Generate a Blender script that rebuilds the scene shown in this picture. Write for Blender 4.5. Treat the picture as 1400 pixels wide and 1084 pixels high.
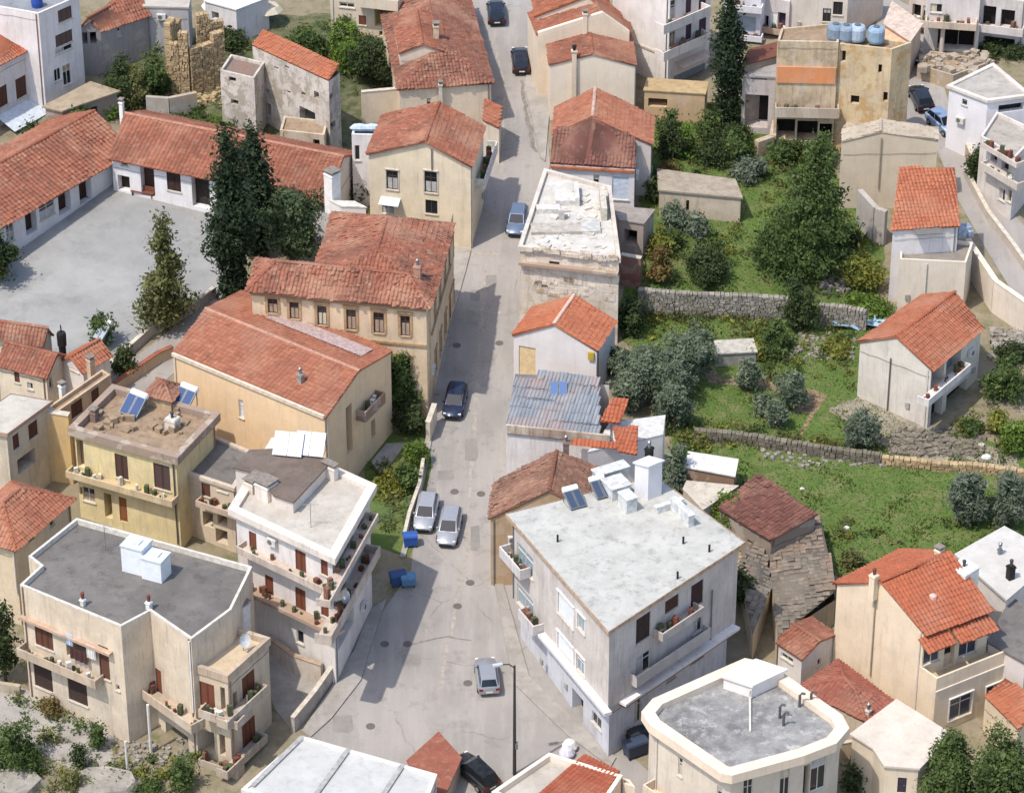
import bpy, math, random
import numpy as np
from mathutils import Vector as V
random.seed(7); rng = np.random.default_rng(7)
S = bpy.context.scene
for o in list(bpy.data.objects): bpy.data.objects.remove(o)
# ------------------------------------------------------------------ camera, sky, sun, exposure
TH = math.radians(32.0); FPX = 4700.0; DIST = 285.0; SL = 0.105     # pitch, focal length in photo pixels, distance, hill slope
CAM = V((0, -DIST*math.cos(TH), DIST*math.sin(TH)))
cd = bpy.data.cameras.new('camera'); cam = bpy.data.objects.new('camera', cd); S.collection.objects.link(cam)
cam.location = CAM; cam.rotation_euler = (math.pi/2 - TH, 0, 0)
cd.sensor_fit = 'HORIZONTAL'; cd.angle = 2*math.atan(700/FPX); cd.clip_start = 5; cd.clip_end = 3000
S.camera = cam
SUN_EL, SUN_AZ = math.radians(61), math.radians(221)    # azimuth of the sun in the ground plane, counter-clockwise from +X
W = bpy.data.worlds.new('World'); S.world = W; W.use_nodes = True
nt = W.node_tree; bg = nt.nodes['Background']; sky = nt.nodes.new('ShaderNodeTexSky'); sky.sky_type = 'NISHITA'
sky.sun_disc = False; sky.sun_elevation = SUN_EL; sky.sun_rotation = math.pi/2 - SUN_AZ
sky.dust_density = 2.0; sky.altitude = 200
nt.links.new(sky.outputs[0], bg.inputs[0]); bg.inputs[1].default_value = 0.15
sl = bpy.data.lights.new('sun', 'SUN'); sl.energy = 2.25; sl.angle = math.radians(0.8); sl.color = (1, 0.94, 0.86)
so = bpy.data.objects.new('sun', sl); S.collection.objects.link(so)
sd = V((math.cos(SUN_AZ)*math.cos(SUN_EL), math.sin(SUN_AZ)*math.cos(SUN_EL), math.sin(SUN_EL)))
so.rotation_euler = sd.to_track_quat('Z', 'Y').to_euler(); so.location = sd*100
S.view_settings.view_transform = 'Standard'; S.view_settings.look = 'None'
S.view_settings.exposure = 0.84; S.view_settings.gamma = 1; S.view_settings.use_curve_mapping = False
S.render.engine = 'CYCLES'

# ------------------------------------------------------------------ measuring: photo pixel -> point on the hill / a level / a wall
FW = V((0, math.cos(TH), -math.sin(TH))); UP = V((0, math.sin(TH), math.cos(TH)))
OX = (0, 340, 690, 1040); OY = (0, 260, 530, 804); ZK = 1394/360
def px(p):
    if len(p) == 2: return p
    r, x, y = p
    return (OX[r % 4] + x/ZK, OY[r//4] + y/ZK)
def ray(p):
    x, y = px(p)
    return FW + V((1, 0, 0))*((x-700)/FPX) - UP*((y-542)/FPX)
def gz(x, y): return SL*y
def G(p, h=0.0):
    d = ray(p); t = (SL*CAM.y + h - CAM.z)/(d.z - SL*d.y); return CAM + d*t
def PZ(p, z):
    d = ray(p); return CAM + d*((z-CAM.z)/d.z)
def PXY(p, X, Y):                                        # height at which the vertical line over (X, Y) passes the photo row of p
    d = ray(p); t = (Y-CAM.y)/d.y; return CAM.z + d.z*t
def on_wall(p, P, Q, off=0.0):
    d = ray(p); e = V((Q.x-P.x, Q.y-P.y, 0)); L = e.length; e /= L; n = V((e.y, -e.x, 0))
    P0 = V((P.x, P.y, 0)) + n*off
    t = (P0-CAM).dot(n)/d.dot(n); q = CAM + d*t
    return (q-P0).dot(e), q.z, L
def scale_at(pt): return FPX/((pt-CAM).dot(FW))          # photo pixels per metre

# ------------------------------------------------------------------ objects
COL = S.collection; ROOT = {}
def tag(o, label, cat, group=None, kind=None):
    if label: o['label'] = label
    if cat: o['category'] = cat
    if group: o['group'] = group
    if kind: o['kind'] = kind
    return o
def thing(name, label, cat, loc, group=None, rz=0.0):
    o = bpy.data.objects.new(name, None); COL.objects.link(o); o.location = loc; o.rotation_euler = (0, 0, rz)
    o.empty_display_size = 0.3
    return tag(o, label, cat, group)
def origin(par):
    v = V((0, 0, 0))
    while par is not None: v = v + par.location; par = par.parent
    return v
def mesh_np(name, verts, faces, mat, par=None, world=True, smooth=False, tint=None, kind=None, fmat=None):
    """verts (n,3) in world metres (or local to the parent when world is False)"""
    me = bpy.data.meshes.new(name)
    verts = np.asarray(verts, dtype=np.float64).reshape(-1, 3)
    if par is not None and world: verts = verts - np.array(origin(par))
    if isinstance(faces, np.ndarray):
        nf, k = faces.shape
        me.vertices.add(len(verts)); me.vertices.foreach_set('co', verts.astype(np.float32).ravel())
        me.loops.add(nf*k); me.loops.foreach_set('vertex_index', faces.astype(np.int32).ravel())
        me.polygons.add(nf); me.polygons.foreach_set('loop_start', np.arange(0, nf*k, k, dtype=np.int32))
        me.polygons.foreach_set('loop_total', np.full(nf, k, dtype=np.int32))
        me.update(calc_edges=True)
    else:
        me.from_pydata([tuple(v) for v in verts], [], [tuple(f) for f in faces]); me.update()
    mats = mat if isinstance(mat, (list, tuple)) else [mat]
    for m in mats: me.materials.append(m)
    if fmat is not None: me.polygons.foreach_set('material_index', np.asarray(fmat, dtype=np.int32))
    if tint is not None:
        a = me.attributes.new('tint', 'FLOAT', 'FACE'); a.data.foreach_set('value', np.asarray(tint, dtype=np.float32))
    if smooth: me.polygons.foreach_set('use_smooth', np.ones(len(me.polygons), dtype=bool))
    o = bpy.data.objects.new(name, me); COL.objects.link(o)
    if par is not None: o.parent = par
    if kind: o['kind'] = kind
    return o
class MB:
    def __init__(s): s.v = []; s.f = []
    def quad(s, *p): i = len(s.v); s.v += [tuple(q) for q in p]; s.f.append(tuple(range(i, i+len(p))))
    def hexa(s, b, t):                                   # two loops of equal length, closed
        i = len(s.v); n = len(b); s.v += [tuple(q) for q in b] + [tuple(q) for q in t]
        s.f.append(tuple(i+j for j in reversed(range(n)))); s.f.append(tuple(i+n+j for j in range(n)))
        for j in range(n):
            k = (j+1) % n; s.f.append((i+j, i+k, i+n+k, i+n+j))
    def box(s, o, ex, ey, ez):                           # corner + three edge vectors
        o, ex, ey, ez = V(o), V(ex), V(ey), V(ez)
        b = [o, o+ex, o+ex+ey, o+ey]
        if ex.cross(ey).dot(ez) < 0: b.reverse()
        s.hexa(b, [q+ez for q in b])
    def cbox(s, c, sx, sy, sz, rz=0.0):                  # centre of the base
        c = V(c); a = V((math.cos(rz), math.sin(rz), 0)); b = V((-a.y, a.x, 0))
        s.box(c - a*sx/2 - b*sy/2, a*sx, b*sy, V((0, 0, sz)))
    def tube(s, pts, rad, n=8, cap=True):
        i0 = len(s.v); P = [V(p) for p in pts]; R = rad if isinstance(rad, (list, tuple)) else [rad]*len(P)
        for j, p in enumerate(P):
            d = (P[min(j+1, len(P)-1)] - P[max(j-1, 0)]).normalized()
            a = d.cross(V((0, 0, 1)) if abs(d.z) < .95 else V((1, 0, 0))).normalized(); b = d.cross(a)
            for k in range(n):
                t = 2*math.pi*k/n; s.v.append(tuple(p + (a*math.cos(t) + b*math.sin(t))*R[j]))
        for j in range(len(P)-1):
            for k in range(n):
                q = (k+1) % n; s.f.append((i0+j*n+k, i0+j*n+q, i0+j*n+n+q, i0+j*n+n+k))
        if cap:
            s.f.append(tuple(i0+k for k in reversed(range(n)))); e = i0+(len(P)-1)*n; s.f.append(tuple(e+k for k in range(n)))
    def lathe(s, c, prof, n=12):                         # (radius, z) list turned about the vertical through c
        c = V(c); i0 = len(s.v)
        for r, z in prof:
            for k in range(n):
                t = 2*math.pi*k/n; s.v.append((c.x+r*math.cos(t), c.y+r*math.sin(t), c.z+z))
        for j in range(len(prof)-1):
            for k in range(n):
                q = (k+1) % n; s.f.append((i0+j*n+k, i0+j*n+q, i0+j*n+n+q, i0+j*n+n+k))
        s.f.append(tuple(i0+k for k in reversed(range(n)))); e = i0+(len(prof)-1)*n; s.f.append(tuple(e+k for k in range(n)))
    def out(s, name, mat, par=None, **k): return mesh_np(name, s.v, s.f, mat, par, **k)

# ------------------------------------------------------------------ materials (procedural)
def lin(c):
    if isinstance(c, str): c = [int(c[i:i+2], 16)/255 for i in (0, 2, 4)]
    return tuple(((x+.055)/1.055)**2.4 if x > .04045 else x/12.92 for x in c) + (1,)
class NT:
    def __init__(s, name):
        s.m = bpy.data.materials.new(name); s.m.use_nodes = True; s.t = s.m.node_tree; s.b = s.t.nodes['Principled BSDF']
        s.b.inputs['Specular IOR Level'].default_value = .25
    def n(s, k, **kw):
        x = s.t.nodes.new('ShaderNode'+k)
        for a, b in kw.items():
            if a[0] == 'i': x.inputs[int(a[1:])].default_value = b
            else: setattr(x, a, b)
        return x
    def l(s, a, b): s.t.links.new(a, b)
    def coord(s, scale=(1, 1, 1)):
        g = s.n('NewGeometry'); m = s.n('Mapping'); m.inputs['Scale'].default_value = scale; s.l(g.outputs['Position'], m.inputs[0]); return m.outputs[0]
    def noise(s, co, scale, det=4, rough=.6, lo=.35, hi=.65):
        t = s.n('TexNoise'); t.inputs['Scale'].default_value = scale; t.inputs['Detail'].default_value = det; t.inputs['Roughness'].default_value = rough
        s.l(co, t.inputs['Vector']); r = s.n('MapRange'); r.inputs[1].default_value = lo; r.inputs[2].default_value = hi; s.l(t.outputs['Fac'], r.inputs[0]); return r.outputs[0]
    def mix(s, f, a, b, mode='MIX'):
        x = s.n('Mix', data_type='RGBA', blend_type=mode)
        for i, q in ((0, f), (6, a), (7, b)):
            if hasattr(q, 'is_linked'): s.l(q, x.inputs[i])
            else: x.inputs[i].default_value = q
        return x.outputs[2]
    def math(s, op, a, b):
        x = s.n('Math', operation=op)
        for i, q in ((0, a), (1, b)):
            if hasattr(q, 'is_linked'): s.l(q, x.inputs[i])
            else: x.inputs[i].default_value = q
        return x.outputs[0]
    def bump(s, h, st=.4, d=.03):
        b = s.n('Bump'); b.inputs['Strength'].default_value = st; b.inputs['Distance'].default_value = d; s.l(h, b.inputs['Height']); s.l(b.outputs[0], s.b.inputs['Normal'])
    def fin(s, col, rough=.85):
        if hasattr(col, 'is_linked'): s.l(col, s.b.inputs['Base Color'])
        else: s.b.inputs['Base Color'].default_value = col
        s.b.inputs['Roughness'].default_value = rough; return s.m
CACHE = {}
def plaster(c, dirt=.45, c2='8a7f76', peel=0.0, peelc='b09a7c'):
    key = ('pl', c, dirt, c2, peel, peelc)
    if key in CACHE: return CACHE[key]
    cl = lin(c); cl = (min(.86, cl[0]*1.08), min(.84, cl[1]*1.04), min(.84, cl[2]*1.05), 1)
    s = NT('plaster_'+c); co = s.coord(); st = s.coord((1.6, 1.6, .16))
    a = s.mix(s.math('MULTIPLY', s.noise(co, .45, 5, .65), .5*dirt+.10), cl, lin(c2))
    b = s.mix(s.math('MULTIPLY', s.noise(st, 1.1, 5, .7, .50, .75), dirt), a, lin(c2))
    b = s.mix(s.math('MULTIPLY', s.noise(st, 2.6, 4, .7, .58, .66), dirt*.65), b, lin('6e655c'))
    b = s.mix(s.math('MULTIPLY', s.noise(co, .7, 3, .5, .56, .58), dirt*.28), b, lin('e0d8c8'))
    if peel:
        b = s.mix(s.noise(co, .9, 6, .7, .62-.3*peel, .66-.3*peel), b, lin(peelc))
        b = s.mix(s.math('MULTIPLY', s.noise(co, 2.3, 4, .7, .56, .62), .8*peel), b, lin('6d675f'))
    g = s.noise(co, 7, 3, .7, .3, .7)
    b = s.mix(s.math('MULTIPLY', g, .07+.12*dirt), b, lin('5f574c'))
    s.bump(g, .25+.3*peel, .02); CACHE[key] = s.fin(b, .9); return s.m
def plain(c, rough=.6, metal=0.0, var=.12, name=None):
    key = ('p', c, rough, metal, var)
    if key in CACHE: return CACHE[key]
    s = NT(name or 'paint_'+c); co = s.coord()
    col = s.mix(s.math('MULTIPLY', s.noise(co, 2.5, 4), var*2), lin(c), lin('4a443c'))
    s.b.inputs['Metallic'].default_value = metal; CACHE[key] = s.fin(col, rough); return s.m
def tiles_mat(c1, c2, c3='6b3a2c', patch=.5, lich=.15):
    key = ('t', c1, c2, c3, patch, lich)
    if key in CACHE: return CACHE[key]
    s = NT('roof_tiles_'+c1); co = s.coord(); at = s.n('Attribute', attribute_name='tint')
    a = s.mix(at.outputs['Fac'], lin(c1), lin(c2))
    a = s.mix(s.math('MULTIPLY', s.noise(co, .35, 5, .7, .45, .7), patch), a, lin(c3))
    a = s.mix(s.math('MULTIPLY', s.noise(co, 1.7, 5, .7, .55, .7), lich), a, lin('b9a58c'))
    a = s.mix(s.math('MULTIPLY', s.noise(co, .8, 5, .7, .58, .72), lich*2.2), a, lin('4a3f38'))
    a = s.mix(s.math('MULTIPLY', s.noise(co, .22, 4, .6, .5, .68), .3+lich*.6), a, lin('a8836c'))
    CACHE[key] = s.fin(a, .85); return s.m
def concrete(c1, c2, sc=.5, dark='4b4843', amt=.5):
    key = ('c', c1, c2, sc, dark, amt)
    if key in CACHE: return CACHE[key]
    s = NT('concrete_'+c1); co = s.coord()
    a = s.mix(s.noise(co, sc, 6, .7, .38, .62), lin(c1), lin(c2))
    a = s.mix(s.math('MULTIPLY', s.noise(co, sc*2.7, 5, .75, .52, .7), amt), a, lin(dark))
    g = s.noise(co, 9, 4, .7, .3, .7); a = s.mix(s.math('MULTIPLY', g, .18), a, lin(dark))
    s.bump(g, .3, .02); CACHE[key] = s.fin(a, .9); return s.m
def leafmat(c1, c2, c3=None):
    key = ('l', c1, c2, c3)
    if key in CACHE: return CACHE[key]
    s = NT('foliage_'+c1); co = s.coord(); at = s.n('Attribute', attribute_name='tint')
    a = s.mix(at.outputs['Fac'], lin(c1), lin(c2))
    a = s.mix(s.math('MULTIPLY', s.noise(co, .9, 3, .6, .42, .62), .55), a, lin(c3 or c2))
    s.b.inputs['Transmission Weight'].default_value = 0; s.b.inputs['Specular IOR Level'].default_value = .2
    tr = s.n('BsdfTranslucent'); mx = s.n('MixShader'); mx.inputs[0].default_value = .22
    s.l(a, tr.inputs[0]); s.fin(a, .65)
    out = s.t.nodes['Material Output']; s.l(s.b.outputs[0], mx.inputs[1]); s.l(tr.outputs[0], mx.inputs[2]); s.l(mx.outputs[0], out.inputs[0])
    CACHE[key] = s.m; return s.m
def glass(c='20262c'):
    key = ('g', c)
    if key in CACHE: return CACHE[key]
    s = NT('glass_'+c); s.b.inputs['Specular IOR Level'].default_value = .6; CACHE[key] = s.fin(lin(c), .12); return s.m
M_RED = tiles_mat('9c5f46', '875038', '6c4636', .6, .22)
M_REDN = tiles_mat('a86043', '96543c', '84503c', .5, .10)
M_OLD = tiles_mat('955e4a', '7d4d3c', '664c40', .75, .4)
M_BRN = tiles_mat('7a4f44', '65433a', '553d36', .6, .25)
M_DULL = tiles_mat('8a6655', '735244', '5f4d42', .7, .4)
ROOFVAR = {M_RED.name: [M_RED, tiles_mat('8f5b47', '7b4d3c', '64463a', .65, .3), tiles_mat('a46b52', '8e5944', '744c3e', .55, .25), tiles_mat('98604a', '80503e', '6a4538', .7, .35)],
  M_REDN.name: [M_REDN, tiles_mat('a1644a', '8e563f', '7c4e3c', .5, .16), tiles_mat('ab6a4c', '9a5b42', '88523c', .45, .12)], M_OLD.name: [M_OLD, tiles_mat('8c5c4a', '754c3d', '5f4a40', .8, .45)]}
ROOFPICK = {}
M_SHUT = plain('5b3527', .7, var=.2, name='brown_shutter_wood'); M_SHUTR = plain('6e3a26', .7, var=.2)
M_DARK = plain('221d1b', .9, name='painted_dark_interior'); M_WHT = plain('e6e3dc', .6, var=.08, name='white_paint')  # M_DARK: near-black colour standing in for the shade indoors
M_FRAME = plain('cfcac0', .6, var=.1); M_WOOD = plain('4b342a', .75, var=.25); M_STEEL = plain('8b8e90', .45, .6)
M_BLACK = plain('1b1b1c', .6); M_RUST = plain('7a4433', .85, var=.3)
M_CURT = plain('b9b6b4', .8, var=.15); M_SILL = plain('c9bfae', .8, var=.15); M_TRIM = plain('b08f6a', .85, var=.2)
# ------------------------------------------------------------------ building kit
def tile_plane(par, p0, p1, p2, p3, mat, w=.32, l=.42, messy=1.0, name='roof_slope', gaps=0.0):
    """p0-p1 eave, p3 above p0, p2 above p1: rows of half-round tiles over a closed deck"""
    if mat.name in ROOFVAR: mat = ROOFPICK.setdefault((par.name, mat.name), random.choice(ROOFVAR[mat.name]))
    p0, p1, p2, p3 = V(p0), V(p1), V(p2), V(p3)
    e1 = (p1-p0); 
    if e1.length < .3:
        e1 = (p2-p3)
    e1 = e1.normalized(); up = ((p3+p2)/2-(p0+p1)/2); e2 = (up - e1*up.dot(e1)); Ht = e2.length; e2 = e2/Ht; n = e1.cross(e2)
    if n.z < 0: n = -n
    def uv(p): d = p-p0; return d.dot(e1), d.dot(e2)
    Q = [uv(p) for p in (p0, p1, p2, p3)]
    def rng_at(t):                                       # u range of the polygon at height t
        us = []
        for i in range(4):
            (ua, va), (ub, vb) = Q[i], Q[(i+1) % 4]
            if abs(vb-va) < 1e-6:
                if abs(va-t) < 1e-3: us += [ua, ub]
                continue
            k = (t-va)/(vb-va)
            if -1e-4 <= k <= 1.0001: us.append(ua+(ub-ua)*k)
        return (min(us), max(us)) if len(us) > 1 else (0, 0)
    vmax = max(q[1] for q in Q); vmin = min(q[1] for q in Q)
    nr = max(1, round((vmax-vmin)/l)); l = (vmax-vmin)/nr
    po = np.array([0, .28, .44, .82, 1.0]); ph = np.array([0, 0, .075, .075, 0])
    VV = []; TT = []
    ph1, ph2 = rng.uniform(0, 6, 2)
    E1, E2, N, P0 = (np.array(q) for q in (e1, e2, n, p0))
    for j in range(nr):
        t0 = vmin+j*l; a, b = rng_at(t0+l*.5)
        if b-a < .12: continue
        i0 = math.floor(a/w); i1 = math.ceil(b/w)
        for i in range(i0, i1):
            if gaps and rng.random() < gaps: continue
            u = np.clip(i*w + po*w, a, b)
            if u[-1]-u[0] < .04: continue
            jz = rng.normal(0, .012*messy) + .045*messy*math.sin(i*w*.8+ph1)*math.sin(t0*.9+ph2); ju = rng.normal(0, .012*messy); jl = rng.normal(0, .025*messy)
            lo = P0 + np.outer(u+ju, E1) + (t0-.03+jl)*E2 + np.outer(ph+.045+jz, N)
            hi = P0 + np.outer(u, E1) + (t0+l)*E2 + np.outer(ph*.85+.01+jz, N)
            VV.append(np.vstack([lo, hi])); TT.append(np.clip(rng.normal(.5, .22+.08*messy), 0, 1))
    m = len(VV)
    if m:
        vv = np.concatenate(VV); f = []
        base = np.arange(m)*10
        fs = np.stack([np.stack([base+k, base+k+1, base+k+6, base+k+5], 1) for k in range(4)], 1).reshape(-1, 4)
        tt = np.repeat(TT, 4)
    else: vv = np.zeros((0, 3)); fs = np.zeros((0, 4), int); tt = np.zeros(0)
    # closed deck under the tiles
    dk = [p0, p1, p2, p3]; b = len(vv); th = n*.12
    vv = np.vstack([vv] + [np.array(q - n*.01)[None] for q in dk] + [np.array(q - th)[None] for q in dk])
    df = np.array([[b, b+1, b+2, b+3], [b+7, b+6, b+5, b+4]] + [[b+k, b+4+k, b+4+(k+1) % 4, b+(k+1) % 4] for k in range(4)])
    return mesh_np(name, vv, np.vstack([fs, df]), mat, par, tint=np.concatenate([tt, np.full(6, .75)]), kind=None)
def ridge_caps(par, a, b, mat, r=.16, name='ridge_cap'):
    a, b = V(a), V(b); d = b-a; L = d.length; d = d/L; s = d.cross(V((0, 0, 1))).normalized(); u = s.cross(d); m = MB(); n = max(2, int(L/.42))
    for i in range(n):
        p = a + d*(L*i/n); q = a + d*(L*(i+1.12)/n); k = []
        for w, rr, zz in ((p, r*1.1, .02), (q, r*.92, -.01)):
            k.append([w + s*(rr*math.cos(t)) + u*(rr*math.sin(t)*.8+zz) for t in (0, .8, 1.57, 2.34, 3.14)])
        for j in range(4): m.quad(k[0][j], k[0][j+1], k[1][j+1], k[1][j])
        m.quad(*k[0])
    return m.out(name, mat, par, tint=rng.random(len(m.f)))
class Bld:
    """A-B-C-D footprint, counter-clockwise; walls 0:A-B 1:B-C 2:C-D 3:D-A. Corners are photo points of the wall head."""
    def __init__(s, name, label, cat, A, B, C, h=None, base=None, D=None, r=None, mat=None, group=None, z=None, sink=.8, zb=None, poly=None, par=None, cw=None):
        f = lambda p: (r,)+tuple(p) if (r is not None and len(p) == 2) else p
        s.r = r
        if cw is not None: a = b = c = d = cw[0]
        elif z is not None: b = PZ(f(B), z)
        elif base is not None:
            g = G(f(base)); z = PXY(f(B), g.x, g.y); b = V((g.x, g.y, z))
        else: b = G(f(B), h); z = b.z
        s.z = z
        if cw is None: a = PZ(f(A), z); c = PZ(f(C), z); d = PZ(f(D), z) if D else a+c-b
        s.c = [V((q.x, q.y, 0)) for q in cw] if cw is not None else [V((q.x, q.y, 0)) for q in ((a, b, c, d) if poly is None else [PZ(f(p), z) for p in poly])]
        s.zg = min(gz(q.x, q.y) for q in s.c); s.zb = (s.zg - sink) if zb is None else zb; s.mat = mat
        ctr = sum(s.c, V((0, 0, 0)))/len(s.c)
        s.o = par.o if par is not None else thing(name, label, cat, (ctr.x, ctr.y, gz(ctr.x, ctr.y)), group)
        s.win = [[] for _ in s.c]; s.gab = {}; s.H = s.z - s.zb
    @property
    def top(s): return [V((q.x, q.y, s.z)) for q in s.c]
    def P(s, i): return s.c[i % len(s.c)]
    def edge(s, i):
        P, Q = s.P(i), s.P(i+1); e = Q-P; L = e.length; e = e/L; return P, e, V((e.y, -e.x, 0)), L
    def pt(s, w, u, v, off=0.0):
        P, e, n, L = s.edge(w); q = P + e*u + n*off; return V((q.x, q.y, v))
    def uv(s, w, x, y, r=None, off=0.0):
        u, z, L = on_wall((s.r if r is None else r, x, y), s.P(w), s.P(w+1), off); return u, z, L
    def w(s, wall, x0, y0, x1, y1, kind='sh', r=None, **k):
        u0, z1, L = s.uv(wall, x0, y0, r); u1, z0, L = s.uv(wall, x1, y1, r)
        if u1 < u0: u0, u1 = u1, u0
        if z1 < z0: z0, z1 = z1, z0
        u0 = max(.12, min(u0, L-.3)); u1 = max(u0+.2, min(u1, L-.12))
        z0 = max(s.zb+.05, z0); z1 = min(s.z-.12, z1)
        if z1-z0 < .15: z0 = z1-.15
        s.win[wall].append((u0, z0, u1, z1, kind, k)); return s
    def wm(s, wall, u0, u1, z0, z1, kind='sh', **k):     # in metres, z above the lowest ground
        L = s.edge(wall)[3]
        s.win[wall].append((max(.1, u0), s.zg+z0, min(L-.1, u1), min(s.z-.12, s.zg+z1), kind, k)); return s
    def wl(s, wall, x0, y0, x1, y1, kind='sh', r=None, **k):   # y0, y1: head and foot of the opening at its left jamb
        u0, z1, L = s.uv(wall, x0, y0, r); _, z0, _ = s.uv(wall, x0, y1, r); u1 = s.uv(wall, x1, (y0+y1)/2, r)[0]
        u0 = max(.12, min(u0, L-.3)); u1 = max(u0+.2, min(u1, L-.12)); z0 = max(s.zb+.05, z0); z1 = min(s.z-.12, z1)
        if z1-z0 < .2: z0 = z1-.2
        s.win[wall].append((u0, z0, u1, z1, kind, k)); return s
    def gable(s, wall, rh, k=.5): s.gab[wall] = (rh, k); return s
    def walls(s, mats=None):
        m = MB()
        for i in range(len(s.c)):
            P, e, n, L = s.edge(i); ws = s.win[i]
            us = sorted({0, L} | {round(q, 4) for t in ws for q in (t[0], t[2])}); vs = sorted({s.zb, s.z} | {round(q, 4) for t in ws for q in (t[1], t[3])})
            for a, b in zip(us, us[1:]):
                for c, d in zip(vs, vs[1:]):
                    if b-a < 1e-4 or d-c < 1e-4: continue
                    mu, mv = (a+b)/2, (c+d)/2
                    if any(t[0] < mu < t[2] and t[1] < mv < t[3] for t in ws): continue
                    m.quad(s.pt(i, a, c), s.pt(i, b, c), s.pt(i, b, d), s.pt(i, a, d))
            for t in ws:
                u0, z0, u1, z1, kind, k = t; dp = -k.get('deep', 1.7 if kind == 'op' else .16)
                o = [s.pt(i, u0, z0), s.pt(i, u1, z0), s.pt(i, u1, z1), s.pt(i, u0, z1)]; b_ = [s.pt(i, u0, z0, dp), s.pt(i, u1, z0, dp), s.pt(i, u1, z1, dp), s.pt(i, u0, z1, dp)]
                for j in range(4): m.quad(o[j], o[(j+1) % 4], b_[(j+1) % 4], b_[j])
            if i in s.gab:
                rh, kk = s.gab[i]; m.quad(s.pt(i, 0, s.z), s.pt(i, L, s.z), s.pt(i, L*kk, s.z+rh))
        m.out('wall', s.mat, s.o)
        for i in range(len(s.c)):
            for t in s.win[i]: s.fill(i, *t)
        s.extras(); return s
    def extras(s):                                      # air conditioners, cables, down pipes on the plain parts of the street walls
        if s.z-s.zg < 3.2: return
        for i in range(min(3, len(s.c))):
            P, e, n, L = s.edge(i)
            if L < 4 or (i == 2 and len(s.c) == 4): continue
            clear = lambda u, z, w_, h_: all(u+w_ < t[0]-.15 or u > t[2]+.15 or z+h_ < t[1]-.1 or z > t[3]+.1 for t in s.win[i])
            for _ in range(6):
                u = random.uniform(.5, L-1.4); z = random.uniform(s.zg+2.2, s.z-1.0)
                if clear(u, z, .9, .6):
                    if random.random() < .22:
                        m = MB(); m.box(s.pt(i, u, z, .06), e*.85, n*.3, V((0, 0, .58))); a = m.out('air_conditioner', plain('d2cfc8', .6, var=.15), s.o)
                        m = MB(); q = s.pt(i, u+.32, z+.29, .362); m.tube([q, q+n*.012], .22, 12); m.out('fan_grille', plain('6b6966', .6), a)
                    break
            if random.random() < .7:
                u = random.choice((.25, L-.25))
                if clear(u-.1, s.zb, .2, s.z-s.zb): m = MB(); m.tube([s.pt(i, u, s.zb, .07), s.pt(i, u, s.z-.1, .07)], .05, 5); m.out('drainpipe', random.choice((M_FRAME, M_STEEL, plain('8a6f5c', .8))), s.o)
            if random.random() < .3:
                zc = s.z-random.uniform(.5, 1.2); m = MB(); ns = 8; m.tube([s.pt(i, .1+(L-.2)*q/ns, zc-.05*math.sin(q*2.1), .04) for q in range(ns+1)], .014, 3); m.out('cable', M_BLACK, s.o)
            if random.random() < .5:
                u = random.uniform(.3, L-.8)
                if clear(u, s.zg+.8, .4, .9): q = s.pt(i, u, 0); m = MB(); m.box(s.pt(i, u, gz(q.x, q.y)+1.1, .003), e*.38, n*.14, V((0, 0, .5))); m.out('meter_box', plain('a9a59c', .6, var=.2), s.o)

    def fill(s, i, u0, z0, u1, z1, kind, k):
        P, e, n, L = s.edge(i); w, h = u1-u0, z1-z0; up = V((0, 0, 1))
        bx = lambda m, ua, ub, za, zb_, oa, ob: m.box(s.pt(i, ua, za, oa), e*(ub-ua), n*(ob-oa), up*(zb_-za))
        par = s.o; col = k.get('col')
        if kind == 'op':
            dq = -k.get('deep', 1.7)+.01; m = MB(); m.quad(s.pt(i, u0, z0, dq), s.pt(i, u1, z0, dq), s.pt(i, u1, z1, dq), s.pt(i, u0, z1, dq)); m.out('opening', col or M_DARK, par); return  # back panel; without col its near-black paints in the unlit depth
        if kind in ('sh', 'wsh'):                       # louvred shutter leaves
            mt = col or (M_SHUT if kind == 'sh' else M_WHT); nl = max(1, round(w/.65)) if w > .75 else 1
            win = None
            for q in range(nl):
                m = MB(); a = u0+w*q/nl+.012; b = u0+w*(q+1)/nl-.012
                bx(m, a, a+.07, z0+.01, z1-.01, -.11, -.04); bx(m, b-.07, b, z0+.01, z1-.01, -.11, -.04); ns = max(3, int(h/.16))
                for j in range(ns):
                    za = z0+.02+(h-.04)*j/ns; zc = za+(h-.04)/ns
                    m.quad(s.pt(i, a+.07, za, -.05), s.pt(i, b-.07, za, -.05), s.pt(i, b-.07, zc, -.10), s.pt(i, a+.07, zc, -.10))
                    m.quad(s.pt(i, a+.07, za, -.10), s.pt(i, b-.07, za, -.10), s.pt(i, b-.07, za, -.05), s.pt(i, a+.07, za, -.05))
                m.out('shutter', mt, par)
            m = MB(); m.quad(s.pt(i, u0, z0, -.155), s.pt(i, u1, z0, -.155), s.pt(i, u1, z1, -.155), s.pt(i, u0, z1, -.155)); m.out('window', M_DARK, par)
        elif kind == 'rol':                             # closed roller blind
            m = MB(); ns = max(3, int(h/.12))
            for j in range(ns):
                za = z0+h*j/ns; zc = z0+h*(j+1)/ns
                m.quad(s.pt(i, u0, za, -.09), s.pt(i, u1, za, -.09), s.pt(i, u1, zc-.02, -.075), s.pt(i, u0, zc-.02, -.075)); m.quad(s.pt(i, u0, zc-.02, -.075), s.pt(i, u1, zc-.02, -.075), s.pt(i, u1, zc, -.09), s.pt(i, u0, zc, -.09))
            m.out('roller_shutter', col or M_SHUT, par)
        elif kind == 'dr':
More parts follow.
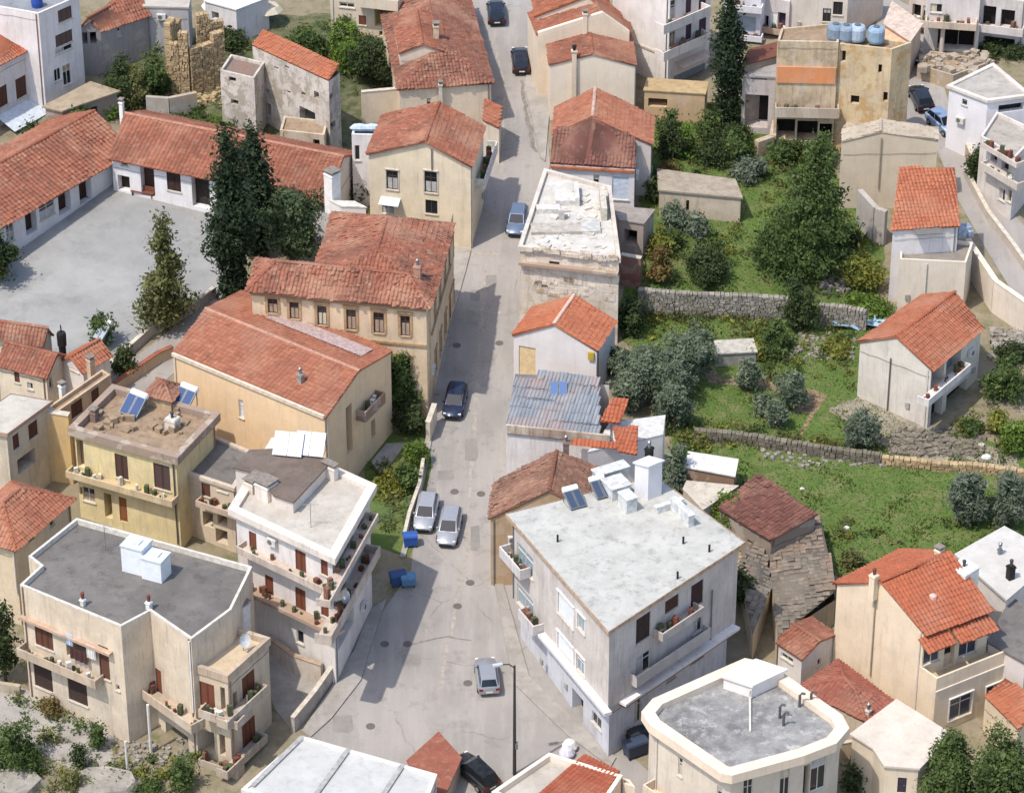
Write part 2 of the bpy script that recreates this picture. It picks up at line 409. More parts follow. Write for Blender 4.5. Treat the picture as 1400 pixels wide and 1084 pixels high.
            m = MB(); bx(m, u0+.02, u1-.02, z0, z1-.02, -.15, -.09); bx(m, u0+w*.18, u1-w*.18, z0+h*.1, z0+h*.45, -.1, -.07); bx(m, u0+w*.18, u1-w*.18, z0+h*.52, z0+h*.92, -.1, -.07)
            d = m.out('door', col or M_WOOD, par); m = MB(); bx(m, u1-.2, u1-.12, z0+h*.45, z0+h*.5, -.09, -.02); m.out('handle', M_STEEL, d)
        else:                                           # glazed
            m = MB(); m.quad(s.pt(i, u0, z0, -.13), s.pt(i, u1, z0, -.13), s.pt(i, u1, z1, -.13), s.pt(i, u0, z1, -.13)); p = m.out('window', col or glass(), par)
            m = MB(); t = .06; fm = k.get('frame', M_FRAME)
            bx(m, u0, u0+t, z0, z1, -.13, -.07); bx(m, u1-t, u1, z0, z1, -.13, -.07); bx(m, u0+t, u1-t, z0, z0+t, -.13, -.07); bx(m, u0+t, u1-t, z1-t, z1, -.13, -.07)
            if w > .7: bx(m, (u0+u1)/2-.03, (u0+u1)/2+.03, z0+t, z1-t, -.13, -.08)
            if h > 1.5: bx(m, u0+t, u1-t, z0+h*.68, z0+h*.68+.05, -.13, -.082)
            m.out('window_frame', fm, p)
            cu = k.get('curt', random.choice((0, .35, .6, .95)) if not col else 0)
            if cu:
                m = MB(); ns = 6; wq = (w-.16)*(1 if cu < .9 else .45)
                for q in range(ns): m.box(s.pt(i, u0+.08+wq*q/ns, z0+.08+(h-.16)*(1-cu)*(cu < .5), -.128), e*(wq/ns*.96), n*(.012+.014*(q % 2)), up*((h-.16)*cu if cu < .9 else h-.16))
                m.out('curtain', random.choice((M_CURT, M_CURT, plain('a8927c', .8), plain('c9bfa8', .8))), p)
        if k.get('sill', z0 > s.zg+.5 and kind != 'dr'):
            m = MB(); bx(m, u0-.08, u1+.08, z0-.09, z0-.002, -.02, .10); m.out('window_sill', k.get('sm', M_SILL), par)
        if k.get('trim'):
            m = MB(); t = k['trim']
            bx(m, u0-t, u0-.002, z0-.02, z1+t, .0, .05); bx(m, u1+.002, u1+t, z0-.02, z1+t, .0, .05); bx(m, u0, u1, z1+.002, z1+t, 0, .052); bx(m, u0-t*1.2, u1+t*1.2, z1+t, z1+t*1.7, 0, .12)
            m.out('window_surround', k.get('tm', M_TRIM), par)
    # -------- roofs
    def offs(s, o):                                     # footprint pushed out by o
        n = len(s.c); res = []
        for i in range(n):
            _, e0, n0, _ = s.edge(i-1 if i else n-1); _, e1, n1, _ = s.edge(i)
            k = n0+n1; k = k/max(.3, k.dot(n1)); res.append(s.c[i]+k*o)
        return res
    def flat(s, deck, ph=.5, over=0.0, band=.0, pm=None, t=.2, cop=None):
        """parapet ring whose top is the wall head, deck inside"""
        pm = pm or s.mat; z = s.z; O = s.offs(max(over, .004)); I = s.offs(-t); n = len(s.c); m = MB()
        Z = lambda q, zz: V((q.x, q.y, zz)); zl = z - max(band, ph+.1)
        for i in range(n):
            j = (i+1) % n
            m.quad(Z(O[i], z), Z(O[j], z), Z(I[j], z), Z(I[i], z)); m.quad(Z(I[j], z), Z(I[j], z-ph), Z(I[i], z-ph), Z(I[i], z))
            if over or band:
                m.quad(Z(O[i], zl), Z(O[j], zl), Z(O[j], z), Z(O[i], z))
                m.quad(Z(s.c[i], zl), Z(s.c[j], zl), Z(O[j], zl), Z(O[i], zl))
        if not (over or band):
            for i in range(n):
                j = (i+1) % n; m.quad(Z(O[i], z-.12), Z(O[j], z-.12), Z(O[j], z), Z(O[i], z))
        m.out('parapet', cop or pm, s.o)
        m = MB(); m.quad(*[Z(q, z-ph) for q in s.offs(-t-.002)]); m.out('roof_deck', deck, s.o)
        return s
    def slab(s, mat, th=.22, over=.25, edge=None):      # plain concrete roof slab
        O = s.offs(over); m = MB(); m.hexa([V((q.x, q.y, s.z-.01)) for q in O], [V((q.x, q.y, s.z+th)) for q in O]); m.out('roof_slab', mat, s.o); s.zt = s.z+th
        if edge:
            m = MB(); E = s.offs(over+.05); 
            for i in range(len(E)):
                j = (i+1) % len(E); m.quad(V((E[i].x, E[i].y, s.z-.02)), V((E[j].x, E[j].y, s.z-.02)), V((E[j].x, E[j].y, s.z+th+.05)), V((E[i].x, E[i].y, s.z+th+.05)))
                m.quad(V((E[i].x, E[i].y, s.z+th+.05)), V((E[j].x, E[j].y, s.z+th+.05)), V((O[j].x, O[j].y, s.z+th+.05)), V((O[i].x, O[i].y, s.z+th+.05)))
            m.out('roof_edge', edge, s.o)
        return s
    def gabled(s, mat, rh, axis=0, o=.35, og=.2, cap=None, k=.5, **kw):
        """axis 0: ridge parallel to wall 0 (A-B); axis 1: ridge parallel to wall 1 (B-C)"""
        A, B, C, D = s.top
        if axis == 1: A, B, C, D = B, C, D, A
        # eaves A-B and C-D; gables over B-C and D-A
        s.gable(1 if axis == 0 else 2, rh, k); s.gable(3 if axis == 0 else 0, rh, 1-k)
        ea = (B-A).normalized(); R0 = A+(D-A)*k+V((0, 0, rh)); R1 = B+(C-B)*k+V((0, 0, rh))
        def drop(p, q, r): d = (p-r); d = d/ V((d.x, d.y, 0)).length; return p+d*o
        lift = V((0, 0, .13))
        A_, B_ = drop(A, B, R0), drop(B, A, R1); C_, D_ = drop(C, D, R1), drop(D, C, R0); g = ea*og
        tile_plane(s.o, A_-g+lift, B_+g+lift, R1+g+lift, R0-g+lift, mat, **kw)
        tile_plane(s.o, C_+g+lift, D_-g+lift, R0-g+lift, R1+g+lift, mat, **kw)
        ridge_caps(s.o, R0-g+lift*1.2, R1+g+lift*1.2, cap or mat); s.R = (R0, R1)
        return s
    def hipped(s, mat, rh, axis=0, o=.4, ins=None, cap=None, ins2=None, **kw):
        P = s.offs(o); A, B, C, D = [V((q.x, q.y, s.z)) for q in P]
        if axis == 1: A, B, C, D = B, C, D, A
        half = (D-A).length/2; ins = half if ins is None else ins; ins2 = ins if ins2 is None else ins2; ea = (B-A).normalized(); H = V((0, 0, rh+.1))
        R0 = (A+D)/2+ea*ins+H; R1 = (B+C)/2-ea*ins2+H; lf = V((0, 0, .08))
        A, B, C, D = A+lf, B+lf, C+lf, D+lf
        tile_plane(s.o, A, B, R1, R0, mat, **kw); tile_plane(s.o, C, D, R0, R1, mat, **kw)
        tile_plane(s.o, B, C, R1, R1, mat, **kw); tile_plane(s.o, D, A, R0, R0, mat, **kw)
        ridge_caps(s.o, R0, R1, cap or mat)
        for p, q in ((A, R0), (D, R0), (B, R1), (C, R1)): ridge_caps(s.o, p, q, cap or mat, r=.13, name='hip_cap')
        s.R = (R0, R1); return s
    def mono(s, mat, rh, low=0, o=.3, og=.15, **kw):
        """single slope, low edge over wall `low`; side walls filled"""
        T = s.top; A, B, C, D = (T[(low+i) % 4] for i in range(4)); H = V((0, 0, rh)); m = MB()
        m.quad(B, C, C+H); m.quad(D, A, D+H); m.quad(C, D, D+H, C+H); m.out('wall', s.mat, s.o)
        e = (B-A).normalized()*og; f = (A-(D+H)); f = f/V((f.x, f.y, 0)).length; f2 = (B-(C+H)); f2 = f2/V((f2.x, f2.y, 0)).length; lf = V((0, 0, .13))
        tile_plane(s.o, A+f*o-e+lf, B+f2*o+e+lf, C+H-f2*.15+e+lf, D+H-f*.15-e+lf, mat, **kw); return s
    # -------- attachments
    def balcony(s, wall, x0, y0, x1, y1, d=1.2, ph=.95, kind='solid', r=None, mat=None, th=.18, ext=0.0, rm=None, ext0=0.0, lev=None):
        u0, za, L = s.uv(wall, x0, y0, r, d); u1, zb, _ = s.uv(wall, x1, y1, r, d); z = (za+zb)/2 if lev is None else s.zg+lev
        if u1 < u0: u0, u1 = u1, u0
        u0 -= ext0; u1 += ext; return s.balc_m(wall, u0, u1, z, d, ph, kind, mat, th, rm)
    def balc_m(s, wall, u0, u1, z, d=1.2, ph=.95, kind='solid', mat=None, th=.18, rm=None):
        P, e, n, L = s.edge(wall); up = V((0, 0, 1)); mat = mat or s.mat
        m = MB(); m.box(s.pt(wall, u0, z, .003), e*(u1-u0), n*(d-.003), up*th); b = m.out('balcony', mat, s.o)
        if kind == 'solid':
            m = MB(); t = .12; z1 = z+th+.001; hh = ph
            m.box(s.pt(wall, u0, z1, d-t), e*(u1-u0), n*t, up*hh)
            m.box(s.pt(wall, u0, z1, .003), e*t, n*(d-t-.004), up*hh); m.box(s.pt(wall, u1-t, z1, .003), e*t, n*(d-t-.004), up*hh)
            m.out('balcony_parapet', rm or mat, b)
        if u1-u0 > 2 and d > .8:
            for mt_, k_ in ((random.choice((M_BRICK_, M_RUST, M_FRAME)), 4), (LEAFB, 3)):
                m = MB()
                for j in range(int((u1-u0)*.35)+k_):
                    s_ = random.uniform(.14, .42); m.cbox(s.pt(wall, random.uniform(u0+.3, u1-.3), z+th, random.uniform(.25, d-.35)), s_, s_*.8, s_*random.uniform(.8, 2.6), random.random()*3)
                m.out('balcony_clutter', mt_, b, kind='stuff')
        if kind == 'rail':
            m = MB(); z1 = z+th; rad = .025
            q = [s.pt(wall, u0+.05, z1, .05), s.pt(wall, u0+.05, z1, d-.05), s.pt(wall, u1-.05, z1, d-.05), s.pt(wall, u1-.05, z1, .05)]
            for hz in (.1, ph): m.tube([p+up*hz for p in q], rad, 4)
            for a, b2 in zip(q, q[1:]):
                k = max(1, int((b2-a).length/.16))
                for j in range(k+1): p = a+(b2-a)*(j/k); m.tube([p+up*.02, p+up*ph], .013, 3, False)
            m.out('railing', rm or M_STEEL, b)
        return b
    def ledge(s, wall, z, d=.12, th=.14, mat=None, u0=0.0, u1=None):
        P, e, n, L = s.edge(wall); m = MB(); u1 = L if u1 is None else u1
        m.box(s.pt(wall, u0, z, .002), e*(u1-u0), n*d, V((0, 0, th))); m.out('ledge', mat or M_SILL, s.o); return s
    def pipe(s, wall, x, y0, y1, r=None, rad=.06, mat=None):
        u, za, _ = s.uv(wall, x, y0, r, .1); _, zb, _ = s.uv(wall, x, y1, r, .1); za = min(za, s.z+2)
        m = MB(); m.tube([s.pt(wall, u, max(zb, s.zb), .1), s.pt(wall, u, za, .1)], rad, 6); m.out('drainpipe', mat or M_FRAME, s.o); return s
    def awning(s, wall, x0, y0, x1, y1, d=1.0, drop=.5, mat=None, r=None, tiled=False):
        u0, z, _ = s.uv(wall, x0, y0, r); u1, z2, _ = s.uv(wall, x1, y1, r); z = (z+z2)/2
        a, b = s.pt(wall, u0, z, .01), s.pt(wall, u1, z, .01); c, e_ = s.pt(wall, u1, z-drop, d), s.pt(wall, u0, z-drop, d)
        if tiled: tile_plane(s.o, e_, c, b, a, mat or M_REDN, name='canopy'); return s
        m = MB(); t = V((0, 0, -.06)); m.hexa([a+t, e_+t, c+t, b+t], [a, e_, c, b]); m.out('awning', mat or M_WHT, s.o); return s
    def chimney(s, p, w=.5, h=1.2, mat=None, z=None, cap='slab', d=None, rz=None):
        zz = s.z if z is None else z; q = PZ(p if len(p) == 3 else (s.r,)+tuple(p), zz); _, e, _, _ = s.edge(0)
        rz = math.atan2(e.y, e.x) if rz is None else rz; d = d or w
        m = MB(); m.cbox((q.x, q.y, zz-1.4), w, d, h+1.4, rz); m.cbox((q.x, q.y, zz+h-.18), w+.1, d+.1, .1, rz); c = m.out('chimney', mat or s.mat, s.o)
        m = MB()
        if cap == 'slab':
            for k in (-1, 1): m.cbox((q.x+k*.3*w*math.cos(rz), q.y+k*.3*w*math.sin(rz), zz+h), .1, d*.8, .22, rz)
            m.cbox((q.x, q.y, zz+h+.22), w+.15, d+.15, .07, rz); m.out('chimney_cap', M_DULLP, c)
        else: m.lathe((q.x, q.y, zz+h), [(.12, 0), (.11, .32), (.15, .33), (.15, .39), (.08, .40), (.08, .48), (.17, .49), (.04, .60)], 8); m.out('chimney_pot', random.choice((M_STEEL, M_RUST, plain('4a4542', .8))), c)
        return s
M_BRICK_ = plain('8a5f4c', .9, var=.3); LEAFB = plain('4f5a38', .9, var=.4)
M_DULLP = plain('8c8278', .9, var=.25)
def wall_run(name, label, pts, h, t=.3, mat=None, cat='wall', base=-.5, cop=None, group=None, z=None, copm=.05):
    """free-standing wall along ground points"""
    P = [G(p) for p in pts]; o = thing(name, label, cat, (P[0].x, P[0].y, P[0].z), group)
    m = MB(); k = MB()
    for a, b in zip(P, P[1:]):
        d = V((b.x-a.x, b.y-a.y, 0)).normalized(); n = V((d.y, -d.x, 0))*(t/2); u = d*.0
        bot = [a-n-u, a+n-u, b+n+u, b-n+u]
        m.hexa([V((q.x, q.y, q.z+base)) for q in bot], [V((q.x, q.y, q.z+h)) for q in bot])
        if cop:
            n2 = n*1.25; bb = [a-n2-u, a+n2-u, b+n2+u, b-n2+u]; k.hexa([V((q.x, q.y, q.z+h+.002)) for q in bb], [V((q.x, q.y, q.z+h+copm+.03)) for q in bb])
    m.out('wall_body', mat, o)
    if cop: k.out('coping', cop, o)
    return o
def sheet(name, pts, mat, dz=.02, par=None, kind='structure', jag=0.0, sub=1.2, label=None):
    """ground sheet following the hill"""
    P = [G(p) for p in pts]; Q = []
    for a, b in zip(P, P[1:]+P[:1]):
        n = max(1, int((b-a).length/sub)) if jag else 1
        for i in range(n):
            q = a+(b-a)*(i/n)
            if jag and i: q = q+V((rng.normal(0, jag), rng.normal(0, jag), 0))
            Q.append((q.x, q.y, gz(q.x, q.y)+dz))
    o = mesh_np(name, Q, [tuple(range(len(Q)))], mat, par)
    if o.data.polygons[0].normal.z < 0: o.data.flip_normals()
    if par is None: tag(o, label, None, None, kind)
    return o
# ------------------------------------------------------------------ plants
LEAF = {
 'dark': leafmat('313c24', '4c5832', '3c4929'), 'cyp': leafmat('263222', '3a482e', '2e3b29'), 'pine': leafmat('46553a', '626e48', '3a4933'),
 'loose': leafmat('565834', '787848', '474d2c'), 'green': leafmat('44562c', '606f3c', '3a4a28'), 'bright': leafmat('526a2a', '748839', '465c28'),
 'olive': leafmat('5d6852', '808a70', '4e5a47'), 'gray': leafmat('59634f', '7c8570', '4a5548'), 'rust': leafmat('6e5434', '827242', '56522f'), 'yel': leafmat('686c30', '8c8a3c', '566030')}
M_BARK = plain('4a3c30', .95, var=.3)
def leaves(lobes, n, size, shell=.45, stretch=1.0, droop=0.0):
    """many small leaf-shaped faces spread through a set of ellipsoid lobes (local coordinates)"""
    L = np.array(lobes, dtype=float); vol = (L[:, 3]*L[:, 4]*L[:, 5])**(2/3); k = rng.choice(len(L), n, p=vol/vol.sum())
    d = rng.normal(size=(n, 3)); d /= np.linalg.norm(d, axis=1)[:, None]
    rr = rng.random(n)**shell
    # clumps: pull points toward a set of random twig centres so gaps open
    nc = max(8, n//36); ck = rng.choice(len(L), nc, p=vol/vol.sum()); cdv = rng.normal(size=(nc, 3)); cdv /= np.linalg.norm(cdv, axis=1)[:, None]
    cc = L[ck, :3] + cdv*L[ck, 3:6]*(rng.random(nc)**shell*(.80+.38*rng.random(nc)))[:, None]
    ca = rng.integers(0, nc, n); spread = size*2.3
    p1 = cc[ca] + rng.normal(size=(n, 3))*spread*np.array([1, 1, .8])
    p0 = L[k, :3] + d*L[k, 3:6]*rr[:, None]
    use = rng.random(n) < .75; p = np.where(use[:, None], p1, p0)
    out = p - L[:, :3].mean(0); out /= np.linalg.norm(out, axis=1)[:, None]+1e-6
    nn = out*.7 + rng.normal(size=(n, 3))*.8 + np.array([0, 0, .35]); nn /= np.linalg.norm(nn, axis=1)[:, None]
    t = np.cross(nn, rng.normal(size=(n, 3))); t /= np.linalg.norm(t, axis=1)[:, None]; b = np.cross(nn, t)
    s = size*np.exp(rng.normal(-.05, .38, n)); a = (t*s[:, None])*stretch; c = b*(s*.5)[:, None]
    dz = np.array([0, 0, -droop])
    v = np.stack([p-a+dz*0, p+c, p+a+dz*size, p-c], 1).reshape(-1, 3)
    f = np.arange(n*4).reshape(n, 4); ti = np.clip(.5+.28*rng.normal(size=nc)[ca]+.12*rng.normal(size=n), 0, 1)
    return v, f, ti
def trunk(h, r, limbs, par, name='trunk'):
    m = MB(); b = [V((0, 0, -.4)), V((.06*h*.2, 0, h*.35)), V((-.03*h*.2, .03*h, h*.7)), V((0, 0, h))]; m.tube(b, [r*1.25, r, r*.75, r*.4], 7)
    for q in limbs:
        s = V((0, 0, h*(.45+.35*random.random()))); e = V(q); mid = (s+e)/2+V((0, 0, .1*h)); m.tube([s, mid, e], [r*.5, r*.35, r*.12], 5)
    return m.out(name, M_BARK, par, world=False)
def tree(name, label, p, top, wpx, kind, form='round', n=2600, leaf=.26, group=None, cat='tree', r=None, dep=1.0, th=.3, h=None):
    """p: photo point of the foot; top: photo row of the tip (same zoom); wpx: crown width in photo pixels"""
    f = lambda q: q if len(q) == 3 else (r,)+tuple(q)
    g = G(f(p)); q = f(p); H = (PXY((q[0], q[1], top), g.x, g.y)-g.z) if h is None else h; Wd = wpx/ZK/scale_at(g)/2
    o = thing(name, label, cat, (g.x, g.y, g.z), group); mt = LEAF[kind]; lob = []
    if form == 'cypress':
        for i in range(14):
            t = i/13; z = H*(.06+.90*t); rr = Wd*(math.sin(math.pi*min(1, (t*.86+.12)))**.7)*(.7+.5*random.random())*(1-.25*t)
            lob.append((random.uniform(-.15, .15)*Wd, random.uniform(-.15, .15)*Wd, z, max(.25, rr), max(.25, rr), H*.085))
    elif form == 'cone':
        for i in range(16):
            t = i/15; z = H*(.12+.85*t); rr = Wd*(1-t*.88); a = random.random()*6.28; k = .35*rr
            lob.append((k*math.cos(a), k*math.sin(a), z, rr*.8, rr*.8, H*.075))
    elif form == 'spread':
        for i in range(15):
            a = i*2.4+random.uniform(-.5, .5); k = Wd*random.uniform(.45, .78)*math.sqrt((i+.5)/15); z = H*random.uniform(.28, .80); q = Wd*random.uniform(.22, .46)
            lob.append((k*math.cos(a), k*math.sin(a)*dep, z, q, q*dep, min(H*.26, q*1.1)))
        for i in range(3): q = random.uniform(.25, .4)*Wd; lob.append((random.uniform(-.3, .3)*Wd, random.uniform(-.3, .3)*Wd, H*random.uniform(.75, .95), q, q*dep, min(H*.18, q)))
        lob.append((0, 0, H*.5, Wd*.6, Wd*.6*dep, H*.3))
    else:                                               # uneven bush
        for i in range(11):
            a = i*2.4+random.uniform(-.6, .6); k = Wd*random.uniform(.4, .8)*math.sqrt((i+.5)/11); z = H*random.uniform(.2, .62); q = Wd*random.uniform(.24, .48)
            lob.append((k*math.cos(a), k*math.sin(a)*dep, z, q, q*dep, min(H*.36, q*1.1)))
        for i in range(4): q = random.uniform(.16, .32)*Wd; lob.append((random.uniform(-.4, .4)*Wd, random.uniform(-.4, .4)*Wd, H*random.uniform(.7, .98), q, q*dep, min(H*.2, q*1.2)))
        lob.append((0, 0, H*.4, Wd*.55, Wd*.55*dep, H*.34))
    lim = [(l[0]*.9, l[1]*.9, l[2]) for l in lob[::2]] if form in ('spread', 'round') else []
    trunk(H*(.55 if form in ('spread', 'round') else .9), max(.05, th*min(1, H/8)), lim, o)
    n = int(n*1.9); leaf *= .72
    v, fc, ti = leaves(lob, n, leaf, .5 if form != 'cypress' else .4, 1.0 if kind not in ('olive', 'gray') else 1.5)
    v[:, 2] = np.maximum(v[:, 2], .02); mesh_np('crown', v, fc, mt, o, world=False, tint=ti)
    return o
def bush(name, label, r, x0, y0, x1, y1, kind, n=900, leaf=.2, dep=1.0, group=None, cat='bush', hk=1.0):
    """bush filling the zoom rectangle x0..x1, y0..y1"""
    xc = (x0+x1)/2; w = x1-x0; g0 = G((r, xc, y1)); s = scale_at(g0)*ZK; R = w/2/s*dep
    g = G((r, xc, y1)); yb = y1 - R*.55*s*.6                   # foot stands behind the front edge
    g = G((r, xc, yb)); H = max(.4, (PXY((r, xc, y0), g.x, g.y+R*.3)-gz(g.x, g.y+R*.3))*hk)
    return tree(name, label, (r, xc, yb), 0, w*1.08, kind, 'round', n, leaf, group, cat, dep=dep, th=.12, h=H)
# ------------------------------------------------------------------ cars
def paint(c):
    key = ('car', c)
    if key in CACHE: return CACHE[key]
    s = NT('car_paint_'+c); s.b.inputs['Coat Weight'].default_value = .6; s.b.inputs['Metallic'].default_value = .35; s.b.inputs['Coat Roughness'].default_value = .08
    co = s.coord(); col = s.mix(s.math('MULTIPLY', s.noise(co, 3, 4), .15), lin(c), lin('6d665c')); CACHE[key] = s.fin(col, .35); return s.m
def soften(o, ang=38):
    import bmesh
    bm = bmesh.new(); bm.from_mesh(o.data); bmesh.ops.remove_doubles(bm, verts=bm.verts, dist=.002); bmesh.ops.recalc_face_normals(bm, faces=bm.faces); bm.to_mesh(o.data); bm.free()
    o.data.polygons.foreach_set('use_smooth', np.ones(len(o.data.polygons), dtype=bool)); o.data.set_sharp_from_angle(angle=math.radians(ang))
def car(label, p, heading, col, L=4.1, Wd=1.72, Hh=1.46, boot=False, group='cars parked along the streets', dz=.03, lift=0):
    """heading: photo-plan angle of the nose, degrees counter-clockwise from +X"""
    g = G(p, lift); a = math.radians(heading); o = thing('parked_car', label, 'car', (g.x, g.y, g.z+dz), group, 0)
    o.rotation_mode = 'QUATERNION'
    nx = V((math.cos(a), math.sin(a), SL*math.sin(a) if not lift else 0)).normalized(); ny = V((-math.sin(a), math.cos(a), SL*math.cos(a) if not lift else 0)).normalized(); nz = nx.cross(ny)
    from mathutils import Matrix
    o.rotation_quaternion = Matrix((nx, ny, nz)).transposed().to_quaternion()
    h = L/2; w = Wd/2; P = paint(col)
    # lower body: stations along the length (x, half width, sill z, waist z)
    if boot: st = [(-h, .80*w, .42, .72), (-h+.12, .93*w, .30, .93), (-h+.75, w, .22, .97), (-.35, w, .20, .93), (.55, w, .20, .92), (h-1.0, .99*w, .22, .86), (h-.25, .9*w, .26, .74), (h, .72*w, .36, .60)]
    else: st = [(-h, .82*w, .40, .80), (-h+.10, .94*w, .30, .96), (-h+.6, w, .22, .98), (-.3, w, .20, .94), (.55, w, .20, .93), (h-1.0, .99*w, .22, .88), (h-.25, .9*w, .26, .74), (h, .72*w, .36, .58)]
    m = MB(); ring = []
    for x, ww, zl, zh in st:
        zm = (zl+zh)/2; ring.append([(x, -ww*.93, zl), (x, -ww, zm), (x, -ww*.97, zh-.08), (x, -ww*.86, zh), (x, 0, zh+.03), (x, ww*.86, zh), (x, ww*.97, zh-.08), (x, ww, zm), (x, ww*.93, zl)])
    for a_, b_ in zip(ring, ring[1:]):
        for j in range(8): m.quad(a_[j+1], a_[j], b_[j], b_[j+1])
        m.quad(a_[0], a_[8], b_[8], b_[0])
    m.quad(*ring[0]); m.quad(*reversed(ring[-1])); bo = m.out('body', P, o, world=False); soften(bo)
    # glasshouse
    if boot: x0, x1, x2, x3 = -h+.62, -h+1.25, .25, h-1.12
    else: x0, x1, x2, x3 = -h+.14, -h+.5, .25, h-1.05
    zr = Hh; zw = .94; wt = w*.70; wb = w*.86
    lo = [(x0, -wb*.93, zw), (x3, -wb*.95, zw-.04), (x3, wb*.95, zw-.04), (x0, wb*.93, zw)]; hi = [(x1, -wt*.95, zr-.03), (x2, -wt, zr), (x2, wt, zr), (x1, wt*.95, zr-.03)]
    m = MB(); mid = lambda p, q, t=.08: tuple(p[i]+(q[i]-p[i])*t for i in range(3))
    G_ = glass('171c22')
    def pane(nm, q, ins=.07):
        c = tuple(sum(z[i] for z in q)/4 for i in range(3)); k = MB(); k.quad(*[mid(z, c, ins) for z in q]); k.out(nm, G_, o, world=False)
    for a_, b_ in ((0, 1), (1, 2), (2, 3), (3, 0)): m.quad(lo[a_], lo[b_], hi[b_], hi[a_])
    m.quad(*hi); ccx = [(hi[0][0]+hi[1][0])/2, 0, zr+.05]
    m2 = MB(); 
    for q in range(4): m2.quad(hi[q], hi[(q+1) % 4], ccx)
    soften(m.out('pillars', P, o, world=False)); soften(m2.out('roof', P, o, world=False))
    e = .012
    pane('windscreen', [(p_[0]+e, p_[1], p_[2]+e) for p_ in (lo[1], lo[2], hi[2], hi[1])], .09); pane('rear_window', [(p_[0]-e, p_[1], p_[2]+e) for p_ in (lo[3], lo[0], hi[0], hi[3])], .13)
    for sg in (0, 1):
        q = (lo[0], lo[1], hi[1], hi[0]) if sg == 0 else (lo[3], lo[2], hi[2], hi[3]); s_ = -1 if sg == 0 else 1
        xm = .48; f = lambda p_: (p_[0], p_[1]+s_*e, p_[2]+e*.5)
        A = [f(mid(q[0], q[1], 0)), f(mid(q[0], q[1], xm)), f(mid(q[3], q[2], xm)), f(q[3])]; B = [f(mid(q[0], q[1], xm)), f(q[1]), f(q[2]), f(mid(q[3], q[2], xm))]
        for t in (A, B): pane('side_window', t, .12)
        m = MB(); m.box((x3-.35, s_*(wb+.02), .92), (.12, 0, 0), (0, s_*.18, 0), (0, 0, .13)); m.out('mirror', P, o, world=False)
        m = MB(); m.box((h-.28, s_*w*.58, .60), (.17, 0, 0), (0, s_*w*.26, 0), (0, 0, .12)); m.out('headlight', plain('d8dde0', .15, var=.02), o, world=False)
        m = MB(); m.box((-h-.01, s_*w*.55, .70), (.14, 0, 0), (0, s_*w*.34, 0), (0, 0, .17)); m.out('taillight', plain('7a1b18', .25, var=.02), o, world=False)
        for xw in (-h+.78, h-.82):
            m = MB(); pts = [(xw, s_*(w-.20), .31), (xw, s_*(w+.005), .31)]; m.tube(pts, .31, 14); t = m.out('wheel', plain('161616', .85), o, world=False)
            m = MB(); m.tube([(xw, s_*(w-.02), .31), (xw, s_*(w+.015), .31)], .19, 10); m.out('rim', plain('9a9da0', .4, .5), t, world=False)
    m = MB(); m.box((-h-.015, -.26, .50), (.02, 0, 0), (0, .52, 0), (0, 0, .12)); m.out('number_plate', M_WHT, o, world=False)
    m = MB(); m.box((h-.03, -w*.62, .30), (.06, 0, 0), (0, w*1.24, 0), (0, 0, .16)); m.out('bumper', M_BLACK, o, world=False)
    return o
# ------------------------------------------------------------------ roof-top gear
def solar_heater(label, q, rz, z, w=2.0, col='24324f', hgt=1.0, name='solar_water_heater', tank=True):
    """q: plan position; panel leans back towards the tank; rz: direction the panel looks"""
    o = thing(name, label, 'solar heater', (q.x, q.y, z)); c, s_ = math.cos(rz), math.sin(rz); f = V((c, s_, 0)); e = V((-s_, c, 0)); up = V((0, 0, 1))
    a = f*.9; b = -f*.5+up*hgt; m = MB()
    for sgn in (-.5, .5): m.tube([e*w*sgn*.9+a, e*w*sgn*.9+b], .04, 4); m.tube([e*w*sgn*.9-f*.5, e*w*sgn*.9+b], .04, 4); m.tube([e*w*sgn*.9+a, e*w*sgn*.9-f*.5], .03, 4)
    m.out('stand', M_STEEL, o, world=False)
    n = (b-a).cross(e).normalized(); n = n if n.z > 0 else -n
    for k in (0, 1):
        e0 = e*(-w/2 + k*w/2+.02); m = MB(); m.box(a+e0+up*.12, e*(w/2-.04), (b-a)*.95, n*.09); pn = m.out('collector_frame', M_STEEL, o, world=False)
        m = MB(); i0 = a+e0+up*.12+e*.06+(b-a)*.03+n*.092; m.quad(i0, i0+e*(w/2-.16), i0+e*(w/2-.16)+(b-a)*.89, i0+(b-a)*.89); m.out('collector_glass', glass(col), pn, world=False)
    if tank:
        m = MB(); m.tube([b-f*.15-e*w*.46+up*.12, b-f*.15-e*w*.42+up*.12, b-f*.15+e*w*.42+up*.12, b-f*.15+e*w*.46+up*.12], [.12, .27, .27, .12], 12); m.out('tank', M_WHT, o, world=False)
    return o
def antenna(label, q, z, h=2.2):
    o = thing('television_antenna', label, 'antenna', (q.x, q.y, z)); m = MB(); m.tube([(0, 0, 0), (0, 0, h)], .025, 5); m.out('mast', M_STEEL, o, world=False)
    m = MB(); m.tube([(-.6, 0, h-.15), (.6, 0, h-.15)], .018, 4)
    for k in range(6): x = -.55+k*.22; m.tube([(x, -.35+.03*k, h-.15), (x, .35-.03*k, h-.15)], .012, 3)
    m.out('boom', M_STEEL, o, world=False); return o
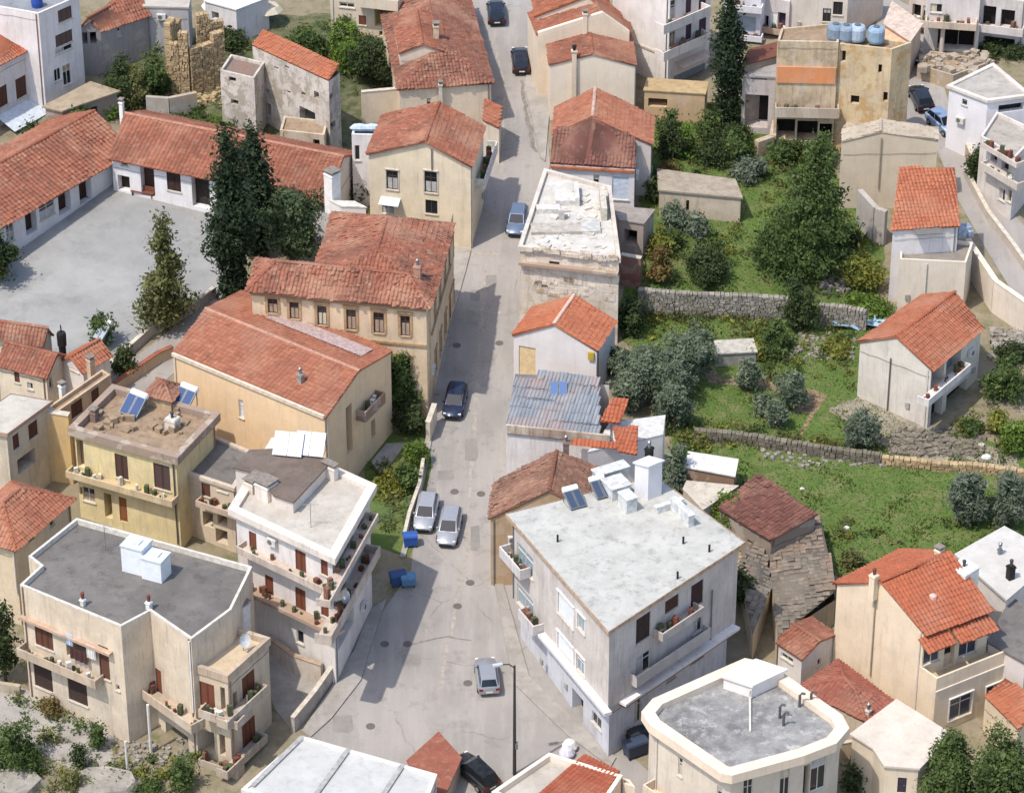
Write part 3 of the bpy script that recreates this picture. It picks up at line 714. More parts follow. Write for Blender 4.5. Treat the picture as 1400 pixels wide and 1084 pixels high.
def stones(name, a, b, h, t, mat, par, sz=.34, z0=0.0, kind='stuff', jit=.06, zfun=None, maxn=300):
    """irregular stones laid in rough courses, front and top faces proud of a core; a, b ground points"""
    a, b = V(a), V(b); d = V((b.x-a.x, b.y-a.y, 0)); L = d.length; d = d/L; n = V((d.y, -d.x, 0)); m = MB(); tint = []
    rows = max(2, int(h/(sz*.75))); rh = h/rows
    for j in range(rows):
        u = -random.random()*sz*.5
        while u < L:
            w = sz*random.uniform(.6, 1.5); u1 = min(u+w, L); u0 = max(u, 0); u += w
            if u1-u0 < .06: continue
            zz = a.z+(b.z-a.z)*((u0+u1)/2/L)+z0+j*rh; g = .025; k = random.uniform(0, jit); hh = rh*random.uniform(.85, 1.12)-g
            p = V((a.x, a.y, 0))+d*(u0+g)+n*(-t/2-k); e = d*(u1-u0-2*g); w_ = n*(t+k+random.uniform(0, jit))
            bot = [p, p+w_, p+w_+e, p+e]; jj = lambda q, z: V((q.x+random.uniform(-.03, .03), q.y+random.uniform(-.03, .03), z+random.uniform(-.03, .03)))
            m.hexa([jj(q, zz) for q in bot], [jj(q, zz+hh) for q in bot]); tint += [random.random()]*6
    return m.out(name, mat, par, tint=tint, kind=kind)
def stonemat(c1, c2, c3):
    s = NT('stone_'+c1); co = s.coord(); at = s.n('Attribute', attribute_name='tint'); a = s.mix(at.outputs['Fac'], lin(c1), lin(c2))
    a = s.mix(s.noise(co, 1.4, 5, .7, .45, .75), a, lin(c3)); g = s.noise(co, 8, 4, .7, .3, .7); a = s.mix(s.math('MULTIPLY', g, .3), a, lin('3c382f')); s.bump(g, .5, .04); return s.fin(a, .95)
M_STN = stonemat('a9a195', '8a8378', '6d685e'); M_STNT = stonemat('c6ac84', 'ad9470', '8c7a5c'); M_STND = stonemat('8c8374', '736b5e', '595447')
# ------------------------------------------------------------------ ground, streets, yards
def groundmat(name, cols, sc, fine=.5, rough=.95, bst=.5):
    s = NT(name); co = s.coord(); a = lin(cols[0])
    for i, c in enumerate(cols[1:]): a = s.mix(s.noise(co, sc*(1.9**i), 6, .7, .44, .62), a, lin(c))
    g = s.noise(co, 5, 5, .75, .3, .7); a = s.mix(s.math('MULTIPLY', g, fine), a, lin(cols[-1])); s.bump(g, bst, .06); return s.fin(a, rough)
M_SOIL = groundmat('bare_soil', ('948874', '7a7258', '5d5f3c', '857a66'), .25)
M_GRASS = groundmat('meadow', ('54692f', '5f7238', '4b602a', '72704a', '4f632f'), .16, .35)
M_SCRUB = groundmat('scrub_soil', ('6a6548', '4c5834', '7d7560', '3f4a2c'), .3, .5)
M_PATH = groundmat('earth_path', ('a38a70', '8d7760', '9c8468', '6d5c48'), .4)
def roadmat():
    s = NT('old_asphalt'); co = s.coord(); lo = s.coord((.5, .07, .07))
    a = s.mix(s.noise(co, .12, 5, .6, .4, .6), lin('9c9690'), lin('8f8a84'))
    a = s.mix(s.math('MULTIPLY', s.noise(lo, 1.6, 5, .7, .48, .66), .5), a, lin('aaa49c'))
    a = s.mix(s.math('MULTIPLY', s.noise(co, .55, 6, .75, .55, .66), .55), a, lin('7d7871'))
    vo = s.n('TexVoronoi', feature='DISTANCE_TO_EDGE'); vo.inputs['Scale'].default_value = .22; nz = s.n('TexNoise'); nz.inputs['Scale'].default_value = .9; nz.inputs['Detail'].default_value = 6
    mp = s.n('Mix', data_type='VECTOR'); mp.inputs[0].default_value = .45; s.l(co, nz.inputs['Vector']); s.l(co, mp.inputs[4]); s.l(nz.outputs['Color'], mp.inputs[5]); s.l(mp.outputs[1], vo.inputs['Vector'])
    r = s.n('MapRange'); r.inputs[1].default_value = .0; r.inputs[2].default_value = .009; r.inputs[3].default_value = .45; r.inputs[4].default_value = 0; s.l(vo.outputs['Distance'], r.inputs[0])
    a = s.mix(s.math('MULTIPLY', r.outputs[0], s.noise(co, .3, 3, .6, .45, .6)), a, lin('57534e'))
    g = s.noise(co, 14, 4, .8, .3, .7); a = s.mix(s.math('MULTIPLY', g, .22), a, lin('5e5a55')); s.bump(g, .25, .01); return s.fin(a, .92)
M_ROAD = roadmat(); M_YARD = concrete('9b9a96', '888885', .14, '6f6d69', .45); M_PAVE = concrete('a39d95', '8f8981', .5, '6a655e', .4)
n = 60; gx = np.linspace(-260, 260, n); gy = np.linspace(-190, 330, n); X, Y = np.meshgrid(gx, gy)
gv = np.stack([X, Y, SL*Y-.03], -1).reshape(-1, 3); idx = np.arange(n*n).reshape(n, n)
gf = np.stack([idx[:-1, :-1], idx[:-1, 1:], idx[1:, 1:], idx[1:, :-1]], -1).reshape(-1, 4)
tag(mesh_np('ground', gv, gf, M_SOIL), None, None, None, 'structure')
sheet('road', [(640, -60), (740, -60), (742, 100), (752, 225), (735, 300), (720, 520), (720, 800), (740, 900), (860, 1030), (960, 1120), (340, 1140), (370, 1100), (430, 990), (520, 840), (562, 780), (585, 560), (598, 440), (620, 345), (650, 250), (655, 155), (645, 60)], M_ROAD, .0)
sheet('road', [(1195, -20), (1262, 20), (1300, 150), (1308, 190), (1330, 225), (1365, 270), (1420, 330), (1440, 430), (1392, 412), (1345, 335), (1308, 270), (1275, 190), (1215, 150), (1200, 60)], M_ROAD, .0)
sheet('courtyard', [(-60, 262), (60, 235), (165, 230), (330, 270), (350, 330), (300, 398), (160, 492), (0, 505), (-60, 505)], M_YARD, .004)
sheet('alley', [(120, 560), (163, 505), (300, 400), (345, 395), (330, 430), (215, 530), (150, 590)], M_ROAD, .012)
sheet('meadow', [(880, 150), (1060, 130), (1210, 330), (1195, 430), (1182, 540), (1240, 580), (1440, 620), (1440, 790), (1150, 790), (1000, 720), (930, 640), (900, 560), (842, 440), (870, 330)], M_GRASS, .01, jag=.15)
sheet('garden_path', [(6, 1080, 905), (6, 1150, 1000), (6, 1394, 1000), (7, 100, 1060), (7, 255, 1050), (7, 350, 1084), (11, 350, 50), (11, 280, 150), (11, 210, 265), (11, 190, 262), (11, 260, 140), (11, 170, 125), (11, 240, 60), (7, 0, 1045), (6, 1080, 1020), (6, 1050, 950)], M_PATH, .02)
sheet('yard', [(12, -60, 520), (12, 100, 520), (12, 580, 740), (12, 620, 1000), (12, 480, 1020), (12, 230, 870), (12, -60, 720)], M_PAVE, .01, jag=.12)
sheet('yard', [(1130, 560), (1180, 540), (1240, 560), (1290, 590), (1390, 620), (1400, 660), (1220, 622)], concrete('98907f', '7e7566', .8, '5d564a', .6), .014, jag=.15)
sheet('verge', [(495, 610), (540, 590), (585, 570), (590, 640), (560, 760), (500, 740)], M_GRASS, .018, jag=.1)
sheet('verge', [(130, 90), (360, 20), (520, 20), (540, 120), (480, 250), (340, 190), (180, 160)], M_SCRUB, .012, jag=.2)
# kerbed pavements beside the street
def pavement(pts, h=.13):
    P = [G(p) for p in pts]; m = MB(); bot = [V((q.x, q.y, q.z-.2)) for q in P]; top = [V((q.x, q.y, q.z+h)) for q in P]
    ar = sum(P[i].x*P[(i+1) % len(P)].y-P[(i+1) % len(P)].x*P[i].y for i in range(len(P)))
    if ar < 0: bot.reverse(); top.reverse()
    m.hexa(bot, top); tag(m.out('pavement', M_PAVE), None, None, None, 'structure')
    k = MB()
pavement([(13, 730, 60), (13, 640, 330), (13, 595, 490), (13, 440, 690), (13, 330, 790), (13, 280, 760), (13, 430, 540), (13, 560, 330), (13, 640, 120)])
pavement([(14, 60, 520), (14, 330, 780), (14, 560, 950), (14, 590, 900), (14, 410, 740), (14, 130, 470), (10, -20, 1000), (10, -60, 1010), (14, 20, 380)])
pavement([(2, 165, -60), (2, 240, 560), (2, 215, 860), (2, 190, 840), (2, 110, 480), (2, 130, -60)])
pavement([(5, 1178, 320), (5, 1150, 430), (5, 1090, 640), (5, 1010, 1084), (5, 960, 1084), (5, 1040, 640), (5, 1060, 345)])
pavement([(9, 985, 180), (9, 950, 400), (9, 900, 650), (9, 830, 900), (9, 800, 900), (9, 880, 600), (9, 925, 400), (9, 940, 180)])
M_PATCH = concrete('8d8882', '837e78', .6, '66625d', .4); M_IRON = plain('6a645e', .85, .1)
def patch(label, r, x, y, w, h):
    P = [G((r, x-w/2, y-h/2)), G((r, x+w*.42, y-h*.55)), G((r, x+w/2, y+h*.3)), G((r, x+w*.3, y+h/2)), G((r, x-w*.5, y+h*.45))]
    o = mesh_np('road_patch', [(q.x, q.y, q.z+.008) for q in P], [(4, 3, 2, 1, 0)], M_PATCH); tag(o, None, None, None, 'structure')
patch('', 13, 865, 380, 100, 66); patch('', 13, 500, 720, 110, 90); patch('', 9, 1045, 465, 90, 50); patch('', 5, 1285, 480, 60, 55); patch('', 9, 960, 540, 70, 22); patch('', 9, 1180, 330, 70, 120); patch('', 5, 1200, 560, 50, 60); patch('', 9, 1200, 800, 50, 130)
for lab, r, x, y in (('round iron manhole cover in mid-road, uphill of the lone silver hatchback', 13, 1105, 95), ('round iron manhole cover just above the dark rectangular road patch', 13, 840, 295), ('round iron manhole cover nearest the white seamed roof', 13, 645, 730),
    ('round iron manhole cover in the shade beside the left pavement', 13, 720, 295), ('round iron manhole cover right of the two silver cars, nearer the left', 9, 1090, 550), ('round iron manhole cover right of the two silver cars, nearer the right', 9, 1230, 562),
    ('round iron manhole cover level with the blue bins', 9, 1172, 1032), ('round iron manhole cover in the road opposite the small orange-roofed house', 5, 1327, 810), ('round iron manhole cover in the shade of the arched-window house', 5, 1102, 822), ('round iron manhole cover left of the lone silver hatchback', 13, 1160, 502)):
    q = G((r, x, y)); m = MB(); m.lathe((0, 0, 0), [(.34, -.02), (.34, .012), (.29, .014), (.28, .006), (.05, .008)], 18); o = m.out('manhole_cover', M_IRON); o.location = (q.x, q.y, q.z+.01); o.rotation_euler = (math.atan(SL), 0, 0); tag(o, lab, 'manhole cover', 'manhole covers in the street')

def seam(pts, w, mat, dz=.006):
    Q = [G(p) for p in pts]; v = []; f = []; P = []
    for a_, b_ in zip(Q, Q[1:]):
        k = max(2, int((b_-a_).length/.8)); P += [a_+(b_-a_)*(i/k)+V((random.gauss(0, .07), random.gauss(0, .07), 0)) for i in range(k)]
    for i, p in enumerate(P):
        d = (P[min(i+1, len(P)-1)]-P[max(i-1, 0)]); d = V((d.y, -d.x, 0)).normalized()*w/2*random.uniform(.6, 1.3)
        for q in (p-d, p+d): v.append((q.x, q.y, gz(q.x, q.y)+dz))
        if i: k = 2*i; f.append((k-2, k-1, k+1, k))
    o = mesh_np('road_seam', v, f, mat); tag(o, None, None, None, 'structure')
    if o.data.polygons[0].normal.z < 0: o.data.flip_normals()
M_TAR = plain('867f77', .95, var=.25); M_LTAR = plain('a39b91', .95, var=.15)
seam([(672, 40), (690, 120), (688, 200), (676, 300), (668, 345)], .2, M_LTAR); seam([(712, 110), (722, 170), (735, 215)], .35, M_TAR); seam([(640, 350), (664, 346), (700, 352)], .5, M_LTAR, .007); seam([(665, 360), (655, 470), (648, 600), (636, 760), (615, 870), (598, 960)], .3, M_LTAR)
seam([(560, 880), (612, 870), (660, 878)], .15, M_TAR, .009); seam([(620, 420), (668, 425), (700, 430)], .5, M_LTAR, .007); 
# ------------------------------------------------------------------ buildings, left of the street
M_DGREY = concrete('78736e', '65615d', .3, '45413e', .65); M_LROOF = concrete('bdb6aa', 'aaa296', .4, '7d756a', .4); M_JUNK = concrete('a08b72', '8a7660', .9, '5b4a3c', .7); M_WROOF = concrete('c2c2be', 'b3b3af', .4, '8a8985', .35)
M_BRICK = concrete('8a6a58', '7b7068', 1.2, '5c4c42', .6)
# apartment block, bottom left
b = Bld('apartment_block', 'cream three-storey apartment block with dark grey flat roof and brown shutters, bottom left', 'building', (12, 105, -20), (12, 640, 200), (12, 788, 140), h=10.6,
        poly=[(12, 105, -20), (12, 640, 200), (12, 795, 118), (12, 1012, 268), (12, 1225, 110), (8, 1335, 945), (8, 405, 688), (8, 150, 890), (8, 215, 940)], r=12, mat=plaster('cfc2aa', .5))
apt = b
b.w(0, 180, 175, 285, 335); b.w(0, 175, 390, 283, 555, 'rol', col=plain('3b2c28', .8)); b.w(0, 345, 238, 465, 400, 'op'); b.w(0, 518, 295, 585, 490); b.w(0, 355, 465, 467, 630, 'rol', col=plain('3b2c28', .8))
b.w(0, 612, 505, 634, 545, 'gl'); b.w(2, 810, 410, 860, 565, col=M_SHUTR); b.w(2, 805, 690, 860, 830, 'op'); b.w(2, 875, 700, 1000, 860, 'op')
b.flat(M_DGREY, .45, cop=plain('d4cdc0', .8, var=.15)).walls(); b.balcony(0, 92, 375, 505, 520, 1.0, .55, mat=plaster('b7a78f', .7)); b.balcony(2, 720, 625, 1010, 705, 1.3, .6, mat=plaster('b7a78f', .7))
P, e, nn, L = b.edge(0); u0, z0, _ = b.uv(0, 105, 125); b.ledge(0, z0-.3, .45, .22, plaster('b59b83', .6), 0, L*.9); b.pipe(2, 1000, 280, 640, mat=M_WHT)
c = Bld('', '', '', (12, 1022, 398), (12, 1203, 458), (12, 1420, 262), z=b.z-2.6, r=12, mat=plaster('c6b79c', .5), par=b)
c.w(0, 1053, 488, 1140, 642, col=M_SHUTR); c.w(0, 1165, 520, 1196, 650, 'op', deep=.6); c.wl(1, 1232, 560, 1258, 660, 'op'); c.wl(1, 1280, 480, 1352, 620, col=M_SHUTR); c.w(0, 1042, 735, 1140, 880, 'op'); c.wl(1, 1280, 730, 1355, 860, col=M_SHUTR); c.w(0, 1160, 770, 1196, 890, 'op')
c.flat(concrete('cbb99c', 'b8a689', .5, '8b7a62', .4), .5, .12, .65, plaster('b9a68d', .7)).walls()
for yy in (0, 262):
    c.balcony(0, 1050, 672+yy, 1203, 742+yy, 1.0, .5, mat=plaster('b5a793', .8), ext=.9); c.balcony(1, 1205, 742+yy, 1420, 560+yy, 1.0, .5, mat=plaster('b5a793', .8))
m = MB(); g = G((12, 675, 960)); m.tube([(g.x, g.y, g.z-.3), (g.x, g.y, g.z+2.6)], .1, 6); g = G((12, 800, 870)); m.tube([(g.x, g.y, g.z-.3), (g.x, g.y, g.z+4.4)], .12, 6); m.out('column', M_FRAME, b.o)
b.chimney((12, 1270, 150), 1.1, 1.1, plain('d9d6cf', .8, var=.1), z=c.z-.4); b.chimney((12, 790, 110), .35, .7, M_WHT, z=b.z-.45, cap='pot'); b.chimney((12, 440, 90), .3, .6, M_WHT, z=b.z-.45, cap='pot')
# two white tanks
for lab, x, y, w in (('white box water tank on the grey flat roof, the taller left one', 730, 985, 1.75), ('white box water tank on the grey flat roof, the lower right one', 830, 1025, 1.65)):
    q = PZ((8, x, y-30), b.z-.45); o = thing('water_tank', lab, 'water tank', (q.x, q.y, b.z-.45), 'tanks on the grey roof'); m = MB(); a = .5
    hh = 2.2 if w > 1.7 else 1.75; m.cbox((0, 0, 0), w, w*.9, hh, -.42); m.out('tank_body', plain('dcdfe0', .6, var=.06), o, world=False)
    m = MB(); m.cbox((0, 0, hh), w+.12, w*.9+.12, .12, -.42); m.cbox((0, .05, hh+.12), w*.45, w*.4, .1, -.42); m.out('lid', plain('c9cfd3', .6, var=.1), o, world=False)
# laundry in the loggia
for lab, x, y, cc, ww, hh in (('pale blue sheet hung in the balcony opening', 365, 265, 'c4d3e6', .6, 1.0), ('dark red blanket hung on the balcony edge', 415, 350, '4a2c2c', 1.6, 1.0), ('white sheet hung on the balcony edge', 480, 325, 'e2dfd8', .8, 1.2)):
    u, z, _ = b.uv(0, x, y, off=.35); P, e, nn, L = b.edge(0); nx = 12; vv = []; ff = []
    for i in range(nx+1):
        d = .06*math.sin(i*1.9)
        for zz in (0, -hh*.5, -hh): q = b.pt(0, u-ww/2+ww*i/nx, z+.4+zz, .35+d*(1 if zz else .3)); vv.append(tuple(q))
    for i in range(nx):
        for k in range(2): ff.append((i*3+k, i*3+3+k, i*3+4+k, i*3+1+k))
    o = mesh_np('laundry', vv, ff, plain(cc, .9)); md = o.modifiers.new('s', 'SOLIDIFY'); md.thickness = .01; tag(o, lab, 'laundry', 'washing on the balcony')
# white corner building
b = Bld('corner_building', 'white corner building with wraparound balconies and a brown penthouse roof', 'building', (9, -70, 632), (9, 440, 872), (9, 638, 520), h=12, r=9, mat=plaster('dad7d0', .3))
wb = b
b.w(0, 0, 755, 45, 895, col=M_SHUTR); b.w(0, 245, 850, 305, 985, col=M_SHUTR); b.w(0, 380, 885, 420, 1000, col=M_SHUTR); b.w(0, 85, 985, 135, 1150, col=M_SHUTR); b.w(0, 245, 1050, 305, 1215, col=M_SHUTR); b.w(0, 253, 215, 292, 300, 'gl', r=13); b.w(0, 380, 1095, 425, 1220, col=M_SHUTR)
b.wl(1, 462, 920, 560, 1040, 'gl'); b.wl(1, 575, 740, 612, 850, col=M_SHUTR); b.wl(1, 462, 1110, 520, 1230, 'gl'); b.wl(1, 540, 1000, 590, 1110, col=M_SHUTR); b.wl(1, 470, 1280, 560, 1400, 'op'); b.flat(M_LROOF, .3, .5, .55, plaster('d8d0c2', .35)).walls()
bm = plaster('c3b6a6', .7)
b.balcony(0, -66, 912, 455, 1088, 1.1, .42, mat=bm, ext=.2); b.balcony(1, 460, 1088, 690, 728, 1.1, .42, mat=bm, ext0=1.2)
b.balcony(0, -66, 1130, 455, 1270, 1.1, .12, mat=plaster('a98f78', .7)); b.balcony(1, 465, 1275, 700, 930, 1.3, .7, mat=bm, ext0=1.2)
c = Bld('', '', '', (9, 60, 455), (9, 235, 612), (9, 430, 400), z=b.z+.75, r=9, mat=plaster('d2cbbf', .35), par=b, poly=[(9, -70, 425), (9, 60, 455), (9, 140, 572), (9, 235, 604), (9, 432, 392), (9, 150, 333), (9, 10, 340)]); c.walls().slab(concrete('75685e', '66594f', .6, '4c4139', .5), .12, .15)
b.chimney((9, 95, 560), 1.3, 1.0, plaster('dcd6ca', .3), z=b.z, d=1.2); b.chimney((9, 432, 470), 1.2, 1.0, plaster('dcd6ca', .3), z=b.z-.2, d=.5); b.chimney((9, 30, 520), .9, .6, plaster('d5cbbb', .4), z=b.z, d=1.4)
for lab, x, y in (('tilted solar panel with painted white reflection on the brown penthouse, left of the pair', 215, 300), ('tilted solar panel with painted white reflection on the brown penthouse, right of the pair', 330, 300)):
    q = PZ((9, x, y), c.zt+.6); solar_heater(lab, q, math.radians(-100), c.zt, 2.3, 'd9dde3', 1.4, 'solar_water_heater', False)  # collector glass coloured near-white to imitate a bright reflection
q = b.pt(1, 2.5, 0, 1.0)
# yellow building
b = Bld('yellow_house', 'yellow two-storey house with cluttered roof terrace, brown shutters and long balcony', 'house', (8, 390, 205), (8, 930, 355), (8, 1135, 140), h=8.9, r=8, mat=plaster('d8c893', .45))
b.w(0, 605, 345, 682, 490, col=plain('4c332b', .75)); b.w(0, 810, 395, 905, 550, col=plain('4c3a36', .75)); b.w(0, 400, 270, 450, 425, 'op', deep=.5, col=M_BRICK); b.w(0, 435, 520, 505, 612, 'gl'); b.w(0, 548, 555, 598, 695, 'op'); b.w(0, 627, 575, 677, 715, 'dr', col=plain('8a5430', .7)); b.w(0, 375, 510, 415, 560, 'op', deep=.4)
b.flat(M_JUNK, .6, .35, .5, plaster('9a8672', .8)).walls(); b.balcony(0, 348, 470, 912, 640, 1.0, .4, mat=plaster('c7b48a', .7)); b.pipe(0, 915, 400, 820, mat=plain('5a5350', .7))
for lab, x, y in (('blue solar water heater on the yellow house roof, the left one', 715, 105), ('blue solar water heater on the yellow house roof, the right one', 980, 70)):
    q = PZ((8, x, y), b.z-.2); solar_heater(lab, q, math.radians(-125), b.z-.6, 1.8, '3a4d70', 1.2)
c = Bld('', '', '', (8, 775, 40), (8, 905, 75), (8, 965, 0), z=b.z+.3, r=8, mat=plaster('b9a27c', .6), par=b); c.hipped(M_OLD, .9, 0, .2).walls()
b.chimney((8, 915, 215), .9, 1.0, plain('d3cabc', .8, var=.2), z=b.z-.6, cap='pot'); b.chimney((8, 500, 175), .5, .9, M_BRICK, z=b.z-.6)
m = MB()
for i in range(26):
    q = PZ((8, random.uniform(480, 1000), random.uniform(130, 250)), b.z-.6); m.cbox(q, random.uniform(.2, .8), random.uniform(.2, .7), random.uniform(.15, .6), random.random()*3)
m.out('roof_clutter', M_JUNK, b.o, kind='stuff')
wall_run('side_wall', 'tall yellow rendered wall left of the yellow house', [(8, 268, 480), (8, 395, 500)], 6.4, .5, plaster('d0b27a', .35), cop=M_SILL)
# low house with grey roof between
b = Bld('small_flat_house', 'small cream house with grey flat roof squeezed beside the yellow house', 'house', (8, 978, 440), (8, 1235, 525), (8, 1345, 345), D=(8, 1130, 255), h=6.2, r=8, mat=plaster('c8baa0', .45))
b.w(0, 1065, 500, 1115, 582, 'sh'); b.w(0, 1150, 530, 1205, 558, 'gl'); b.w(0, 1072, 650, 1130, 745, 'op'); b.w(0, 1140, 740, 1207, 835, 'op'); b.w(0, 1150, 660, 1205, 735, 'op')
b.flat(M_DGREY, .2, .15, .25, plaster('c0b39d', .6)).walls(); b.balcony(0, 1035, 632, 1262, 700, 1.0, .35, mat=plaster('b8a892', .7))
# red-roofed house at left edge
b = Bld('hipped_house', 'cream house with red hipped roof at the left edge below the beige building', 'house', (8, -230, 770), (8, 78, 855), (8, 372, 600), h=7, r=8, mat=plaster('cfc0a2', .35))
b.wl(1, 148, 785, 182, 820, 'gl'); b.wl(1, 262, 695, 288, 745, 'gl'); b.hipped(M_RED, 1.9, 1, .35).walls(); b.pipe(0, 70, 870, 1084, mat=M_FRAME)
# beige flat-roofed block and its neighbour
b = Bld('beige_block', 'beige flat-roofed block with arched brown windows at the left edge', 'building', (8, -160, 215), (8, 35, 250), (8, 255, 90), h=7.5, r=8, mat=plaster('c8bda6', .5))
b.wl(1, 65, 258, 103, 340); b.wl(1, 148, 200, 202, 285, 'sh'); b.wl(1, 90, 385, 195, 470, 'op'); b.slab(M_LROOF, .25, .2, plaster('a98d76', .5)).walls()
b = Bld('tan_block', 'narrow tan block with brown shutters behind the beige flat roof', 'building', (8, 255, 100), (8, 300, 128), (8, 585, -70), h=6.5, r=8, mat=plaster('bfa685', .5))
b.wl(1, 375, 92, 440, 172); b.wl(1, 482, 20, 527, 95); b.flat(M_JUNK, .35).walls()
b.chimney((8, 330, 30), .4, .8, M_WHT, z=b.z-.35); b.chimney((4, 480, 920), .5, .5, z=b.z-.35)
# small red-roofed cottages, left edge
b = Bld('cottage', 'cream cottage with faded red roof nearest the alley, left edge', 'house', (4, -10, 925), (4, 245, 990), (4, 352, 885), h=4.2, r=4, mat=plaster('d3c8b0', .4)); b.w(0, 73, 955, 106, 1022); b.w(0, 143, 1015, 176, 1058, 'gl'); b.w(1, 258, 1000, 280, 1040, 'gl'); b.gabled(M_OLD, 1.1, 0, .25).walls()
b = Bld('cottage', 'white cottage with bright orange-red roof beside the black stove pipe', 'house', (4, 325, 905), (4, 440, 965), (4, 580, 880), h=4.0, r=4, mat=plaster('dcd7ce', .35)); b.w(0, 372, 920, 416, 940, 'gl'); b.gabled(M_REDN, .9, 1, .2).walls()
b = Bld('cottage', 'long low cottage with dull red roof along the courtyard wall, left edge', 'house', (4, -60, 775), (4, 225, 815), (4, 270, 765), h=3.6, r=4, mat=plaster('cbbfa8', .5)); b.gabled(M_OLD, 1.0, 0, .2).walls()
o = thing('stove_pipe', 'black stove pipe standing up among the red cottage roofs', 'chimney', G((4, 330, 835), 4.0)); m = MB(); m.lathe((0, 0, 0), [(.3, -1.5), (.3, .2), (.38, .25), (.40, 1.35), (.34, 1.5)], 10); m.lathe((0, 0, 1.5), [(.06, 0), (.05, .7)], 6); m.out('pipe', M_BLACK, o, world=False)
# wide house with red roof
b = Bld('wide_house', 'wide apricot-walled house with low red corrugated-tile roof and a pale skylight strip', 'house', (4, 915, 876), (9, 402, 165), (5, 752, 858), h=8.7, r=9, mat=plaster('e0c49a', .2))
b.w(0, 1262, 60, 1292, 165, 'gl', r=8, col=plain('d7dadb', .4)); b.w(1, 513, 110, 552, 330, 'op', deep=.6); b.w(1, 648, 180, 672, 250, 'op', deep=.5)
b.gabled(M_RED, 1.25, 0, .1, .15, cap=plain('b58a74', .9, var=.2), w=.42, messy=.5).walls()
A, B_, C, D = b.top; R0, R1 = b.R
for nm, t0, t1, k0, k1 in (('skylight_strip', .30, .93, .42, .78),):
    f = lambda t, k: (R0+(R1-R0)*t)*(1-k)+(D+(C-D)*t)*k+V((0, 0, .27)); m = MB(); nn_ = 40
    for i in range(nn_): a0 = t0+(t1-t0)*i/nn_; a1 = t0+(t1-t0)*(i+1)/nn_; zz = V((0, 0, .05)); m.quad(f(a0, k0), f(a0, k1), f((a0+a1)/2, k1)+zz, f((a0+a1)/2, k0)+zz); m.quad(f((a0+a1)/2, k0)+zz, f((a0+a1)/2, k1)+zz, f(a1, k1), f(a1, k0))
    m.out(nm, plain('c3aca6', .5, var=.2), b.o)
cop = MB(); a_, b2 = V((A.x, A.y, b.z)), V((B_.x, B_.y, b.z)); P, e, nn, L = b.edge(0); cop.box(b.pt(0, 0, b.z+.02, -.06), e*L, nn*.22, V((0, 0, .3))); cop.out('coping', plain('d8c8b0', .85, var=.15), b.o)
b.chimney((5, 275, 1010), .45, .7, plain('a0938a', .9, var=.2), z=b.z+.8, cap='pot')
b.balcony(1, 620, 175, 725, 90, .9, .8, mat=plaster('8a6f5a', .8)); 
# two-storey stone manor
b = Bld('manor', 'old two-storey cream manor with arched windows, brown surrounds and weathered red roof', 'house', (5, 15, 528), (5, 940, 618), (5, 975, 470), h=10.6, r=5, mat=plaster('d2bd9a', .4))
mt = M_TRIM
for (x0, y0, x1, y1) in ((100, 572, 155, 655), (215, 590, 268, 685), (362, 610, 415, 718), (516, 628, 570, 742), (660, 645, 718, 760), (803, 662, 855, 775)): b.w(0, x0, y0, x1, y1, 'gl', trim=.22, tm=mt, curt=.62, frame=plain('4a3b34', .7), sm=mt)
b.w(0, 803, 885, 858, 1000, 'gl', trim=.2, tm=mt, frame=plain('4a3b34', .7)); b.w(0, 650, 870, 705, 985, 'gl', trim=.2, tm=mt)
_, zc, _ = b.uv(0, 650, 800); b.ledge(0, zc, .14, .2, mt); b.ledge(0, b.z-.35, .25, .3, plain('9a7d62', .9, var=.2))
c = Bld('', '', '', (5, 345, 500), (5, 962, 560), (5, 1062, 195), z=b.z, r=5, mat=b.mat, par=b)
for k, (u0, u1) in enumerate(((2.0, 2.9), (5.0, 5.9), (8.0, 8.9), (11, 11.9), (14, 14.9))): c.wm(1, u0, u1, 6.4, 8.4, 'gl', trim=.2, tm=mt, frame=plain('4a3b34', .7)); c.wm(1, u0, u1, 1.6, 3.8, 'gl', trim=.2, tm=mt, frame=plain('4a3b34', .7))
c.ledge(1, zc, .14, .2, mt)
b.hipped(M_OLD, 1.5, 0, .45, ins=2.2, messy=2.2).walls(); c.hipped(M_OLD, 2.0, 1, .45, ins=3.5, messy=1.6).walls()
b.chimney((5, 895, 470), .55, 1.3, plain('b98d78', .9, var=.25), z=b.z+.9, cap='pot')
m = MB()
for i in range(9):
    q = b.pt(0, b.edge(0)[3]*(.12+.085*i)+random.random()*.5, b.z+random.uniform(.5, 1.1), -random.uniform(1.0, 2.0)); m.cbox(q, .4, .3, .35, random.random())
m.out('loose_tile', M_OLD, b.o, kind='stuff')
# small white tower-like outhouse behind manor
b = Bld('outhouse', 'white outhouse with steep wall and chimney behind the manor roof', 'house', (5, 430, 60), (5, 490, 90), (5, 620, 95), h=9.0, r=5, mat=plaster('dcd8ce', .25)); b.slab(plain('cfc9bd', .8, var=.2), .12, .05).walls(); b.chimney((5, 445, 40), 1.0, 2.4, M_WHT, cap='slab')
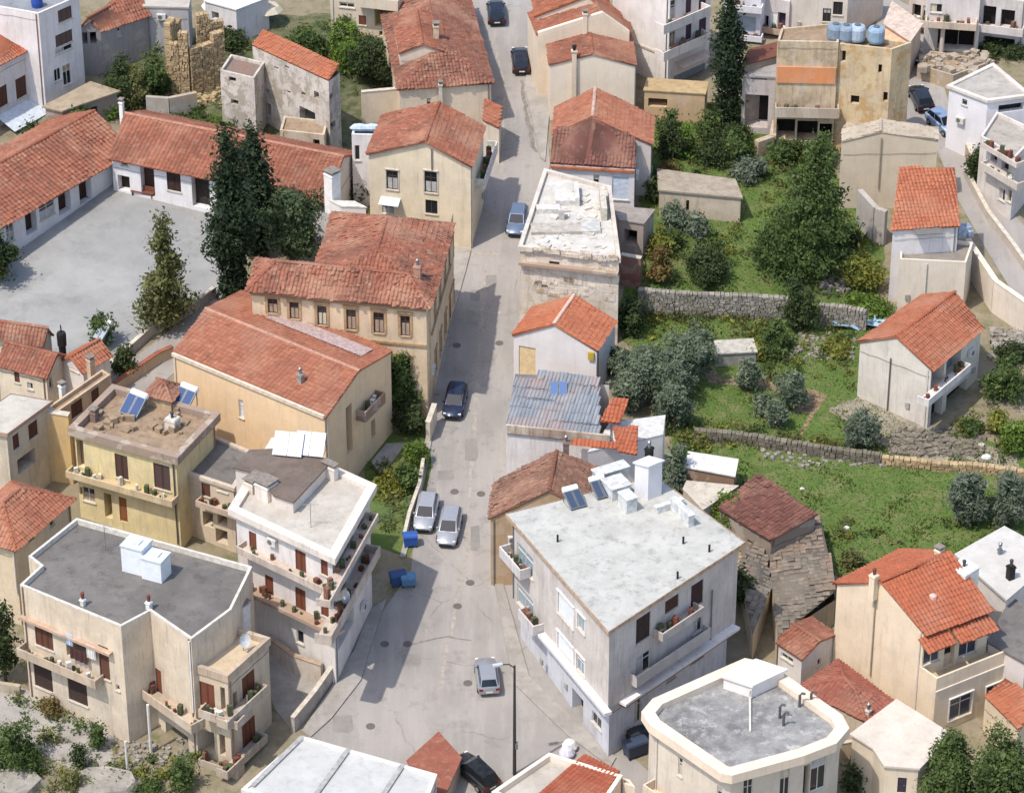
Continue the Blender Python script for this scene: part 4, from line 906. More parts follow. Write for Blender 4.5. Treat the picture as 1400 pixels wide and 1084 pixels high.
# gabled house with two windows
b = Bld('gabled_house', 'cream gabled house with two brown windows and red tile roof beside the street', 'house', (1, 635, 815), (1, 1183, 880), (1, 1242, 682), base=(5, 1178, 312), r=1, mat=plaster('d9ccae', .3))
b.w(0, 728, 900, 792, 1008, 'gl', frame=plain('4e3b30', .7), trim=.1, tm=M_SILL); b.w(0, 930, 905, 998, 1025, 'gl', frame=plain('4e3b30', .7), trim=.1, tm=M_SILL, curt=.5); b.w(0, 935, 50, 1000, 130, 'gl', r=5, frame=plain('4e3b30', .7)); b.w(0, 705, 75, 770, 130, 'gl', r=5, curt=.7)
b.gabled(M_RED, 1.85, 1, .2, .25, k=.44).walls(); b.pipe(0, 968, 790, 900, mat=M_STEEL); b.awning(0, 700, 30, 805, 45, .9, .35, plain('cfd5d8', .6), r=5)
for u0, zz in ((3, 5.2), (7.5, 5.2)): b.wm(1, u0, u0+1.1, zz, zz+2.1, 'sh'); b.wm(1, u0, u0+1.1, 1, 3.1, 'dr'); 
for z_ in (b.zg+4.7, b.zg+.0): 
    if z_ > b.zg+1: b.balc_m(1, 2.2, 9.5, z_, .9, .9, 'solid', plaster('cfc3b4', .5), rm=plain('d4cfc6', .7, var=.2))
c = Bld('', '', '', (1, 545, 712), (1, 700, 716), (1, 712, 660), z=b.z-.4, r=1, mat=plaster('d9d9d8', .25), par=b); c.w(0, 560, 770, 590, 850, 'gl'); c.flat(concrete('7d7f80', '6c6e70', .6), .3).walls()
for lab, x in (('pale blue boat-shaped cover on the white annex roof, left one', 590), ('pale blue boat-shaped cover on the white annex roof, right one', 655)):
    q = PZ((1, x, 690), c.z); m = MB(); m.tube([(-.9, 0, .3), (-.6, 0, .35), (0, 0, .38), (.6, 0, .35), (.9, 0, .3)], [.08, .3, .38, .3, .08], 8); o = m.out('covered_boat', plain('b9c8d8', .6)); o.location = (q.x, q.y, c.z-.1); tag(o, lab, 'cover', 'covers on the annex roof')
o = Bld('lean_to', 'small lean-to with orange-red roof on the street side of the gabled house', 'shed', (1, 1245, 640), (1, 1325, 680), (1, 1335, 600), h=3.6, r=1, mat=plaster('cfc4b2', .4)); o.mono(M_REDN, .5, 0, .15).walls()
# long low roofs along the street
b = Bld('long_house', 'long cream house with hipped red roofs running up the street at the top', 'house', (1, 800, 475), (1, 1283, 440), (1, 1150, -40), h=4.4, r=1, mat=plaster('d8cbb2', .25))
b.w(0, 942, 520, 966, 582, 'gl'); b.hipped(M_OLD, 1.9, 1, .25, ins=5.0, messy=1.5).walls(); b.chimney((1, 1015, 470), .3, .5, plain('cfc5b5', .8))
c = Bld('', '', '', (1, 800, 288), (1, 1045, 280), (1, 1010, 100), z=b.z+1.6, r=1, mat=b.mat, par=b); c.w(0, 870, 320, 955, 370, 'wsh'); c.gabled(M_RED, .8, 1, .1, .1).walls(); c.chimney((1, 992, 200), .5, 1.3, plain('cdb89c', .85, var=.2), z=c.z+.5)
wall_run('boundary_wall', 'cream boundary wall joining the long house on its left', [(1, 600, 652), (1, 815, 632)], 3.2, .35, plaster('d6c9b0', .3), cop=M_SILL)
# courtyard building, two wings
b = Bld('courtyard_house', 'low white courtyard building of two red-roofed wings meeting at a corner', 'building', (0, -552, 1103), (0, -200, 1290), (0, 680, 785), h=4.3, r=0, mat=plaster('d8d8d6', .2))
for (x0, y0, x1, y1) in ((415, 965, 487, 1095), (305, 1030, 377, 1150)): b.wl(1, x0, y0, x1, y1, 'op', deep=.7, col=plain('3c2520', .8))
b.wl(1, 130, 125, 197, 250, 'op', r=4, deep=.7, col=plain('3c2520', .8)); b.wl(1, 205, 80, 292, 170, 'gl', r=4, curt=.5); b.wl(1, 30, 190, 75, 290, 'gl', r=4)
b.gabled(M_RED, 2.0, 1, .7, .1, w=.46).walls()
c = Bld('', '', '', (0, 590, 822), (0, 1740, 1055), (0, 1890, 820), h=4.4, r=0, mat=b.mat, par=b)
c.w(0, 640, 848, 677, 882, 'gl'); c.w(0, 622, 925, 690, 1018, 'op', col=plain('2c201d', .8), deep=.7); c.w(0, 740, 872, 823, 1045, 'op', col=plain('3c2520', .8), deep=.7); c.w(0, 880, 905, 960, 1020, 'sh', col=plain('35231e', .8)); c.w(0, 1012, 935, 1115, 1110, 'op', col=plain('2a211f', .8), deep=.7); c.w(0, 1180, 990, 1260, 1130, 'sh')
c.gabled(M_RED, 1.9, 0, .6, .15, w=.40, messy=.7, cap=plain('b5806a', .9, var=.2)).walls()
c.chimney((0, 645, 590), .35, 1.0, M_WHT, z=c.z+1.9, cap='slab')
o = thing('bench', 'dark red wooden bench against the white courtyard wall', 'bench', G((0, 757, 1040))); o.rotation_euler = (0, 0, -.33); m = MB(); m.box((-1.1, -.25, .42), (2.2, 0, 0), (0, .5, 0), (0, 0, .07)); m.out('seat', M_RUST, o, world=False); m = MB(); m.box((-1.1, .22, .42), (2.2, 0, 0), (0, .06, 0), (0, 0, .55)); m.out('backrest', M_RUST, o, world=False)
for sx in (-1, .9):
    m = MB(); m.box((sx, -.22, 0), (.1, 0, 0), (0, .44, 0), (0, 0, .42)); m.out('leg', M_WOOD, o, world=False)
# top-left white block
b = Bld('white_block', 'tall white apartment block with brown window boxes in the top left corner', 'building', (0, -160, 10), (0, 225, 72), (0, 418, -20), base=(0, 245, 585), r=0, mat=plaster('dcdad6', .3))
for (x0, y0, x1, y1, k) in ((305, 60, 382, 128, 'sh'), (292, 192, 386, 258, 'sh'), (292, 268, 386, 296, 'gl'), (285, 372, 324, 440, 'gl'), (330, 352, 378, 462, 'gl')): b.wl(1, x0, y0, x1, y1, k, col=plain('5e4a44', .7) if k == 'sh' else None)
b.flat(concrete('8f9296', '7e8185', .6), .5).walls(); q = PZ((0, 195, 10), b.z); m = MB(); m.lathe((0, 0, 0), [(.5, 0), (.55, .5), (.5, 1.0), (.2, 1.1)], 12); o = m.out('water_barrel', plain('2c4f9a', .5)); o.location = (q.x, q.y, b.z-.5); tag(o, 'blue plastic barrel on the white block roof, top left', 'barrel')
# left-edge house with awning
b = Bld('awning_house', 'white house with orange gabled roof and white awning at the upper left edge', 'house', (0, -420, 180), (0, -200, 445), (0, 178, 243), h=6.5, D=(0, -80, 130), r=0, mat=plaster('d5d1ca', .35))
b.wl(1, -30, 480, 42, 590); b.wl(1, 80, 425, 142, 535); b.wl(1, 170, 395, 206, 515); b.gabled(M_REDN, 1.6, 1, .3).walls(); b.awning(1, -20, 600, 228, 500, 2.2, .9, plain('c9d0d6', .6))
# grey house with red roof, top
b = Bld('grey_house', 'small grey house with faded red roof next to the tall white block', 'house', (0, 415, 165), (0, 530, 158), (0, 780, 82), D=(0, 640, -20), h=4.6, r=0, mat=plaster('9c9894', .5)); b.w(0, 425, 175, 465, 235, 'op'); b.w(0, 475, 172, 512, 232, 'op'); b.w(1, 620, 150, 640, 190, 'gl'); b.gabled(M_RED, 1.2, 1, .3).walls()
b = Bld('pale_shed', 'pale grey shed with light flat roof at the top behind the red roof', 'shed', (0, 760, 38), (0, 995, 45), (0, 1010, -30), h=5, r=0, mat=plaster('a7a6a5', .4)); b.slab(M_LROOF, .15, .1).walls()
for i, (x, y, lab) in enumerate(((1150, 40, 'white tarpaulin canopy at the top, leftmost of three'), (1290, 50, 'white tarpaulin canopy at the top, middle of three'), (1420, 60, 'cream tarpaulin canopy at the top, rightmost of three'))):
    q = G((0, x, y+70)); o = thing('canopy', lab, 'canopy', q, 'canopies at the top'); m = MB(); m.lathe((0, 0, 1.9), [(1.5, -.35), (1.1, .1), (.6, .35), (.05, .6)], 8); m.out('canopy_top', plain('d5d2cb' if i < 2 else 'c9bda6', .8, var=.1), o, world=False); m = MB(); m.tube([(0, 0, 0), (0, 0, 2.8)], .06, 6); m.out('pole', M_STEEL, o, world=False)
b = Bld('white_shed', 'low white shed with pale roof behind the tarpaulin canopies', 'shed', (0, 1085, 10), (0, 1250, 55), (0, 1420, -10), h=3.6, r=0, mat=plaster('d6d4d0', .3)); b.w(0, 1120, 60, 1160, 110, 'op'); b.slab(plain('d3d0ca', .8, var=.1), .1, .1).walls()
b = Bld('cream_block', 'cream apartment building with curved balcony at the top behind the green trees', 'building', (1, 430, -60), (1, 780, -20), (1, 960, -150), base=(1, 790, 215), r=1, mat=plaster('cfc3aa', .35)); b.w(0, 582, 82, 622, 136, col=M_SHUTR); b.w(0, 665, 40, 757, 150, 'op', deep=.8, col=plain('b0a050', .8)); b.w(0, 480, 10, 560, 45, 'gl'); b.w(0, 690, 165, 730, 195, 'op'); b.flat(M_LROOF, .3).walls(); b.balcony(0, 560, 60, 790, 40, 1.3, .9)
# ruined plastered house
b = Bld('ruined_house', 'roughly plastered ruin with pocked grey walls under a strip of orange-red roof', 'ruin', (1, 20, 245), (1, 420, 432), (1, 482, 385), base=(1, 436, 850), r=1, mat=plaster('c6c0b4', .55, '76706a', .36, 'a39a8a'))
for (x0, y0, x1, y1) in ((135, 350, 158, 372), (190, 345, 215, 368), (95, 470, 112, 492), (205, 478, 222, 500), (280, 485, 300, 512), (345, 480, 372, 530), (50, 560, 75, 690)): b.w(0, x0, y0, x1, y1, 'op', deep=.5)
b.wl(0, 268, 560, 352, 640, 'op', deep=.7, col=plain('4c4c4a', .9)); b.wl(0, 340, 655, 372, 700, 'op', deep=.5); b.wl(0, 95, 545, 118, 610, 'op', deep=.5); b.w(1, 428, 505, 446, 520, 'op', deep=.4); b.w(1, 428, 660, 460, 670, 'op', deep=.4); A, B_, C, D = b.top
b.walls(); H = V((0, 0, 1.7)); d_ = (D-A)*.9; tile_plane(b.o, A+V((0, 0, .1)), B_+V((0, 0, .1)), C+H*.5, D+H*.5, M_REDN)
c = Bld('', '', '', (0, 1165, 372), (0, 1345, 415), (0, 1400, 330), h=6.6, r=0, mat=b.mat, par=b); c.w(0, 1222, 525, 1262, 560, 'op', deep=.5); c.w(0, 1210, 405, 1250, 440, 'op', deep=.4); c.flat(M_BRICK, .3).walls()
c = Bld('', '', '', (1, 165, 690), (1, 400, 715), (1, 420, 640), h=3.4, r=1, mat=plaster('c4b8a0', .5, peel=.2), par=b); c.w(0, 340, 738, 376, 780, 'op', deep=.5); c.flat(M_JUNK, .2).walls()
# stone tower ruin
g = G((0, 930, 470)); o = thing('stone_ruin', 'tall jagged ruin of tan rubble stone walls above the courtyard building', 'ruin', g)
for k, (p, q, hh) in enumerate((((0, 912, 500), (0, 1012, 505), 7.2), ((0, 1012, 505), (0, 1190, 440), 6.2), ((0, 905, 500), (0, 960, 420), 7.8), ((0, 1050, 400), (0, 1195, 380), 6.8))):
    a_, b_ = G(p), G(q); L = (b_-a_).length; ns = max(2, int(L/1.1))
    for i in range(ns):
        h_ = hh*random.uniform(.78, 1.0); p0 = a_+(b_-a_)*(i/ns); p1 = a_+(b_-a_)*((i+1)/ns); stones('rubble', p0-V((0, 0, .3)), p1-V((0, 0, .3)), h_, .55, M_STNT, o, .42, jit=.12)
wall_run('low_wall', 'low grey rendered wall at the foot of the stone ruin', [(0, 780, 612), (0, 900, 620), (0, 1045, 590)], 2.0, .4, plaster('a9a498', .6, peel=.2))
o = Bld('terrace_slab', 'tan concrete canopy slab beside the foot of the white block', 'shed', (0, 240, 570), (0, 330, 590), (0, 620, 490), D=(0, 480, 445), h=2.8, r=0, mat=plaster('8f8474', .7)); o.w(1, 400, 600, 520, 640, 'op'); o.slab(concrete('a89880', '94846c', .6), .15, .2).walls()
# ------------------------------------------------------------------ buildings, right of the street
M_GRY = tiles_mat('8b9095', '7a7f85', '66686c', .5, .3)
b = Bld('top_house', 'cream house with red roof at the very top right of the street', 'house', (2, 165, 92), (2, 560, 100), (2, 540, 0), h=6.3, r=2, mat=plaster('d9ccb4', .2)); b.gabled(M_RED, 2.2, 1, .15, .1, k=.3).walls()
b = Bld('stepped_house', 'cream house with red roof behind a pale parapet, second from the top', 'house', (2, 175, 198), (2, 660, 192), (2, 600, 60), h=6.0, r=2, mat=plaster('d7c8ae', .2)); b.gabled(M_RED, 2.0, 1, .1, -.25, k=.3).walls(); b.chimney((2, 425, 130), .4, 1.2, z=b.z+1.2)
A, B_ = b.top[:2]; ap = B_+(A-B_)*.3+V((0, 0, 2.0)); m = MB()
for p, q in ((A, ap), (ap, B_)): d = V((0, 0, .42)); t = V((0, .4, 0)); m.hexa([p, q, q+t, p+t], [p+d, q+d, q+t+d, p+t+d])
m.out('parapet', plaster('dccfb8', .2), b.o)
b = Bld('blank_gable_house', 'cream house with blank gable wall, chimney breast and red tile roof', 'house', (2, 240, 347), (2, 690, 350), (2, 655, 122), h=5.6, r=2, mat=plaster('dbcfb8', .12))
b.gabled(M_RED, 1.1, 1, .15, .1).walls(); m = MB(); u, z, _ = b.uv(0, 368, 300); m.box(b.pt(0, u-.22, b.zb, .002), b.edge(0)[1]*.44, b.edge(0)[2]*.3, V((0, 0, b.z+1.5-b.zb))); m.box(b.pt(0, u-.3, b.z+1.5, -.08), b.edge(0)[1]*.6, b.edge(0)[2]*.46, V((0, 0, .12))); ch = m.out('chimney', plaster('cfc0a8', .3), b.o); m = MB(); q = b.pt(0, u, b.z+1.62, .15); m.lathe(q, [(.14, 0), (.14, .3), (.22, .32), (.2, .5)], 8); m.out('chimney_pot', M_BLACK, ch)
b = Bld('brown_hip_house', 'house with red gable roof and lower dark brown front roof', 'house', (2, 258, 718), (2, 775, 770), (2, 784, 622), h=5.2, r=2, mat=plaster('c9c2b8', .3)); b.w(1, 779, 800, 783, 850, 'gl'); b.gabled(M_RED, 2.2, 1, .15, .1, k=.6, cap=plain('c5a898', .9, var=.2)).walls()
A, B_ = b.top[:2]; apx = B_+(A-B_)*.6+V((0, 0, 2.2)); e1 = PZ((2, 240, 862), b.z-.6); e2 = PZ((2, 692, 890), b.z-.6); mid = e1*.6+e2*.4
t0 = V((0, -.1, .05)); Bt = A+(B_-A)*.84
tile_plane(b.o, e1, mid, apx+t0, A+t0, M_BRN, messy=1.5, name='front_roof'); tile_plane(b.o, mid, e2, Bt+V((0, -.1, .35)), apx+t0, M_BRN, messy=1.5, name='front_roof')
c = Bld('', '', '', (2, 245, 870), (2, 688, 897), (2, 700, 772), z=b.z-.75, r=2, mat=plaster('d8d8d8', .3), par=b); c.w(0, 470, 925, 500, 1000, 'gl'); c.w(0, 570, 935, 655, 1060, 'rol', col=plain('c3ccd8', .6)); c.walls().slab(M_BRN, .04, .0); c.ledge(0, c.z-.3, .25, .2, plain('b06a45', .9, var=.3))
c.w
# white apartment block with balconies
b = Bld('balcony_block', 'white apartment block with stacked balconies beside the tall cypress', 'building', (2, 575, -190), (2, 840, -70), (2, 1095, -160), base=(2, 862, 470), r=2, mat=plaster('dcd8d0', .3))
for (x0, y0, x1, y1) in ((872, 10, 905, 110), (960, -25, 988, 75), (1030, -50, 1066, 55), (872, 150, 905, 255), (960, 120, 988, 215), (1030, 95, 1066, 195)): b.wl(1, x0, y0, x1, y1, 'sh' if x0 > 900 else 'gl', col=plain('4a3340', .7) if x0 > 900 else None)
b.wl(1, 895, 405, 1058, 480, 'rol', col=plain('8a8d92', .6)); b.flat(M_WROOF, .4).walls()
for y0, y1 in ((175, 92), (312, 240)): b.balcony(1, 842, y0, 1090, y1, 1.2, .75, mat=plaster('d9d2c8', .35))
b.ledge(0, b.zg+3.2, .1, .2); 
b.awning(1, 905, 320, 1060, 270, 1.0, .3, plain('cbb3a0', .8))
# house with white cluttered flat roof
b = Bld('rooftop_house', 'old peeling house with cluttered white flat roof beside the parked dark car', 'house', (6, 80, 295), (6, 605, 355), (6, 555, -20), D=(6, 215, -110), h=8.4, r=6, mat=plaster('d9cfbd', .5, '8a7f74', .28, 'c0b39c'))
b.w(0, 235, 375, 290, 415, 'op', deep=.5, col=M_BRICK); b.flat(concrete('c9c5bc', 'b5b0a6', .6, '8d867c', .5), .35, .15, .3, plaster('c9c2b4', .5)).walls()
b.ledge(0, b.z-1.6, .5, .25, plaster('a08c78', .8)); b.w
for i, (x, y, sx, sy, hz, cc) in enumerate(((330, 60, 2.0, 1.4, .5, 'd6d2ca'), (270, 210, 4.2, 1.6, .25, 'b4aca0'), (430, 200, 2.4, 2.0, .2, 'bdbab4'), (300, 150, .5, .5, .8, 'cfcac0'), (230, 110, 2.0, .9, .3, 'd4d0c8'), (520, 100, .5, 4, 1.0, 'c8bfae'), (380, 40, .4, 3, .6, 'd2cec6'))):
    q = PZ((6, x, y), b.z-.3); m = MB(); m.cbox((q.x, q.y, b.z-.345), sx, sy, hz+.037*i, .03); m.out('roof_box', plain(cc, .85, var=.2), b.o)
m = MB()
for i in range(70):
    ta, tb = random.uniform(.1, .88), random.uniform(.06, .9); A_, B__, C_, D_ = b.c; q = (A_*(1-ta)+B__*ta)*(1-tb)+(D_*(1-ta)+C_*ta)*tb; s_ = random.uniform(.15, .9); m.cbox((q.x, q.y, b.z-.36), s_, s_*random.uniform(.4, 1.2), random.uniform(.03, .2), random.random()*3)
m.out('roof_clutter', concrete('cdc9c0', 'b8b2a6', 1.3, '7d766c', .5), b.o, kind='stuff')
m = MB()
for i in range(34):
    u = random.uniform(0, b.edge(0)[3]-.6); m.box(b.pt(0, u, b.z-random.uniform(.1, .5), .12), b.edge(0)[1]*random.uniform(.25, .9), b.edge(0)[2]*random.uniform(.05, .22), V((0, 0, random.uniform(.15, .55))))
for i in range(26):
    u = random.uniform(0, b.edge(0)[3]-.9); m.box(b.pt(0, u, b.z-random.uniform(1.2, 4.5), -.05), b.edge(0)[1]*random.uniform(.3, 1.3), b.edge(0)[2]*.09, V((0, 0, random.uniform(.2, .9))))
m.out('broken_plaster', plaster('d6ccb9', .5, peel=.25), b.o, kind='stuff')
# small white house with orange roof
b = Bld('white_cottage', 'small white house with new orange tile roof, gable to the viewer and beige panel', 'house', (6, 48, 770), (6, 487, 850), (6, 585, 702), h=4.5, r=6, mat=plaster('d7d4ce', .15))
b.w(0, 75, 822, 163, 990, 'rol', col=plain('d7bd92', .8, var=.1)); b.gabled(M_REDN, 1.75, 1, .15, .12, k=.51, cap=plain('d9b8a4', .9)).walls()
u, z, _ = b.uv(0, 445, 850); m = MB(); m.box(b.pt(0, u, z-.75, .003), b.edge(0)[1]*.5, b.edge(0)[2]*.2, V((0, 0, .7))); m.out('meter_box', plain('b89d3a', .6), b.o)
# grey sheet-roofed house
b = Bld('sheet_roof_house', 'white house with rusty grey corrugated roof and stained parapet', 'house', (10, 8, 205), (10, 560, 262), (10, 552, -15), h=5.6, D=(10, 55, -35), r=10, mat=plaster('d6d4d0', .3))
b.walls(); A, B_, C, D = b.top; tile_plane(b.o, A+V((0, .3, -.1)), B_+V((-.8, .3, -.1)), C+V((-.8, 0, .7)), D+V((0, 0, .7)), M_GRY, .3, 1.2, 1.2)
m = MB(); P, e, nn, L = b.edge(0); m.box(b.pt(0, 0, b.z-.5, .003), e*L, nn*.2, V((0, 0, .75))); m.out('parapet', plaster('c6bba8', .9, '6b4a3a'), b.o)
q = (A+B_+C+D)/4
solar_heater('bluish solar panel lying on the corrugated grey roof', PZ((6, 770-690+205, 1045), b.z+.6), math.radians(-90), b.z+.25, 1.4, '5a6f96', .5, tank=False)
c = Bld('', '', '', (10, 440, 345), (10, 838, 252), (10, 850, 150), D=(10, 560, 190), z=b.z-.6, r=10, mat=plaster('dedcd8', .15), par=b); c.walls().slab(plain('c9c7c2', .8, var=.15), .1, .02)
f = lambda x, y, z: PZ((10, x, y), z)
tile_plane(b.o, f(600, 338, b.z), f(700, 355, b.z), f(706, 207, b.z+.9), f(570, 205, b.z+.9), M_REDN); tile_plane(b.o, f(505, 178, b.z+.5), f(610, 190, b.z+.5), f(655, 70, b.z+1.2), f(570, 52, b.z+1.2), M_REDN)
tile_plane(b.o, f(340, 300, b.z-.4), f(610, 325, b.z-.4), f(600, 300, b.z-.1), f(380, 270, b.z-.1), M_REDN)
# house with brown gable roof
b = Bld('brown_roof_house', 'tan house with mottled brown gable roof half hidden by the big grey building', 'house', (10, -75, 692), (10, 545, 690), (10, 590, 470), D=(10, -45, 505), h=6.2, r=10, mat=plaster('b59a76', .45))
b.w(3, 1330, 700, 1390, 640, 'gl', r=9); b.gabled(M_DULL, 2.5, 1, .2, .1, messy=1.6, cap=plain('8c5a44', .9, var=.3)).walls(); b.chimney((10, 325, 330), .45, .8, M_BRICK, z=b.z+2.2, cap='pot'); b.w
# big grey building
b = Bld('grey_corner_building', 'large grey three-storey corner building with pale flat roof, overhanging upper floors and red-brown windows', 'building', (10, 42, 690), (14, 555, 218), (10, 1238, 832), D=(10, 790, 500), h=12.2, r=14, mat=plaster('c4bfb7', .5))
wsh = plain('d3d6d6', .7, var=.08); db = plain('3a2a28', .8)
b.wl(0, 282, 10, 366, 125, 'rol', col=wsh, trim=.1, tm=M_WHT); b.wl(0, 386, 122, 426, 205, 'gl', col=glass('8fa0a8'), trim=.1, tm=M_WHT); b.wl(0, 280, 222, 364, 330, 'rol', col=wsh, trim=.1, tm=M_WHT); b.wl(0, 380, 335, 424, 425, 'gl', col=glass('7c8c96'), trim=.1, tm=M_WHT); b.wl(0, 66, 810, 150, 920, 'gl', r=10, col=glass('8d9ca4')); b.wl(0, 66, -30, 150, 70, 'gl', col=glass('8d9ca4'))
b.wl(1, 697, 168, 770, 300, 'rol', col=db); b.wl(1, 850, 72, 920, 140, 'rol', col=plain('4a2e26', .8)); b.wl(1, 988, -10, 1050, 112, 'rol', col=plain('3c2626', .8)); b.wl(1, 697, 370, 770, 470, 'gl', curt=.9); b.wl(1, 1000, 165, 1045, 245, 'gl')
_, zz, _ = b.uv(0, 545, 640); b.zb = zz; b.slab(concrete('bab8b0', 'a9a79f', .5, '7a7770', .65), .25, .35, plain('c0a48a', .85, var=.25)).walls()
low = Bld('', '', '', None, None, None, z=zz+.05, cw=b.offs(-.45), r=14, mat=plaster('c6cbd0', .4), par=b); low.wl(0, 358, 525, 416, 720, 'op', deep=.8); low.wl(0, 462, 640, 512, 700, 'gl'); low.wl(0, 200, 440, 250, 560, 'rol', col=plain('b5b9bc', .7)); low.wl(0, 130, 420, 180, 500, 'gl'); low.wl(1, 688, 585, 722, 720, 'gl'); low.wl(1, 990, 350, 1050, 400, 'gl'); low.wl(1, 860, 450, 905, 500, 'gl'); low.walls()
m = MB(); m.quad(*[V((q.x, q.y, zz)) for q in reversed(b.c)]); m.out('soffit', b.mat, b.o); lm = plaster('d8d6d2', .3)
m = MB(); P, e, nn, L = b.edge(0); m.box(b.pt(0, L*.35, zz, .003), e*(L*.65+.6), nn*.6, V((0, 0, .25))); P, e, nn, L = b.edge(1); m.box(b.pt(1, L*.08, zz-.05, .003), e*(L*.9), nn*.7, V((0, 0, .22))); m.out('ledge', lm, b.o)
m = MB(); P, e, nn, L = b.edge(1); m.box(b.pt(1, L*.09, zz-.35, .01), e*(L*.88), nn*.5, V((0, 0, .25))); m.out('ledge', M_RUST, b.o)
b.balcony(1, 838, 262, 1055, 160, 1.0, .5, mat=plaster('b7b0a6', .6)); b.balcony(1, 700, 505, 1090, 285, .7, .75, mat=plaster('bdbab4', .4), lev=None)
b.balcony(0, -30, 900, 80, 1010, .9, .7, r=10, mat=plaster('c9c8c4', .4)); b.balcony(0, 70, 170, 150, 245, .9, .7, r=14, mat=plaster('c9c8c4', .4))
b.pipe(1, 1100, 10, 290, mat=M_STEEL)
zr = b.zt
q = PZ((10, 730, 590), zr); c = Bld('', '', '', (10, 690, 400), (10, 762, 420), (10, 835, 390), z=b.zt+3.0, r=10, mat=plaster('d9dadb', .15), par=b, zb=b.zt-.1); c.slab(plain('d5d6d6', .8, var=.1), .12, .1).walls(); c.chimney((10, 765, 345), .5, .5, M_BLACK, cap='pot')
for (x, y, sx, sy, hz) in ((590, 560, 1.6, 1.6, 1.0), (650, 640, .9, 1.3, 1.2), (560, 480, 2.6, 1.0, .9), (940, 690, .5, 2.6, 1.0), (870, 640, 2.2, .4, .5)):
    q = PZ((10, x, y), zr); m = MB(); m.cbox((q.x, q.y, zr-.02), sx, sy, hz, .5); m.cbox((q.x, q.y, zr+hz-.02), sx*1.1, sy*1.1, .1, .5); m.out('roof_box', plain('cfd0ce', .8, var=.2), b.o)
for x, y in ((280, 815), (945, 825), (1083, 868), (915, 1010)):
    q = PZ((10, x, y), zr); m = MB(); m.tube([(q.x, q.y, zr-.05), (q.x, q.y, zr+.6)], .09, 6); m.out('vent_pipe', M_BLACK, b.o)
for lab, x, y in (('white solar water heater on the pale flat roof, left one', 365, 610), ('white solar water heater on the pale flat roof, right one', 505, 555)):
    q = PZ((10, x, y), zr); solar_heater(lab, q, math.radians(-65), zr, 1.35, '3f4a5c', .75)
# street lamp
o = thing('street_lamp', 'tall dark street lamp pole in front of the grey corner building', 'street lamp', G((14, 52, 985))); m = MB(); m.tube([(0, 0, -.3), (0, 0, 5), (0, 0, 9.8)], [.14, .11, .08], 8); m.out('pole', plain('3a3634', .7), o, world=False); m = MB(); m.tube([(0, 0, 9.6), (-.4, -.1, 10.0), (-1.1, -.3, 10.1)], .045, 6); m.out('arm', plain('3a3634', .7), o, world=False); m = MB(); m.cbox((-1.2, -.33, 10.02), .7, .28, .16, .25); m.out('lamp_head', plain('b9bcbe', .5), o, world=False); m = MB(); m.cbox((.15, 0, 2.4), .2, .3, .5); m.out('meter_box', M_STEEL, o, world=False)
# round-cornered building bottom
b = Bld('round_corner_building', 'cream building with rounded corners and mottled grey flat roof at the bottom', 'building', (14, 768, 640), (14, 768, 640), (14, 768, 640), h=9.0, poly=[(14, 768, 655), (14, 800, 705), (14, 1165, 955), (14, 1200, 962), (15, 210, 862), (15, 370, 800), (15, 425, 735), (15, 395, 680), (14, 1380, 415), (14, 1280, 395), (14, 1165, 445), (14, 815, 600)], r=14, mat=plaster('cdc4b2', .3))
b.w(1, 920, 890, 938, 1000, 'gl'); b.w(1, 1125, 1040, 1160, 1150, 'gl'); b.w(3, 1265, 1010, 1310, 1150, 'gl'); b.w(3, 105, 960, 150, 1100, 'gl', r=15); b.w(4, 230, 940, 255, 1100, 'op', r=15, deep=.6); b.w(4, 270, 900, 340, 1050, 'gl', r=15)
b.flat(concrete('8b8a87', '5d5c5a', .45, 'bdbab4', .75), .5, .55, .75, plaster('d8c8ae', .2), t=.35, cop=plaster('dccdb6', .2)).walls()
_, zz, _ = b.uv(1, 900, 1010); 
b.balc_m(1, 0, b.edge(1)[3]*.98, zz-2.2, 1.1, .85, 'solid', plaster('d3c3aa', .3)); b.balc_m(4, 0, b.edge(4)[3]*1.0, zz-2.2, 1.3, .85, 'solid', plaster('d3c3aa', .3))
c = Bld('', '', '', (14, 1160, 470), (14, 1310, 520), (14, 1480, 440), z=b.z+.5, r=14, mat=plaster('dedad2', .1), par=b, zb=b.z-.6); c.slab(plaster('e0dcd4', .15), .2, .15).walls()
for x, y in ((205, 620), (265, 610), (100, 680), (120, 720)):
    q = PZ((15, x, y), b.z-.4); m = MB(); m.tube([(q.x, q.y, b.z-.5), (q.x, q.y, b.z+.5), (q.x+.12, q.y-.05, b.z+.72), (q.x+.38, q.y-.1, b.z+.7)], .1, 7); m.out('vent_pipe', plain('5a5654', .7), b.o)
m = MB(); q = PZ((14, 1300, 560), b.z); q2 = PZ((14, 1300, 760), b.z-.45); m.tube([(q.x, q.y, b.z+.4), (q.x, q.y, b.z-.3), (q2.x, q2.y, b.z-.42)], .09, 6); m.out('vent_pipe', M_FRAME, b.o)
